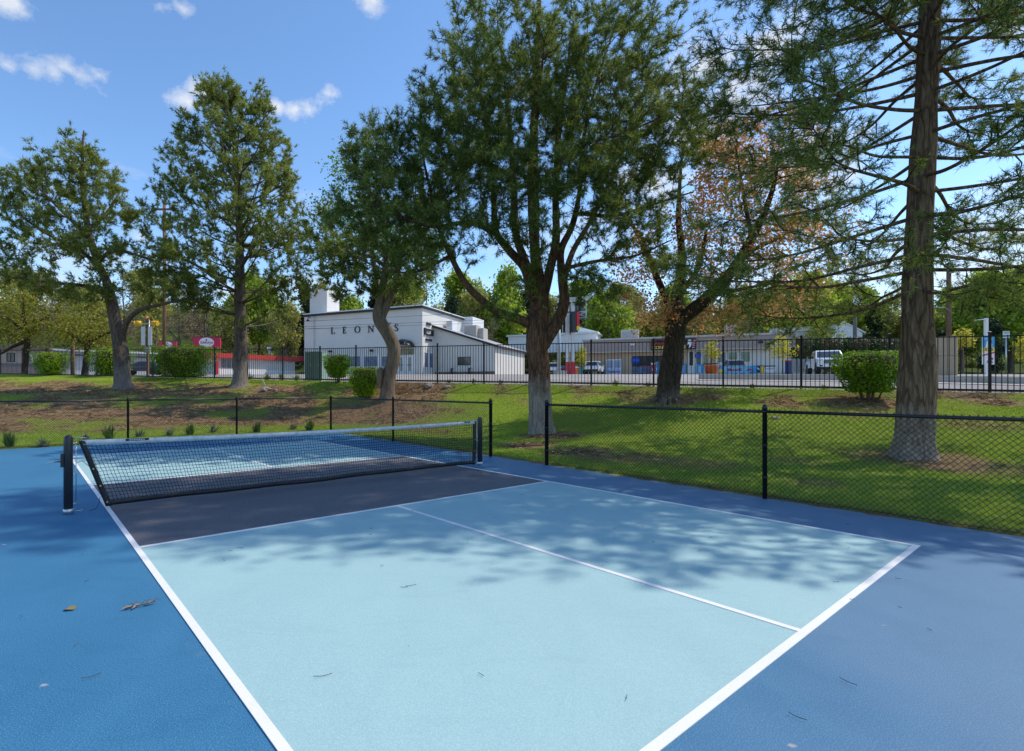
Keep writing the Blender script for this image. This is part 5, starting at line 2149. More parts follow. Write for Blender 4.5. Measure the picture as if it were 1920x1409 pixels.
    for a, mt_, nm, lab in (((1221, 684, 1228, 703), REDP, 'propane_cage', 'narrow red cylinder cage standing in front of the dark shop window'), ((1229.5, 682, 1234, 703), BLUE, 'trash_bin', 'slim pale blue bin beside the red cylinder cage')):
        o, w_, h_ = ground_box(nm, lab, 'bin' if nm == 'trash_bin' else 'cage', a, -.4, .6, mt_)
        MB().box(-w_ - .02, w_ + .02, -.03, .63, h_ + .002, h_ + .22).build('lid', WHP if nm[0] == 'p' else M['grey'], o)
        MB().box(-w_ * .5, w_ * .5, -.03, -.002, h_ * .35, h_ * .6).build('label_plate', WHP, o)


shop()


# ------------------------------------------------------------------ other far buildings
def low_building(name, label, p, q, H, D, wallm, roofm, z0, roof_over=.3, roof_t=.3, extra=None):
    s = Site(name, p, q, z0, label)
    s.box('wall', 0, s.L, 0, D, -1.2, H - roof_t, wallm)
    s.box('roof', -roof_over, s.L + roof_over, -roof_over, D + roof_over, H - roof_t + .001, H, roofm)
    if extra:
        extra(s)
    return s


def pxY(px, Y):
    return ((px - CX) / FPX * Y, Y)


def zb(Y, py=702.5):
    return CAMH + (HY - py) / FPX * Y


def red_trim(s):
    r = s.root
    # stepped canopy: taller red block left, long sloping red eave right
    w = s.window(414, 672, 443, 692, M['grey'], 0, 3, solid('dim_window', (.12, .12, .13), .2))
    s.box('base_course', .0, s.L, -.06, -.002, -.6, .55, M['white_paint'])
    for px in (404.5,):
        x0, x1, z0, z1 = s.rect(401, 668, 406.5, 702)
        s.box('red_pillar', x0, x1, -.5, -.062, -.4, z1, M['red_paint'])
    x, z = s.xz(505, 659, 2)
    v = MB()
    v.tube([(x, 2, 2.2), (x, 2, z + .3)], .12, 8)
    v.tube([(x - .25, 2, z + .35), (x + .25, 2, z + .35)], .2, 8)
    v.build('roof_vent', M['galv'], r)


s_ = low_building('drive_in_building', 'low white building with a sloping bright red eave, behind the straight-trunked pine', pxY(402, 62), pxY(553, 70), CAMH + (HY - 664) / FPX * 62 - zb(62), 9, WALL, solid('bright_red_eave', (.60, .05, .04), .5), zb(66), .5, .55, red_trim)
EAVE = solid('bright_red_eave', (.60, .05, .04), .5)
x, z = s_.xz(574, 672, -1)
MB().prism([(s_.L + .501, s_.xz(553, 668)[1] - .7), (s_.L + 2.6, s_.xz(574, 676)[1]), (s_.L + 2.6, s_.xz(574, 671)[1]), (s_.L + .501, s_.xz(553, 668)[1])], -.5, 6).build('canopy_end', EAVE, s_.root)


def long_bld(s):
    b = MB()
    for k in range(46):
        x = s.L * k / 46
        b.box(x, x + .05, -.03, -.002, 1.2, 3.0)
    b.build('siding_rib', CORR, s.root)
    for a, bb in ((.12, .2), (.45, .5), (.72, .78)):
        MB().box(s.L * a, s.L * bb, -.05, -.002, 0, 2.1).build('garage_door', M['grey'], s.root)
    MB().box(0, s.L, -.6, -.002, 2.62, 2.75).build('eave_shade', M['dark'], s.root)


low_building('storage_building', 'long grey ribbed building with a white roof edge, behind the two left hedges', pxY(84, 72), pxY(292, 80), CAMH + (HY - 656.5) / FPX * 74 - zb(74), 9, CORR, ROOFW, zb(75), .4, .25, long_bld)


def beige_bld(s):
    s.window(13, 662, 28, 679, M['dark'], 0, 2)
    s.box('stone_base', 0, s.L, -.08, -.002, -.6, 1.3, solid('grey_brick_base', (.20, .18, .17), .9))
    x0, x1, z0, z1 = s.rect(47, 664, 62, 680)
    pts = [(x0, z0)] + [((x0 + x1) / 2 - (x1 - x0) / 2 * math.cos(math.pi * k / 10), z0 + (z1 - z0) * (.3 + .7 * math.sin(math.pi * k / 10))) for k in range(11)] + [(x1, z0)]
    a = MB().prism(pts, -.14, -.082).build('arched_window', M['white_paint'], s.root)
    c = (x0 + x1) / 2
    MB().prism([(c + (x - c) * .6, z0 + (z - z0) * .82 + .05) for x, z in pts], -.16, -.142).build('pane', M['glass'], a)


low_building('stucco_house', 'beige stucco house with a dark roof and an arched window at the far left', pxY(-70, 64), pxY(84, 68), CAMH + (HY - 651) / FPX * 66 - zb(66), 9, solid('pale_beige_stucco', (.48, .40, .33), .9), solid('brown_shingle_roof', (.10, .085, .075), .9, vary=.3, scale=3), zb(66, 701), .5, .45, beige_bld)


def hill_house():
    s = Site('hillside_house', pxY(1052, 104), pxY(1106, 102), zb(103, 603), 'dark house with white roof edge and a cross-braced balcony, up on the wooded hillside')
    r = s.root
    L = s.L
    s.box('wall', 0, L, 0, 6, -3, 3.4, solid('dark_brown_siding', (.045, .035, .03), .8))
    s.box('roof', -.8, L + .8, -2.2, 6.5, 3.9, 4.35, solid('pale_roof_edge', (.55, .55, .56), .6))
    s.box('soffit_beam', -.5, L + .5, -2.0, -1.75, 3.5, 3.9, M['white_paint'])
    s.box('balcony_floor', -.2, L + .2, -1.8, -.002, .3, .5, M['grey'])
    b = MB()
    for k in range(3):
        x = L * (.1 + .4 * k)
        b.bar((x, -1.75, -2.5), (x, -1.75, 3.5), .14)
    for k in range(2):
        xa, xb = L * (.1 + .4 * k) + .07, L * (.5 + .4 * k) - .07
        b.bar((xa, -1.75, .55), (xb, -1.75, 1.5), .08)
        b.bar((xa, -1.70, 1.5), (xb, -1.70, .55), .08)
        b.bar((xa, -1.75, 1.55), (xb, -1.75, 1.55), .1)
    b.build('balcony_rail', M['white_paint'], r)
    for k in range(3):
        MB().box(L * (.08 + .31 * k), L * (.30 + .31 * k), -.06, -.002, .8, 3.0).build('window', M['glass'], r)


hill_house()


def gable_house():
    s = Site('white_gable_house', pxY(1586, 90), pxY(1617, 89), zb(89, 640), 'small white gable end showing past the round pale green tree')
    L = s.L
    z1, z2 = s.xz(1602, 622)[1], s.xz(1590, 603)[1]
    MB().prism([(-4, -2), (L, -2), (L, z1 - .25), (-.5, z2), (-4, z1 + .6)], 0, 8).build('wall', M['white_paint'], s.root)
    b = MB()
    b.bar((-.5, -.15, z2 + .1), (L + .4, -.15, z1 - .3), .25, .2)
    b.build('bargeboard', ROOFW, s.root)


gable_house()


def back_wall_strip():
    s = Site('white_outbuilding', pxY(953, 92), pxY(1118, 86), zb(90, 640), 'long low white outbuilding behind the shop and the tall sign posts')
    H = s.xz(1050, 625)[1]
    s.box('wall', 0, s.L, 0, 6, -2, H - .3, M['white_paint'])
    s.box('roof', -.3, s.L + .3, -.3, 6.3, H - .299, H, ROOFW)
    MB().prism([(s.L - 3, H + .002), (s.L + .3, H + .002), (s.L - 3, H + 1.0)], .5, 4).build('gable', M['white_paint'], s.root)


back_wall_strip()
s_ = Site('flat_white_roof_building', pxY(1448, 84), pxY(1562, 80), zb(82, 690), 'pale flat-roofed building just behind the right end of the shop')
s_.box('wall', 0, s_.L, 0, 8, -1, s_.xz(1500, 622)[1], CORR)
s_.box('roof', -.3, s_.L + .3, -.3, 8.3, s_.xz(1500, 622)[1] + .001, s_.xz(1500, 614)[1], ROOFW)


# wooden-panel enclosure on the right and the low retaining kerb
def enclosure():
    s = Site('screen_wall', pxY(1688, 36), pxY(1795, 34), zb(35, 704.5), 'tan panelled screen wall partly hidden by the tall right pine trunk')
    H = s.xz(1740, 632)[1]
    n = 6
    for k in range(n):
        a, b = s.L * k / n, s.L * (k + 1) / n
        for j in range(2):
            MB().box(a + .012, b - .012, 0, .14, H * j / 2 + (.012 if j else -.5), H * (j + 1) / 2 - .012).build('panel', solid('tan_screen_panel', (.43, .33, .22), .8, vary=.08, scale=1.4), s.root)
    s.box('backing', 0, s.L, .142, .3, -.5, H - .03, BEIGE)


enclosure()


def kerb():
    """low concrete retaining wall between the shop's lot and the street"""
    pts = []
    for px, py in ((1310, 712), (1420, 713), (1560, 714), (1700, 716), (1840, 719), (1960, 722)):
        pts.append(ground_hit(px, py, 24))
    o = empty('retaining_wall', pts[0], 0, 'low concrete retaining wall between the street and the shop parking lot', 'wall')
    for a, b in zip(pts, pts[1:]):
        m = MB()
        A, B_ = a - pts[0], b - pts[0]
        d = (B_ - A).normalized() * .006
        A, B_ = A + d, B_ - d
        h = .30
        m.bar(A + Vector((0, 0, h / 2 - .1)), B_ + Vector((0, 0, h / 2 - .1)), .3, h + .2)
        w = m.build('wall_segment', M['concrete'], o)
        c = MB()
        c.bar(A + Vector((0, 0, h + .035)), B_ + Vector((0, 0, h + .035)), .36, .06)
        c.build('cap', solid('pale_cap_stone', (.52, .49, .44), .8), w)
    # gravel and sidewalk in front
    return pts


KERB = kerb()


def ribbon(name, pts, w0, w1, mt, dz, n=8, kind='structure'):
    """sheet draped on the ground along a row of points, from w0 to w1 to its side"""
    P = np.array([p[:2] for p in pts])
    t = np.linspace(0, len(P) - 1, n * (len(P) - 1) + 1)
    C = np.stack([np.interp(t, range(len(P)), P[:, k]) for k in (0, 1)], 1)
    d = unit(np.gradient(C, axis=0))
    nn = np.stack([-d[:, 1], d[:, 0]], 1)
    ws = np.linspace(w0, w1, 6)
    Q = C[:, None] + nn[:, None] * ws[None, :, None]
    x, y = Q[..., 0].ravel(), Q[..., 1].ravel()
    me = np_mesh(name, np.stack([x, y, terr(x, y) + dz], 1), grid_faces(len(C), len(ws)), mt, smooth=True)
    return tag(link(name, me), kind=kind)


GRAVEL = asphalt('pale_gravel', (.30, .26, .22), (.55, .50, .45), 6)
ribbon('gravel_bed', KERB, -.25, -1.5, GRAVEL, .03)
ribbon('sidewalk', KERB, .3, 2.6, M['concrete'], .07)


# ------------------------------------------------------------------ vehicles
TYRE, RIM = M['rubber'], solid('alloy_rim', (.45, .46, .47), .3, metal=.6)


def wheel(root, x, y, r, w=.24):
    b = MB()
    pr = [(r * .62, -w / 2), (r * .94, -w / 2), (r, -w * .3), (r, w * .3), (r * .94, w / 2), (r * .62, w / 2)]
    n = 18
    vs, fs = [], []
    for rr, yy in pr:
        for k in range(n):
            t = 2 * math.pi * k / n
            vs.append((rr * math.cos(t), yy, rr * math.sin(t)))
    for i in range(len(pr) - 1):
        for k in range(n):
            fs.append((i * n + k, i * n + (k + 1) % n, (i + 1) * n + (k + 1) % n, (i + 1) * n + k))
    b.add(vs, fs, 0, True)
    t_ = b.build('wheel', TYRE, root, (x, y, r))
    c = MB()
    c.tube([(0, -w * .42, 0), (0, w * .42, 0)], r * .61, 16)
    for k in range(5):
        a = 2 * math.pi * k / 5
        for s in (-1, 1):
            c.bar((0, s * w * .43, 0), (r * .58 * math.cos(a), s * w * .45, r * .58 * math.sin(a)), r * .16, .02, up=(0, 1, 0))
    c.build('rim', RIM, t_)


def car(name, label, loc, heading, kind, paint, group=None):
    """x forward; heading: angle of the nose in the ground plane"""
    root = empty(name, loc, heading, label, 'pickup truck' if kind == 'pickup' else 'car', group)
    if kind == 'pickup':
        L, W, H, r = 5.9, 2.05, 1.95, .42
        low = [(-2.9, .55), (-2.9, 1.18), (-.75, 1.20), (-.75, 1.22), (1.35, 1.22), (2.75, 1.16), (2.93, 1.0), (2.95, .55)]
        top = [(-.75, 1.22), (-.62, 1.90), (.55, 1.92), (1.38, 1.22)]
        ax = (-1.85, 1.95)
    elif kind == 'suv':
        L, W, H, r = 4.7, 1.9, 1.78, .37
        low = [(-2.3, .42), (-2.36, .75), (-2.3, 1.08), (1.1, 1.08), (2.15, .98), (2.33, .8), (2.35, .42)]
        top = [(-2.28, 1.08), (-2.05, 1.70), (-1.2, 1.78), (.25, 1.75), (1.12, 1.08)]
        ax = (-1.4, 1.45)
    else:
        L, W, H, r = 4.6, 1.82, 1.45, .33
        low = [(-2.28, .36), (-2.32, .7), (-2.2, .95), (-1.5, .98), (1.0, .93), (2.1, .80), (2.28, .62), (2.3, .36)]
        top = [(-1.75, .965), (-1.1, 1.40), (-.3, 1.46), (.35, 1.40), (1.15, .925)]
        ax = (-1.35, 1.4)
    body = MB()
    hw = W / 2
    n = len(low)
    vs = [(x, -hw * (1 if .5 < z < 1.1 else .97), z) for x, z in low] + [(x, hw * (1 if .5 < z < 1.1 else .97), z) for x, z in low]
    body.add(vs, [tuple(range(n)), tuple(range(2 * n - 1, n - 1, -1))] + [(i, (i + 1) % n, (i + 1) % n + n, i + n) for i in range(n)])
    bo = body.build('body', paint, root, bevel=.06)
    cab = MB()
    m_ = len(top)
    zt = max(z for x, z in top)
    zbm = min(z for x, z in top)
    iw = lambda z: hw * (.955 - .16 * (z - zbm) / (zt - zbm))
    vs = [(x, -iw(z), z + .002) for x, z in top] + [(x, iw(z), z + .002) for x, z in top]
    cab.add(vs, [tuple(range(m_)), tuple(range(2 * m_ - 1, m_ - 1, -1))] + [(i, (i + 1) % m_, (i + 1) % m_ + m_, i + m_) for i in range(m_)])
    cab.build('cabin', paint, root, bevel=.05)
    # glass: windscreen, rear window, side windows, each a plate just proud of the cabin
    def pane(name_, a, b_, fr0=.12, fr1=.86, off=.012, inset=.86):
        a, b_ = Vector((a[0], 0, a[1])), Vector((b_[0], 0, b_[1]))
        d = b_ - a
        nn = Vector((d.z, 0, -d.x)).normalized()
        if nn.x * (a.x + b_.x - top[0][0] - top[-1][0]) < 0 and abs(nn.x) > .2:
            nn = -nn
        p, q = a + d * fr0 + nn * off, a + d * fr1 + nn * off
        w0, w1 = iw(p.z) * inset, iw(q.z) * inset
        v = [(p.x, -w0, p.z), (p.x, w0, p.z), (q.x, w1, q.z), (q.x, -w1, q.z)]
        v2 = [(x - nn.x * .03, y, z - nn.z * .03) for x, y, z in v]
        MB().add(v + v2, [(0, 1, 2, 3), (7, 6, 5, 4), (0, 4, 5, 1), (1, 5, 6, 2), (2, 6, 7, 3), (3, 7, 4, 0)]).build(name_, M['glass'], root)
    pane('windscreen', top[-1], top[-2])
    pane('rear_window', top[0], top[1], .1, .9)
    xs0, xs1 = top[1][0] + .1, top[-2][0] + .1
    for s in (-1, 1):
        z0, z1 = zbm + .08, zt - .14
        cut = (xs0 + xs1) / 2
        for a, b_ in (((xs0 - .12, xs0 + .0), (cut - .04, cut - .04)), ((cut + .04, cut + .04), (xs1 + .42, xs1 - .02))):
            q = [(a[0], z0), (b_[0], z0), (b_[1], z1), (a[1], z1)]
            v = [(x, s * (iw(z) + .008), z) for x, z in q] + [(x, s * (iw(z) - .03), z) for x, z in q]
            MB().add(v, [(0, 1, 2, 3), (7, 6, 5, 4), (0, 4, 5, 1), (1, 5, 6, 2), (2, 6, 7, 3), (3, 7, 4, 0)]).build('side_window', M['glass'], root)
    for x in ax:
        for s in (-1, 1):
            wheel(root, x, s * (hw - .14), r)
            a = MB()
            a.tube([(x, s * (hw - .30), r), (x, s * (hw + .006), r)], r * 1.17, 18)
            a.build('wheel_arch', M['dark'], root)
    nose, tail = low[-1][0], low[0][0]
    zl = low[-2][1]
    for s in (-1, 1):
        MB().box(nose - .12, nose + .015, *sorted((s * hw * .66, s * hw * .97)), zl - .02, zl + .17 if kind != 'pickup' else zl + .12).build('headlight', solid('headlamp_glass', (.55, .57, .6), .1), root, bevel=.02)
        MB().box(tail - .015, tail + .1, *sorted((s * hw * .80, s * hw * .985)), low[1][1] + .02, low[1][1] + .30 if kind != 'pickup' else low[1][1] - .05).build('tail_light', solid('tail_lamp_red', (.4, .01, .01), .2), root)
        MB().box(top[-1][0] - .35, top[-1][0] - .18, *sorted((s * (hw + .0), s * (hw + .2))), zbm + .02, zbm + .2).build('mirror', M['dark'] if kind == 'pickup' else paint, root, bevel=.03)
    if kind == 'pickup':
        g = MB().box(nose - .02, nose + .03, -hw * .62, hw * .62, .78, 1.08).build('grille', M['dark'], root)
        b = MB()
        for k in range(3):
            b.box(nose + .031, nose + .045, -hw * .58, hw * .58, .82 + .085 * k, .85 + .085 * k)
        b.build('grille_bar', M['grey'], g)
        MB().box(nose - .05, nose + .12, -hw * .97, hw * .97, .50, .70).build('bumper', paint, root, bevel=.04)
        MB().box(nose + .121, nose + .13, -.26, .26, .54, .68).build('number_plate', WHP, root)
        MB().box(nose - .3, nose + .05, -hw * .85, hw * .85, .34, .495).build('skid_plate', M['dark'], root)
        for s in (-1, 1):
            MB().box(nose + .10, nose + .125, *sorted((s * hw * .72, s * hw * .9)), .54, .65).build('fog_lamp', M['dark'], root)
    else:
        MB().box(tail - .06, tail + .15, -hw * .96, hw * .96, low[0][1] + .02, low[0][1] + .26).build('bumper', paint if kind == 'sedan' else M['dark'], root, bevel=.03)
        MB().box(tail - .075, tail - .062, -.27, .27, low[1][1] + .02 if kind == 'sedan' else .86, low[1][1] + .15 if kind == 'sedan' else .99).build('number_plate', WHP, root)
        MB().box(nose - .02, nose + .02, -hw * .55, hw * .55, low[-1][1] + .1, low[-1][1] + .3).build('grille', M['dark'], root)
    return root


CARW = solid('white_car_paint', (.74, .75, .76), .25, coat=.6, vary=.02)
CARD = solid('dark_blue_car_paint', (.03, .04, .07), .25, coat=.6, vary=.05)
CARG = solid('silver_car_paint', (.28, .25, .26), .3, coat=.5, vary=.05)
CARB = solid('black_car_paint', (.015, .015, .018), .25, coat=.6, vary=.05)
p = on_ground(1549, 43.5)
car('pickup_truck', 'white pickup truck with a dark grille, half hidden behind the square hedge', p, rad(-117), 'pickup', CARW)
p = on_ground(1115, 71.0)
p.z = zb(71, 703.3)
car('parked_car', 'white four-wheel drive parked tail-on by the ice merchandiser', p, rad(62), 'suv', CARW, 'cars parked by the shop')
p = on_ground(1036, 74)
p.z = zb(74, 705)
car('parked_car', 'white hatchback showing between the big pine trunk and the grey sign post', p, rad(75), 'suv', CARW, 'cars parked by the shop')
p = on_ground(1061, 76)
p.z = zb(76, 705)
car('parked_car', 'dark car tucked behind the double sign posts', p, rad(80), 'sedan', CARB, 'cars parked by the shop')
p = on_ground(1373, 60)
p.z = zb(60, 705.5)
car('parked_car', 'silver car whose roof shows above the blue banner', p, rad(70), 'suv', CARG, 'cars parked by the shop')
p = on_ground(268, 60)
p.z = zb(60, 702.5)
car('parked_car', 'dark blue car side-on behind the brown signal post', p, rad(186), 'sedan', CARD)


# ------------------------------------------------------------------ poles, signs and street furniture
def pole(name, label, px, Y, py_top, wpx, mt, cat='pole', py_base=None, group=None, taper=.8):
    b = on_ground(px, Y)
    h = CAMH + (HY - py_top) / FPX * Y - b.z
    o = empty(name, b, 0, label, cat, group)
    r = wpx / 2 / FPX * Y
    m = MB()
    m.tube([(0, 0, -.4), (0, 0, h * .5), (0, 0, h)], [r, r * (1 + taper) / 2, r * taper], 10)
    m.build('shaft', mt, o)
    return o, h, r


o, h, r = pole('utility_pole', 'tall brown wooden pole rising behind the widest hedge', 308, 46, 380, 7, M['wood_pole'], 'utility pole', group='wooden utility poles')
MB().box(-1.1, 1.1, -.14, -.02, h - .7, h - .55).build('crossarm', M['wood_pole'], o)
b = MB()
for x in (-1.0, -.5, .5, 1.0):
    b.lathe([(.05, h - .548), (.07, h - .48), (.05, h - .42), (.02, h - .40)], 8, (x, -.08, 0))
b.build('insulator', M['grey'], o)
o, h, r = pole('utility_pole', 'short reddish wooden pole beside the first clipped hedge', 137, 40.5, 636, 6, M['wood_pole'], 'utility pole', group='wooden utility poles')
MB().lathe([(r * .9, h + .001), (r * .5, h + .06), (.005, h + .08)], 10).build('pole_cap', M['grey'], o)
o, h, r = pole('utility_pole', 'pale wooden pole with a streetlight arm, just right of the tall right pine', 1779, 60, 497, 9, M['wood_pole'], 'utility pole', group='wooden utility poles')
b = MB()
z = CAMH + (HY - 577) / FPX * 60 - o.location.z
b.tube([(0, -.2, z - .5), (-.8, -.3, z - .05), (-1.9, -.3, z)], .05, 6)
b.build('lamp_arm', M['galv'], o)
MB().box(-2.9, -1.85, -.45, -.15, z - .1, z + .06).build('lamp_head', M['grey'], o, bevel=.05)
MB().tube([(-.02, -.35, h - 1.0), (-.02, -.35, h - .1)], .22, 10).build('transformer', M['grey'], o)
o, h, r = pole('utility_pole', 'distant grey pole with a small white box, between the pickup and the right pine', 1603, 84, 548, 7, solid('grey_pole_wood', (.17, .15, .13), .9), 'utility pole', group='wooden utility poles')
MB().box(-.5, .5, -.75, -.25, h - 2.2, h - .7).build('pole_box', M['white_paint'], o)


def sign_pylon():
    Y = 58
    b = on_ground(1069, Y)
    o = empty('sign_pylon', b, 0, 'tall double white sign posts with red feet and a red sign seen edge-on', 'sign')
    m = Y / FPX
    h = CAMH + (HY - 568) * m - b.z
    for dx in (-.29, .27):
        p = MB().box(dx - .17, dx + .17, -.17, .17, -.4, h).build('post', solid('off_white_post', (.62, .60, .58), .5), o)
        MB().box(dx - .185, dx + .185, -.185, .185, -.2, 1.35).build('red_foot', M['red_paint'], p)
    z0, z1 = CAMH + (HY - 624) * m - b.z, CAMH + (HY - 588) * m - b.z
    sg = MB().box(.02, .40, -2.2, 2.2, z0, z1).build('sign_cabinet', M['dark'], o)
    MB().box(.10, .395, -2.24, -2.202, z0 + .5, z1 - .15).build('sign_face', REDP, sg)
    MB().box(.10, .395, -2.24, -2.202, z0, z0 + .45).build('price_strip', YELP, sg)
    MB().box(-.55, .75, -.22, -.175, z1 + .05, z1 + .17).build('cross_bar', M['dark'], o)


sign_pylon()
o, h, r = pole('light_pole', 'square grey light pole just right of the big pine trunk', 1048, 50, 608, 7, M['grey'], 'pole')
MB().box(-.45, .45, -.45, .45, -.3, .35).build('concrete_base', M['concrete'], o)


def signal():
    Y = 44
    b = on_ground(277, Y)
    m = Y / FPX
    o = empty('traffic_signal', b, 0, 'brown signal post with two yellow lamp heads, left of the widest hedge', 'traffic signal')
    z = lambda py: CAMH + (HY - py) * m - b.z
    MB().box(-.09, .09, -.09, .09, -.4, z(596)).build('post', solid('rust_brown_post', (.17, .09, .06), .7), o)
    MB().tube([(.14, -.05, z(660)), (.14, -.05, z(600))], .045, 8).build('conduit', M['galv'], o)
    ar = MB()
    ar.bar((-.75, -.12, z(608)), (.75, -.12, z(608)), .08)
    ar.build('mast_arm', M['galv'], o)
    for s, dy in ((-1, 0), (1, -.02)):
        hd = MB()
        hd.tube([(s * .42, -.14, z(607)), (s * .86, -.26, z(607))], .20, 12)
        x = hd.build('lamp_head', M['yellow'], o)
        v = MB()
        v.tube([(s * .865, -.262, z(607)), (s * .98, -.30, z(608))], [.20, .185], 12)
        v.build('visor', M['yellow'], x)
    MB().tube([(-.1, 0, z(600)), (-.1, -.02, z(594))], .16, 10).build('lamp_head', solid('orange_lamp', (.5, .22, .05), .5), o)
    for xa, xb in ((-.47, -.14), (.10, .42)):
        MB().box(xa, xb, -.16, -.13, z(648), z(613)).build('sign_plate', M['white_paint'], o)
    MB().box(-.13, .30, -.3, -.1, z(662), z(651)).build('control_box', M['grey'], o)


signal()


def billboard(label, px0, py0, px1, py1, Y, base):
    b = on_ground((px0 + px1) / 2, Y)
    m = Y / FPX
    o = empty('sign_board', b, rad(3), label, 'sign', 'red oval shop signs')
    w, z0, z1 = (px1 - px0) / 2 * m, CAMH + (HY - py1) * m - b.z, CAMH + (HY - py0) * m - b.z
    c = MB().box(-w, w, -.15, .15, z0, z1).build('panel', solid('crimson_sign_face', (.56, .02, .07), .45), o)
    MB().box(-w - .06, w + .06, -.12, .18, z1 + .001, z1 + .08).build('frame_top', M['dark'], c)
    el = MB()
    n = 28
    hz = (z1 - z0)
    zc = z0 + hz * .52
    el.prism([(w * .56 * math.cos(2 * math.pi * k / n), zc + hz * .44 * math.sin(2 * math.pi * k / n)) for k in range(n)], -.18, -.152)
    eo = el.build('oval', WHP, o)
    text_on(o, 'Sublicious', 0, -.18, zc - hz * .10, hz * .24, solid('crimson_sign_face', (.56, .02, .07), .45), w * .98, .006, 'lettering', .25)
    d = MB()
    d.prism([(-.1, zc + hz * .22), (0, zc + hz * .33), (.1, zc + hz * .22), (0, zc + hz * .16)], -.2, -.182)
    d.build('leaf_mark', M['dark'], eo)
    for x in (-w * .6, w * .6):
        MB().box(x - .09, x + .09, -.09, .09, -.4, z0 - .001).build('post', M['dark'], o)


billboard('red sign with a white oval reading Sublicious, fully visible above the widest hedge', 363.5, 633, 413, 653.5, 56, 0)
billboard('red sign with a white oval, mostly hidden by the widest hedge and brown pole', 299, 640.5, 331, 655, 72, 0)


def lamp_banner():
    Y = 44
    b = on_ground(1849, Y)
    m = Y / FPX
    z = lambda py: CAMH + (HY - py) * m - b.z
    o = empty('street_lamp', b, 0, 'white square lamp post with a flat arm, carrying a colourful price banner', 'street lamp')
    MB().box(-.10, .10, -.10, .10, -.3, z(597)).build('post', M['white_paint'], o)
    MB().bar((-.10, 0, z(599)), (-.95, 0, z(601)), .2, .07).build('arm', M['white_paint'], o)
    bn = empty('price_banner', b + Vector((.0, -.16, 0)), 0, 'vertical price banner with blue, yellow and red bands, tied to the white lamp post', 'banner')
    w = .50
    MB().box(-w, w, -.02, .02, z(684), z(632)).build('cloth', WHP, bn)
    MB().box(-w, w, -.026, -.0205, z(652), z(632.2)).build('blue_field', BLUE, bn)
    MB().prism([(-.26, z(652)), (-.12, z(640)), (.1, z(638)), (.3, z(646)), (.28, z(652))], -.031, -.0262).build('white_print', WHP, bn)
    MB().box(-w, w, -.026, -.0205, z(659.5), z(652.1)).build('yellow_band', YELP, bn)
    MB().prism([(-w, z(669)), (w, z(663)), (w, z(660)), (-w, z(666))], -.031, -.0205).build('red_band', REDP, bn)
    MB().box(.02, .40, -.026, -.0205, z(675.5), z(671)).build('red_label', REDP, bn)
    text_on(bn, '5 6 1', .05, -.026, z(658.5), .22, NAVY, .62, .006)
    text_on(bn, '5 25', .12, -.022, z(681.5), .2, NAVY, .5, .006)
    text_on(bn, 'SALE', -.05, -.026, z(637.5), .13, WHP, .7)


lamp_banner()


def blue_banner():
    s = Site('vinyl_banner', pxY(1346, 52), pxY(1418, 50), zb(51, 706.5), 'long light blue vinyl banner with maroon Manwill lettering and a phone number', 'banner')
    r = s.root
    x0, x1, z0, z1 = s.rect(1346, 688, 1418.5, 706, 0)
    W, H = x1 - x0, z1 - z0
    s.box('sheet', x0, x1, -.015, .015, z0 + .02, z1, solid('sky_blue_vinyl', (.16, .46, .66), .45, vary=.15, scale=1.2))
    MB().box(x0, x0 + W * .16, -.022, -.0155, z0 + .03, z1).build('blue_end', BLUE, r)
    MB().box(x0 + W * .82, x1, -.022, -.0155, z0 + .03, z1).build('blue_end', BLUE, r)
    text_on(r, 'Manwill', x0 + W * .44, -.016, z0 + H * .54, H * .30, MAROON, W * .36, .012)
    text_on(r, '801-262-4071', x0 + W * .47, -.016, z0 + H * .10, H * .24, NAVY, W * .54, .010)
    MB().prism([(x0 + W * .74, z0 + H * .55), (x0 + W * .80, z0 + H * .75), (x0 + W * .95, z0 + H * .62), (x0 + W * .93, z0 + H * .55)], -.028, -.0225).build('printed_roof', MAROON, r)
    MB().box(x0 + W * .82, x0 + W * .92, -.028, -.0225, z0 + .06, z0 + H * .45).build('printed_block', solid('dull_green_print', (.10, .20, .2), .5), r)
    c = MB()
    c.lathe([(.01, -.003), (.22, -.003), (.22, .003), (.01, .003)], 14)
    o = c.build('printed_disc', YELP, r, (x0 + W * .07, -.026, z0 + H * .55))
    o.rotation_euler.x = rad(90)
    for x in (x0 + .03, x0 + W * .5, x1 - .03):
        MB().tube([(x, .05, -.4), (x, .05, z1 + .05)], .03, 6).build('stake', M['grey'], r)


blue_banner()
o, h, r = pole('road_sign', 'small white rectangular road sign on a thin post at the far right', 1886, 70, 632, 2.4, M['galv'], 'sign')
MB().box(-.45, .45, -.06, -.03, h - .15, h + .75).build('sign_plate', M['white_paint'], o)
text_on(o, 'SPEED', 0, -.06, h + .45, .14, M['dark'], .6)
o, h, r = pole('bollard_post', 'yellow guard post standing before the white wing wall', 820, 50, 670, 3.5, M['yellow'], 'post', taper=1)
MB().lathe([(r, h + .001), (r * .7, h + .06), (.005, h + .08)], 10).build('cap', M['yellow'], o)


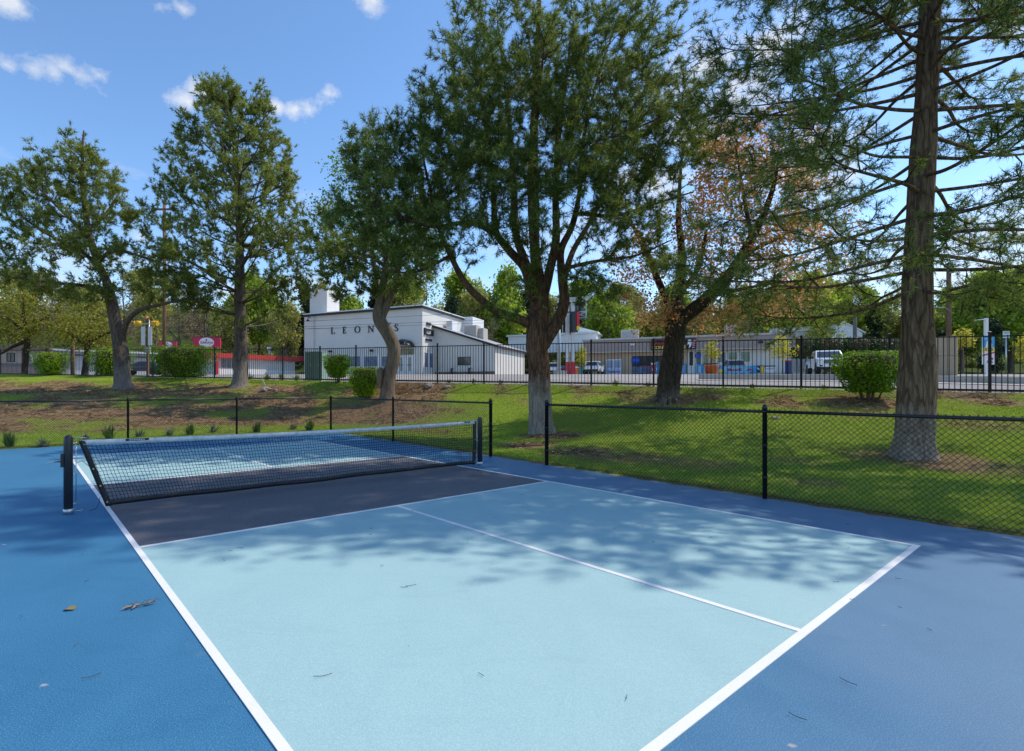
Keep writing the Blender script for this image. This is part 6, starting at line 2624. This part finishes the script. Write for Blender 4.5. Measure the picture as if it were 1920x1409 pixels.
def cabinet():
    Y = 33
    b = on_ground(592, Y)
    m = Y / FPX
    o = empty('utility_cabinet', b, math.atan2(ER[1], ER[0]) * .6, 'tall green electrical cabinet behind the iron fence, left of the small twiggy bush', 'utility cabinet')
    h = CAMH + (HY - 661.5) * m - b.z
    G = solid('dull_green_enamel', (.10, .17, .13), .45, vary=.12, scale=1.0)
    MB().box(-.56, .56, -.35, .35, .08, h).build('housing', G, o, bevel=.02)
    MB().box(-.62, .62, -.42, .42, -.3, .079).build('pad', M['concrete'], o)
    MB().box(-.60, .60, -.40, .40, h + .001, h + .05).build('lid', solid('pale_green_enamel', (.25, .38, .30), .45), o)
    for a, c in ((-.54, -.01), (.01, .54)):
        d = MB().box(a, c, -.372, -.352, .14, h - .06).build('door', G, o)
        MB().box((a + c) / 2 + .12, (a + c) / 2 + .15, -.40, -.373, h * .5, h * .5 + .2).build('handle', M['grey'], d)
    MB().box(.562, .60, -.34, .34, .1, h - .02).build('side_panel', solid('pale_green_enamel', (.25, .38, .30), .45), o)


cabinet()


def planter_tree(px, Y, ytop, ybot, rx, label, tub, seed, base=None):
    b = on_ground(px, Y)
    if base:
        b.z = zb(Y, base)
    m = Y / FPX
    B = np.array(b)
    t = Tree('young_tree', b, label, 'tree', 'young yellow trees round the shop', seed)
    h = CAMH + (HY - ytop) * m - b.z
    hb = CAMH + (HY - ybot) * m - b.z
    t.limb([(0, 0, -.1, .06), (.02, 0, hb * .6, .05), (0, .02, hb + (h - hb) * .4, .035), (0, 0, h * .95, .012)], 'trunk', TAN_BARK, 4, 8)
    g = t.rng
    n = 46
    v = unit(g.normal(0, 1, (n, 3))) * (g.random((n, 1)) ** .4)
    tips = v * np.array([rx * m, rx * m, (h - hb) / 2]) * np.array([1, 1, 1]) + np.array([0, 0, (h + hb) / 2])
    tips[:, :2] *= (1.15 - .55 * (tips[:, 2:3] - hb) / (h - hb))
    t.grow(tips, .25, .008, .008, 0, .3)
    t.twigs(.2, .2, .12, .35, .3, .8)
    V, F = t.leaves(7, .15, .13)
    t.finish(V, F, YELLOW, TAN_BARK, 4, .006)
    if tub:
        q = MB()
        q.lathe([(.50, .0), (.66, .95), (.72, .96), (.72, 1.08), (.58, 1.08), (.56, .98), (.01, .98)], 16)
        p = empty('planter_tub', b + Vector((0, -.0, .0)), 0, 'orange planter tub holding the young yellow tree, left of the blue banner', 'planter')
        q.build('tub', solid('orange_tub', (.62, .16, .05), .6), p)


planter_tree(1334, 53, 640, 676, 15, 'slim young yellow tree growing from the orange planter tub', True, 41, 705)
planter_tree(1467, 50, 630, 677, 26, 'widest young yellow tree, in front of the right end of the shop', False, 42)
planter_tree(1806, 42, 618, 658, 18, 'young yellow tree between the screen wall and the lamp post', False, 43)
planter_tree(1922, 40, 626, 672, 17, 'young yellow tree cut by the right edge of the photo', False, 44)
planter_tree(1091, 66, 648, 688, 10, 'small yellow-green tree between the sign posts and the shop corner', False, 45, 702)
planter_tree(1640 + 96, 46, 640, 668, 10, 'young yellow tree peeping over the screen wall beside the pine', False, 46)


# gas cage, small things left of the four-wheel drive
def small_box(name, label, cat, px0, px1, py0, py1, Y, mt, cap):
    b = on_ground((px0 + px1) / 2, Y)
    b.z = zb(Y, py1)
    m = Y / FPX
    o = empty(name, b, 0, label, cat)
    w, h = (px1 - px0) / 2 * m, (py1 - py0) * m
    MB().box(-w, w, -.3, .3, -.2, h).build('housing', mt, o, bevel=.03)
    MB().box(-w * 1.05, w * 1.05, -.32, .32, h + .001, h + .12).build('lid', cap, o)


small_box('vending_box', 'orange box standing right of the sign post feet', 'box', 1078, 1084, 690, 704, 64, solid('orange_tub', (.62, .16, .05), .6), WHP)
small_box('vending_box', 'teal box beside the orange one, left of the white four-wheel drive', 'box', 1086.5, 1091, 688, 704, 66, solid('teal_box', (.03, .22, .27), .5), M['dark'])
small_box('concrete_block', 'pale concrete block at the foot of the double sign posts', 'block', 1053.5, 1061.5, 698, 711.5, 55, M['concrete'], M['concrete'])
small_box('flag_bin', 'red and navy upright bin at the right end of the shop', 'bin', 1475, 1481, 678, 702, 58, NAVY, REDP)


# ------------------------------------------------------------------ power lines
def wire(label, a, b, sag, r=.012):
    A, B_ = at(*a), at(*b)
    n = 24
    pts = [A.lerp(B_, k / n) - Vector((0, 0, sag * 4 * (k / n) * (1 - k / n))) - A for k in range(n + 1)]
    m = MB()
    m.tube(pts, r, 5)
    o = m.build('power_line', M['dark'], None, A)
    tag(o, label, 'power line', 'overhead power lines')


wire('uppermost power line crossing the face of the white building', (300, 616, 46), (1605, 545, 84), .2, .016)
wire('middle power line, passing through the tops of the black letters', (300, 622, 46), (1605, 566, 84), .3, .016)
wire('lowest power line on the white building, running through the letters', (300, 625, 46), (1605, 574, 84), .3, .016)
wire('power line low behind the shop, running to the distant grey pole', (1040, 582, 90), (1605, 568, 84), .2, .016)
wire('power line from the distant grey pole to the pale wooden pole', (1605, 556, 84), (1779, 548, 60), .3, .014)
wire('power line leaving the pale wooden pole towards the right', (1779, 546, 60), (2050, 520, 46), .4, .014)
wire('thin power line between the signal post and the left pines', (120, 612, 60), (640, 617, 52), .1, .012)


# ------------------------------------------------------------------ trees and scrub on the hillside
def far_tree(kind, seed):
    """prototype about 10 m tall: tapered trunk, limbs, crown of leaf clumps"""
    spec = {
        'lime': (LIMEF, 260, .36, 12, .36, 1.05, .9), 'olive': (OLIVEF, 240, .29, 10, .34, 1.0, 1.0), 'bare': (BAREF, 190, .17, 4, .34, 1.0, 1.0),
        'dark': (DARKF, 260, .36, 8, .26, .75, .55), 'bush': (BUSHF, 230, .26, 9, .24, 1.1, .8)}[kind]
    mt, n, size, per, scat, wide, low = spec
    o = Tree('proto', (0, 0, 0), 'x', 'tree', None, seed)
    g = o.rng
    hb = 3.0 if kind not in ('bush', 'dark') else 1.0
    tr = [(0, 0, -.6, .22), (.1, 0, 2, .18), (g.uniform(-.3, .3), g.uniform(-.3, .3), 5, .12), (g.uniform(-.5, .5), 0, 8, .05), (0, 0, 9.4, .02)]
    o.limb(tr, 'trunk', FARBARK, 4, 7)
    for k in range(5):
        a = k * 1.3 + g.uniform(-.3, .3)
        z = g.uniform(2.2, 5)
        L = g.uniform(1.5, 2.8) * wide
        o.limb([(0, 0, z, .09), (math.cos(a) * L * .5, math.sin(a) * L * .5, z + L * .5, .06), (math.cos(a) * L, math.sin(a) * L, z + L * 1.1, .02)], 'limb', FARBARK, 3, 5)
    blobs = []
    for k in range(9):
        a = g.uniform(0, 6.28)
        z = g.uniform(hb, 9)
        rr = (2.9 * wide) * math.sin(math.pi * min(1, (z - hb * .4) / (10.4 - hb * .4))) ** (.7 if kind != 'dark' else 1.0) if kind != 'dark' else 2.3 * (1 - (z - 1) / 9.6)
        blobs.append((math.cos(a) * rr * .55, math.sin(a) * rr * .55, z, max(.6, rr * .62)))
    tips = []
    for _ in range(n):
        b = blobs[int(g.integers(len(blobs)))]
        v = unit(g.normal(0, 1, 3)) * g.random() ** .4 * b[3]
        tips.append((b[0] + v[0], b[1] + v[1], max(hb * .6, b[2] + v[2] * .85)))
    o.grow(np.array(tips), .7, .012, .010, 0, .2)
    if kind == 'bare':
        o.twigs(.28, .15, .3, .8, .35, .7)
    else:
        o.twigs(.5, .2, .25, .6, .3, .9)
    V, F = o.leaves(per, size, scat, .5)
    o.finish(V, F, mt, FARBARK, 3, .02 if kind == 'bare' else .012)
    return o.root


FARBARK = bark_mat('far_grey_bark', (.06, .048, .04), (.14, .115, .095), (.23, .195, .165), 4, None, .3)
LIMEF = leaf_mat('far_lime_leaves', (.18, .28, .022), (.34, .46, .045), (.50, .53, .09), .5, .6, .45)
OLIVEF = leaf_mat('far_olive_leaves', (.20, .215, .05), (.37, .37, .095), (.52, .50, .18), .5, .6, .45)
BAREF = leaf_mat('far_brown_buds', (.18, .12, .085), (.29, .21, .15), (.42, .32, .23), .3, .7, .45)
DARKF = leaf_mat('far_dark_evergreen', (.012, .026, .010), (.03, .052, .018), (.06, .085, .03), .2, .6, .6)
BUSHF = leaf_mat('far_round_yellow_leaves', (.20, .24, .035), (.34, .37, .065), (.48, .49, .12), .5, .6, .6)
PROTO = {k: [far_tree(k, s + i) for i in range(n)] for k, s, n in (('lime', 100, 3), ('olive', 110, 3), ('bare', 120, 2), ('dark', 130, 2), ('bush', 140, 1))}
FAR = [  # column, distance, row of the tip, width factor, kind, label
    (-70, 96, 520, 1.2, 'olive', 'olive-leaved tree past the left edge, above the stucco house'),
    (20, 98, 500, 1.2, 'olive', 'olive-leaved tree on the hillside directly above the stucco house'),
    (95, 104, 505, 1.1, 'bare', 'brown bare-twigged tree above the left end of the storage building'),
    (165, 94, 515, 1.2, 'olive', 'olive-leaved tree above the middle of the storage building'),
    (235, 100, 505, 1.1, 'bare', 'brown bare-twigged tree seen past the leaning pine trunk'),
    (290, 92, 540, 1.0, 'olive', 'olive-leaved tree just behind the signal post'),
    (335, 100, 520, 1.2, 'bare', 'brown bare-twigged tree above the hidden red sign'),
    (385, 106, 512, 1.2, 'bare', 'brown bare-twigged tree above the fully visible red sign'),
    (430, 94, 545, 1.0, 'olive', 'olive-leaved tree behind the straight pine trunk'),
    (485, 100, 525, 1.1, 'lime', 'lime-green tree above the sloping red eave'),
    (535, 92, 550, 1.0, 'olive', 'olive-leaved tree between the red eave and the white tower'),
    (572, 98, 515, 1.0, 'dark', 'dark evergreen at the left end of the white building'),
    (632, 92, 528, 1.0, 'dark', 'dark evergreen over the roof beside the white tower'),
    (668, 88, 548, .9, 'lime', 'lime-green tree peeping over the roof left of the bent tree'),
    (705, 98, 530, 1.0, 'dark', 'dark evergreen behind the bent tree and the white roof'),
    (752, 92, 508, 1.1, 'olive', 'olive-leaved tree over the roof right of the bent tree'),
    (800, 95, 520, 1.2, 'olive', 'tall olive-leaved tree over the right end of the white roof'),
    (848, 88, 540, .9, 'dark', 'dark evergreen behind the tall rear block of the white building'),
    (893, 96, 528, 1.1, 'olive', 'olive-leaved tree over the rooftop units'),
    (922, 84, 590, .6, 'bare', 'slim pale-stemmed bare tree over the low wing'),
    (952, 96, 492, 1.1, 'lime', 'tall lime-green tree left of the big pine trunk'),
    (992, 98, 525, 1.0, 'dark', 'dark evergreen directly behind the fork of the big pine'),
    (1028, 108, 545, 1.0, 'olive', 'olive-leaved tree left of the hillside house'),
    (1142, 92, 548, 1.2, 'lime', 'broad lime-green tree right of the hillside house'),
    (1195, 104, 545, 1.1, 'olive', 'olive-leaved tree over the shop roof, left of the dark forked tree'),
    (1240, 98, 555, 1.0, 'lime', 'lime-green tree over the shop sign'),
    (1310, 104, 548, 1.1, 'olive', 'olive-leaved tree over the shop, right of the dark forked trunk'),
    (1362, 112, 545, 1.0, 'lime', 'lime-green tree high on the slope over the shop windows'),
    (1408, 98, 562, 1.0, 'bare', 'brown bare-twigged tree behind the right rooftop unit'),
    (1462, 108, 540, 1.1, 'olive', 'olive-leaved tree over the right end of the shop'),
    (1512, 96, 512, 1.2, 'lime', 'big lime-green tree left of the round pale tree'),
    (1548, 78, 576, .95, 'bush', 'rounded pale yellow-green tree behind the pickup truck'),
    (1585, 104, 520, 1.1, 'lime', 'lime-green tree over the small white gable'),
    (1640, 100, 560, 1.1, 'dark', 'dark evergreen between the distant grey pole and the right pine'),
    (1690, 108, 540, 1.2, 'olive', 'olive-leaved tree behind the tall right pine trunk'),
    (1745, 96, 560, 1.0, 'lime', 'lime-green tree just right of the tall right pine trunk'),
    (1800, 92, 545, 1.1, 'olive', 'olive-leaved tree right of the pale wooden pole'),
    (1845, 90, 505, 1.2, 'lime', 'tall lime-green tree above the white lamp post'),
    (1895, 94, 498, 1.2, 'olive', 'tall olive-leaved tree above the small road sign'),
    (1950, 88, 510, 1.1, 'lime', 'lime-green tree cut by the right edge of the photo'),
    (1865, 76, 590, .8, 'dark', 'dark evergreen low behind the small road sign'),
    (1770, 78, 610, .8, 'dark', 'dark evergreen low behind the screen wall'),
    (2030, 92, 500, 1.2, 'olive', 'olive-leaved tree beyond the right edge'),
    (60, 122, 490, 1.5, 'olive', 'distant olive-leaved tree on the crest over the stucco house'),
    (260, 124, 500, 1.5, 'olive', 'distant olive-leaved tree on the crest over the signal post'),
    (460, 122, 510, 1.5, 'lime', 'distant lime-green tree on the crest left of the white tower'),
    (600, 124, 520, 1.4, 'olive', 'distant olive-leaved tree on the crest over the white tower'),
    (725, 120, 515, 1.5, 'olive', 'distant olive-leaved tree on the crest over the black lettering'),
    (870, 122, 510, 1.5, 'lime', 'distant lime-green tree on the crest over the wall air unit'),
    (1080, 128, 525, 1.5, 'lime', 'distant lime-green tree on the crest over the hillside house'),
    (1170, 124, 528, 1.5, 'olive', 'distant olive-leaved tree on the crest over the left rooftop unit'),
    (1275, 126, 530, 1.5, 'lime', 'distant lime-green tree on the crest behind the dark forked trunk'),
    (1390, 124, 530, 1.5, 'olive', 'distant olive-leaved tree on the crest over the right rooftop unit'),
    (1445, 122, 535, 1.4, 'lime', 'distant lime-green tree on the crest over the widest yellow tree'),
    (1620, 122, 535, 1.5, 'lime', 'distant lime-green tree on the crest over the distant grey pole'),
    (1770, 118, 540, 1.5, 'lime', 'distant lime-green tree on the crest behind the pale wooden pole'),
    (1930, 118, 520, 1.5, 'olive', 'distant olive-leaved tree on the crest at the right edge'),
]
frng = random.Random(3)
used = {}
for px, Y, top, wf, kind, lab in FAR:
    b = on_ground(px, Y)
    h = CAMH + (HY - top) / FPX * Y - b.z
    ps = PROTO[kind]
    i = used.get(kind, 0)
    used[kind] = i + 1
    p_ = ps[i % len(ps)]
    sc = h / 10
    scl = (max(sc * .75, min(sc, 1.0)) * wf, max(sc * .75, min(sc, 1.0)) * wf, sc)
    if i < len(ps):
        r = p_
        r.location, r.rotation_euler, r.scale = b, (0, 0, frng.uniform(0, 6.28)), scl
    else:
        r = dup(p_, b, frng.uniform(0, 6.28), scl)
    r.name = 'hillside_tree'
    r['label'], r['category'], r['group'] = lab, 'tree', 'trees on the wooded hillside'


def scrub():
    """low undergrowth that fills the slope between the trees"""
    g = np.random.default_rng(55)
    n = 900
    Y = g.uniform(84, 150, n)
    K = g.uniform(-1.0, 1.3, n)
    x, y = K * Y, Y
    F, _ = fence_far(x, y)
    keep = (F > 53) & (fbm(x * .05, y * .05, 77) > .40) & ~((K > 1.0) & (Y < 100))
    x, y = x[keep], y[keep]
    Vs, cs = [], []
    for a, b in zip(x, y):
        m = int(g.integers(60, 130))
        R = g.uniform(.8, 2.3)
        v = unit(g.normal(0, 1, (m, 3))) * (g.random((m, 1)) ** .4) * np.array([R, R, R * .8])
        c = v + np.array([a, b, tz(a, b) + R * .5])
        nr = unit(g.normal(0, 1, (m, 3)))
        t1 = unit(np.cross(nr, g.normal(0, 1, (m, 3))))
        t2 = np.cross(nr, t1)
        s = g.uniform(.2, .45, (m, 1))
        Vs.append(np.stack([c - t1 * s, c + t2 * s * .6, c + t1 * s, c - t2 * s * .6], 1).reshape(-1, 3))
    V = np.vstack(Vs)
    o = link('undergrowth', np_mesh('undergrowth', V, np.arange(len(V)).reshape(-1, 4), SCRUB))
    tag(o, kind='stuff')


SCRUB = leaf_mat('undergrowth_leaves', (.10, .14, .02), (.20, .25, .04), (.34, .37, .10), .35, .7, .12)
scrub()


# dark clipped hedge row behind the pickup
def hedge_row(px0, px1, Y, py0, py1, label, seed):
    for k, px in enumerate(np.linspace(px0, px1, 4)):
        w = (px1 - px0) / 6 * 1.15
        hedge(px, Y, px - w, px + w, py0 + (k % 2) * 2, py1, label[k], 1500, depth=1.3, mt=DARKH, taper=.95, stems=3, seed=seed + k, rz=0, size=.22)


DARKH = leaf_mat('dark_screen_hedge', (.018, .045, .010), (.04, .085, .015), (.075, .13, .025), .3, .5, .8)
hedge_row(1500, 1660, 66, 633, 672, ['dark tall screening hedge at the right end of the shop', 'dark screening hedge section behind the pickup cab', 'dark screening hedge section above the square hedge', 'dark screening hedge section next to the right pine trunk'], 60)


# ------------------------------------------------------------------ plants at the fences
def spiky(name, px, py, hpx, label, seed, mt, n=46, wide=.55, group='small plants along the court fence', Yfix=None, cat='plant', width=.012):
    b = ground_hit(px, py) if Yfix is None else on_ground(px, Yfix)
    g = np.random.default_rng(seed)
    h = hpx / FPX * b.y
    az = g.uniform(0, 6.28, n)
    el = np.radians(g.uniform(28, 88, n))
    L = h * g.uniform(.6, 1.1, n)
    d = np.stack([np.cos(az) * np.cos(el) * wide * 1.4, np.sin(az) * np.cos(el) * wide * 1.4, np.sin(el)], 1)
    side = unit(np.cross(d, np.array([0, 0, 1.]))) * (width * b.y / 14)
    p0 = g.normal(0, .04, (n, 3)) * np.array([1, 1, 0])
    m1 = p0 + d * L[:, None] * .55
    tip = p0 + d * L[:, None] - np.array([0, 0, 1]) * (L * .12 * np.cos(el))[:, None]
    V = np.stack([p0 - side * .7, p0 + side * .7, m1 + side, tip, m1 - side], 1).reshape(-1, 3)
    i = np.arange(n)[:, None] * 5
    F = np.concatenate([i + np.array([[0, 1, 2, 4]]), i + np.array([[4, 2, 3, 3]])])
    Fq = np.concatenate([i + np.array([[0, 1, 2]]), i + np.array([[0, 2, 4]]), i + np.array([[4, 2, 3]])])
    o = empty(name, b, 0, label, cat, group)
    tag(link('foliage', np_mesh('foliage', V, Fq, mt), o), kind='stuff')
    c = MB()
    c.tube([(0, 0, -.06), (0, 0, h * .18)], [.05, .03], 7)
    c.build('crown_base', STEM, o)


YUCCA = leaf_mat('yucca_blades', (.045, .10, .016), (.09, .17, .03), (.15, .24, .05), .3, .45, 1.0)
SAGE = leaf_mat('grey_green_blades', (.09, .12, .08), (.16, .19, .13), (.26, .28, .2), .3, .6, 1.0)
pl = [(18, 839, 36, 'dark leafy clump at the left edge of the blue court', YUCCA, 110, .6), (80, 838, 20, 'grey-green spiky tuft right of the dark leafy clump', SAGE, 60, .9),
      (205, 824, 30, 'dark green clump left of the tall fence post, behind the net', YUCCA, 110, .6), (160, 826, 14, 'low grey tuft in front of the left fence run', SAGE, 50, .9),
      (262, 820, 17, 'low grey tuft just right of the tall fence post', SAGE, 50, .9), (318, 817, 16, 'low grey tuft between two green clumps behind the net', SAGE, 50, .9),
      (356, 816, 24, 'green clump behind the net, left of the second fence post', YUCCA, 100, .6), (400, 812, 17, 'low grey tuft left of the second fence post', SAGE, 50, .9),
      (482, 811, 24, 'green clump right of the second fence post', YUCCA, 100, .6), (550, 806, 13, 'low grey tuft beside the rightmost green clump', SAGE, 50, .9), (580, 808, 24, 'rightmost bushy green clump behind the net', YUCCA, 100, .6)]
for k, (px, py, hp, lab, mt_, n, wd) in enumerate(pl):
    spiky('leafy_plant' if mt_ is YUCCA else 'spiky_plant', px, py, hp, lab, 200 + k, mt_, n, wd)
for k, (px, hp, lab) in enumerate([(468, 17, 'spiky yucca right behind the straight pine trunk'), (500, 16, 'spiky yucca second from the straight pine trunk'), (527, 17, 'spiky yucca midway between the pine and the green cabinet'), (556, 18, 'spiky yucca nearest the green cabinet'), (842, 10, 'dry tuft behind the fence, right of the yellow post'), (888, 11, 'dry tuft behind the fence in front of the wing window'), (938, 10, 'dry tuft behind the fence by the wing corner'), (1153, 14, 'dry tuft behind the fence, left of the dark forked tree'), (1215, 11, 'dry tuft behind the fence touching the dark forked tree'), (1412, 12, 'dry tuft behind the fence below the blue banner'), (1545, 13, 'dry tuft behind the fence below the pickup')]):
    X = (px - CX) / FPX
    Yf = (28.9 - .538 * 5.97) / (1 + .538 * X) if px > 600 else 28.9 + (600 - px) / 600 * 9
    spiky('fence_plant', px, 0, hp, lab, 300 + k, YUCCA if k < 4 else SAGE, 40, .8, 'plants behind the iron fence', Yf + .7, 'plant', .008)


# ------------------------------------------------------------------ small things on the ground
def rock(px, py, r, label, seed, name='rock'):
    b = ground_hit(px, py)
    g = np.random.default_rng(seed)
    bm = bmesh.new()
    bmesh.ops.create_icosphere(bm, subdivisions=2, radius=1)
    for v in bm.verts:
        k = 1 + (vnoise(np.array([v.co.x * 1.7 + seed]), np.array([v.co.y * 1.7 + v.co.z * 1.3]))[0] - .5) * .7
        v.co = Vector((v.co.x * r * 1.5 * k, v.co.y * r * k, v.co.z * r * .7 * k))
    me = bpy.data.meshes.new(name)
    bm.to_mesh(me)
    bm.free()
    me.materials.append(solid('weathered_rock', (.30, .25, .21), .9, vary=.3, scale=6))
    o = link(name, me, None, b + Vector((0, 0, r * .25)))
    o.rotation_euler.z = g.uniform(0, 3)
    tag(o, label, 'rock', 'stones on the bank')


rock(497, 733, .22, 'grey stone right of the straight pine trunk on the bare bank', 1)
rock(805, 727, .2, 'flat stone at the foot of the iron fence, left of the grassy crest', 2)
rock(838, 728, .14, 'small stone beside the flat one under the iron fence', 3)
rock(1453, 786, .07, 'small dark stone in the grass above the near fence rail', 4)


def dead_branch():
    b = ground_hit(488, 736)
    o = empty('dead_branch', b, 0, 'grey forked dead branch lying on the bank by the straight pine', 'branch')
    m = MB()
    m.tube([(-.1, .0, .02), (.25, .1, .22), (.55, .25, .14), (1.3, .4, .05)], [.05, .05, .04, .015], 7)
    m.tube([(.25, .1, .22), (.1, .3, .5), (-.05, .4, .72)], [.035, .025, .01], 6)
    m.build('limb', solid('bleached_wood', (.38, .34, .29), .9), o)


dead_branch()


def court_point(px, py, z=.0):
    Y = FPX * CAMH / (py - HY)
    return Vector(((px - CX) / FPX * Y, Y, z))


def dry_twig():
    b = court_point(262, 1140, .006)
    o = empty('dry_twig', b, rad(20), 'dry curled leafy twig on the dark blue court, left of the white sideline', 'twig')
    m = MB()
    m.tube([(-.09, -.02, .004), (-.03, 0, .012), (.05, .01, .015), (.10, .04, .02)], [.004, .0045, .004, .002], 6)
    for a in ((-.05, .0, .05, .035), (0, .005, .06, .05), (.04, .01, .02, .06), (.07, .02, .05, .03), (-.02, 0, -.06, .02)):
        m.tube([(a[0], a[1], .012), (a[0] + a[2] * .5, a[1] + a[3] * .6, .03), (a[0] + a[2], a[1] + a[3], .015)], [.002, .002, .001], 5)
    m.build('stem', solid('dry_brown', (.12, .09, .07), .9), o)
    l = MB()
    for x, y, t in ((-.07, -.01, .3), (-.02, .0, 1.1), (.06, .03, .2)):
        c, s_ = math.cos(t), math.sin(t)
        l.add([(x - .05 * c, y - .05 * s_, .008), (x - .012 * s_, y + .012 * c, .022), (x + .05 * c, y + .05 * s_, .010), (x + .012 * s_, y - .012 * c, .016)], [(0, 1, 2), (0, 2, 3)])
    l.build('dry_leaf', solid('dry_leaf_brown', (.24, .19, .14), .8), o)


dry_twig()


def crumb():
    b = court_point(131, 1144, .004)
    m = MB()
    m.add([(-.04, -.01, 0), (-.01, -.03, .012), (.035, -.012, .004), (.04, .015, .014), (.0, .03, .018), (-.03, .018, .006), (0, 0, .02)], [(0, 1, 6), (1, 2, 6), (2, 3, 6), (3, 4, 6), (4, 5, 6), (5, 0, 6)])
    tag(m.build('dry_leaf', solid('dry_leaf_olive', (.20, .17, .06), .8), None, b), 'crumpled brown-green leaf on the dark blue court near the left edge', 'leaf')


crumb()


def litter():
    """fallen pine needles and specks over the court"""
    g = np.random.default_rng(91)
    V = []
    fixed = [(605, 1272, .13, .3), (770, 1101, .12, .4), (758, 1104, .08, .1), (450, 1030, .09, -.1), (170, 1273, .12, .6), (1590, 1283, .11, 2.0), (1494, 1349, .10, 2.2), (1598, 1127, .05, 0), (1590, 985, .08, .2), (1225, 1018, .06, .6), (432, 1035, .05, .1)]
    for k in range(75):
        u, v = g.uniform(.2, 9.5), g.uniform(-6.5, 4.2)
        q = uv(u, v)
        if q.y < 1.2:
            continue
        fixed.append((q, g.uniform(.012, .055), g.uniform(0, 3.14)))
    for f in fixed:
        if len(f) == 4:
            b, L, t = court_point(f[0], f[1]), f[2] * .75, f[3]
        else:
            b, L, t = f
        w = .0011 + .0006 * g.random()
        pts = []
        bend = g.normal(0, .28)
        for s in np.linspace(-.5, .5, 5):
            pts.append(np.array([b.x + math.cos(t) * L * s - math.sin(t) * bend * L * s * s, b.y + math.sin(t) * L * s + math.cos(t) * bend * L * s * s, .0115 + .006 * abs(s)]))
        d = np.array([-math.sin(t), math.cos(t), 0]) * w
        for a, c in zip(pts, pts[1:]):
            V += [a - d, a + d, c + d, c - d]
            V += [a - [0, 0, .0015], a + [0, 0, .002], c + [0, 0, .002], c - [0, 0, .0015]]
    V = np.array(V)
    o = link('fallen_needles', np_mesh('fallen_needles', V, np.arange(len(V)).reshape(-1, 4), solid('dry_needle', (.10, .075, .05), .8)))
    tag(o, kind='stuff')


litter()
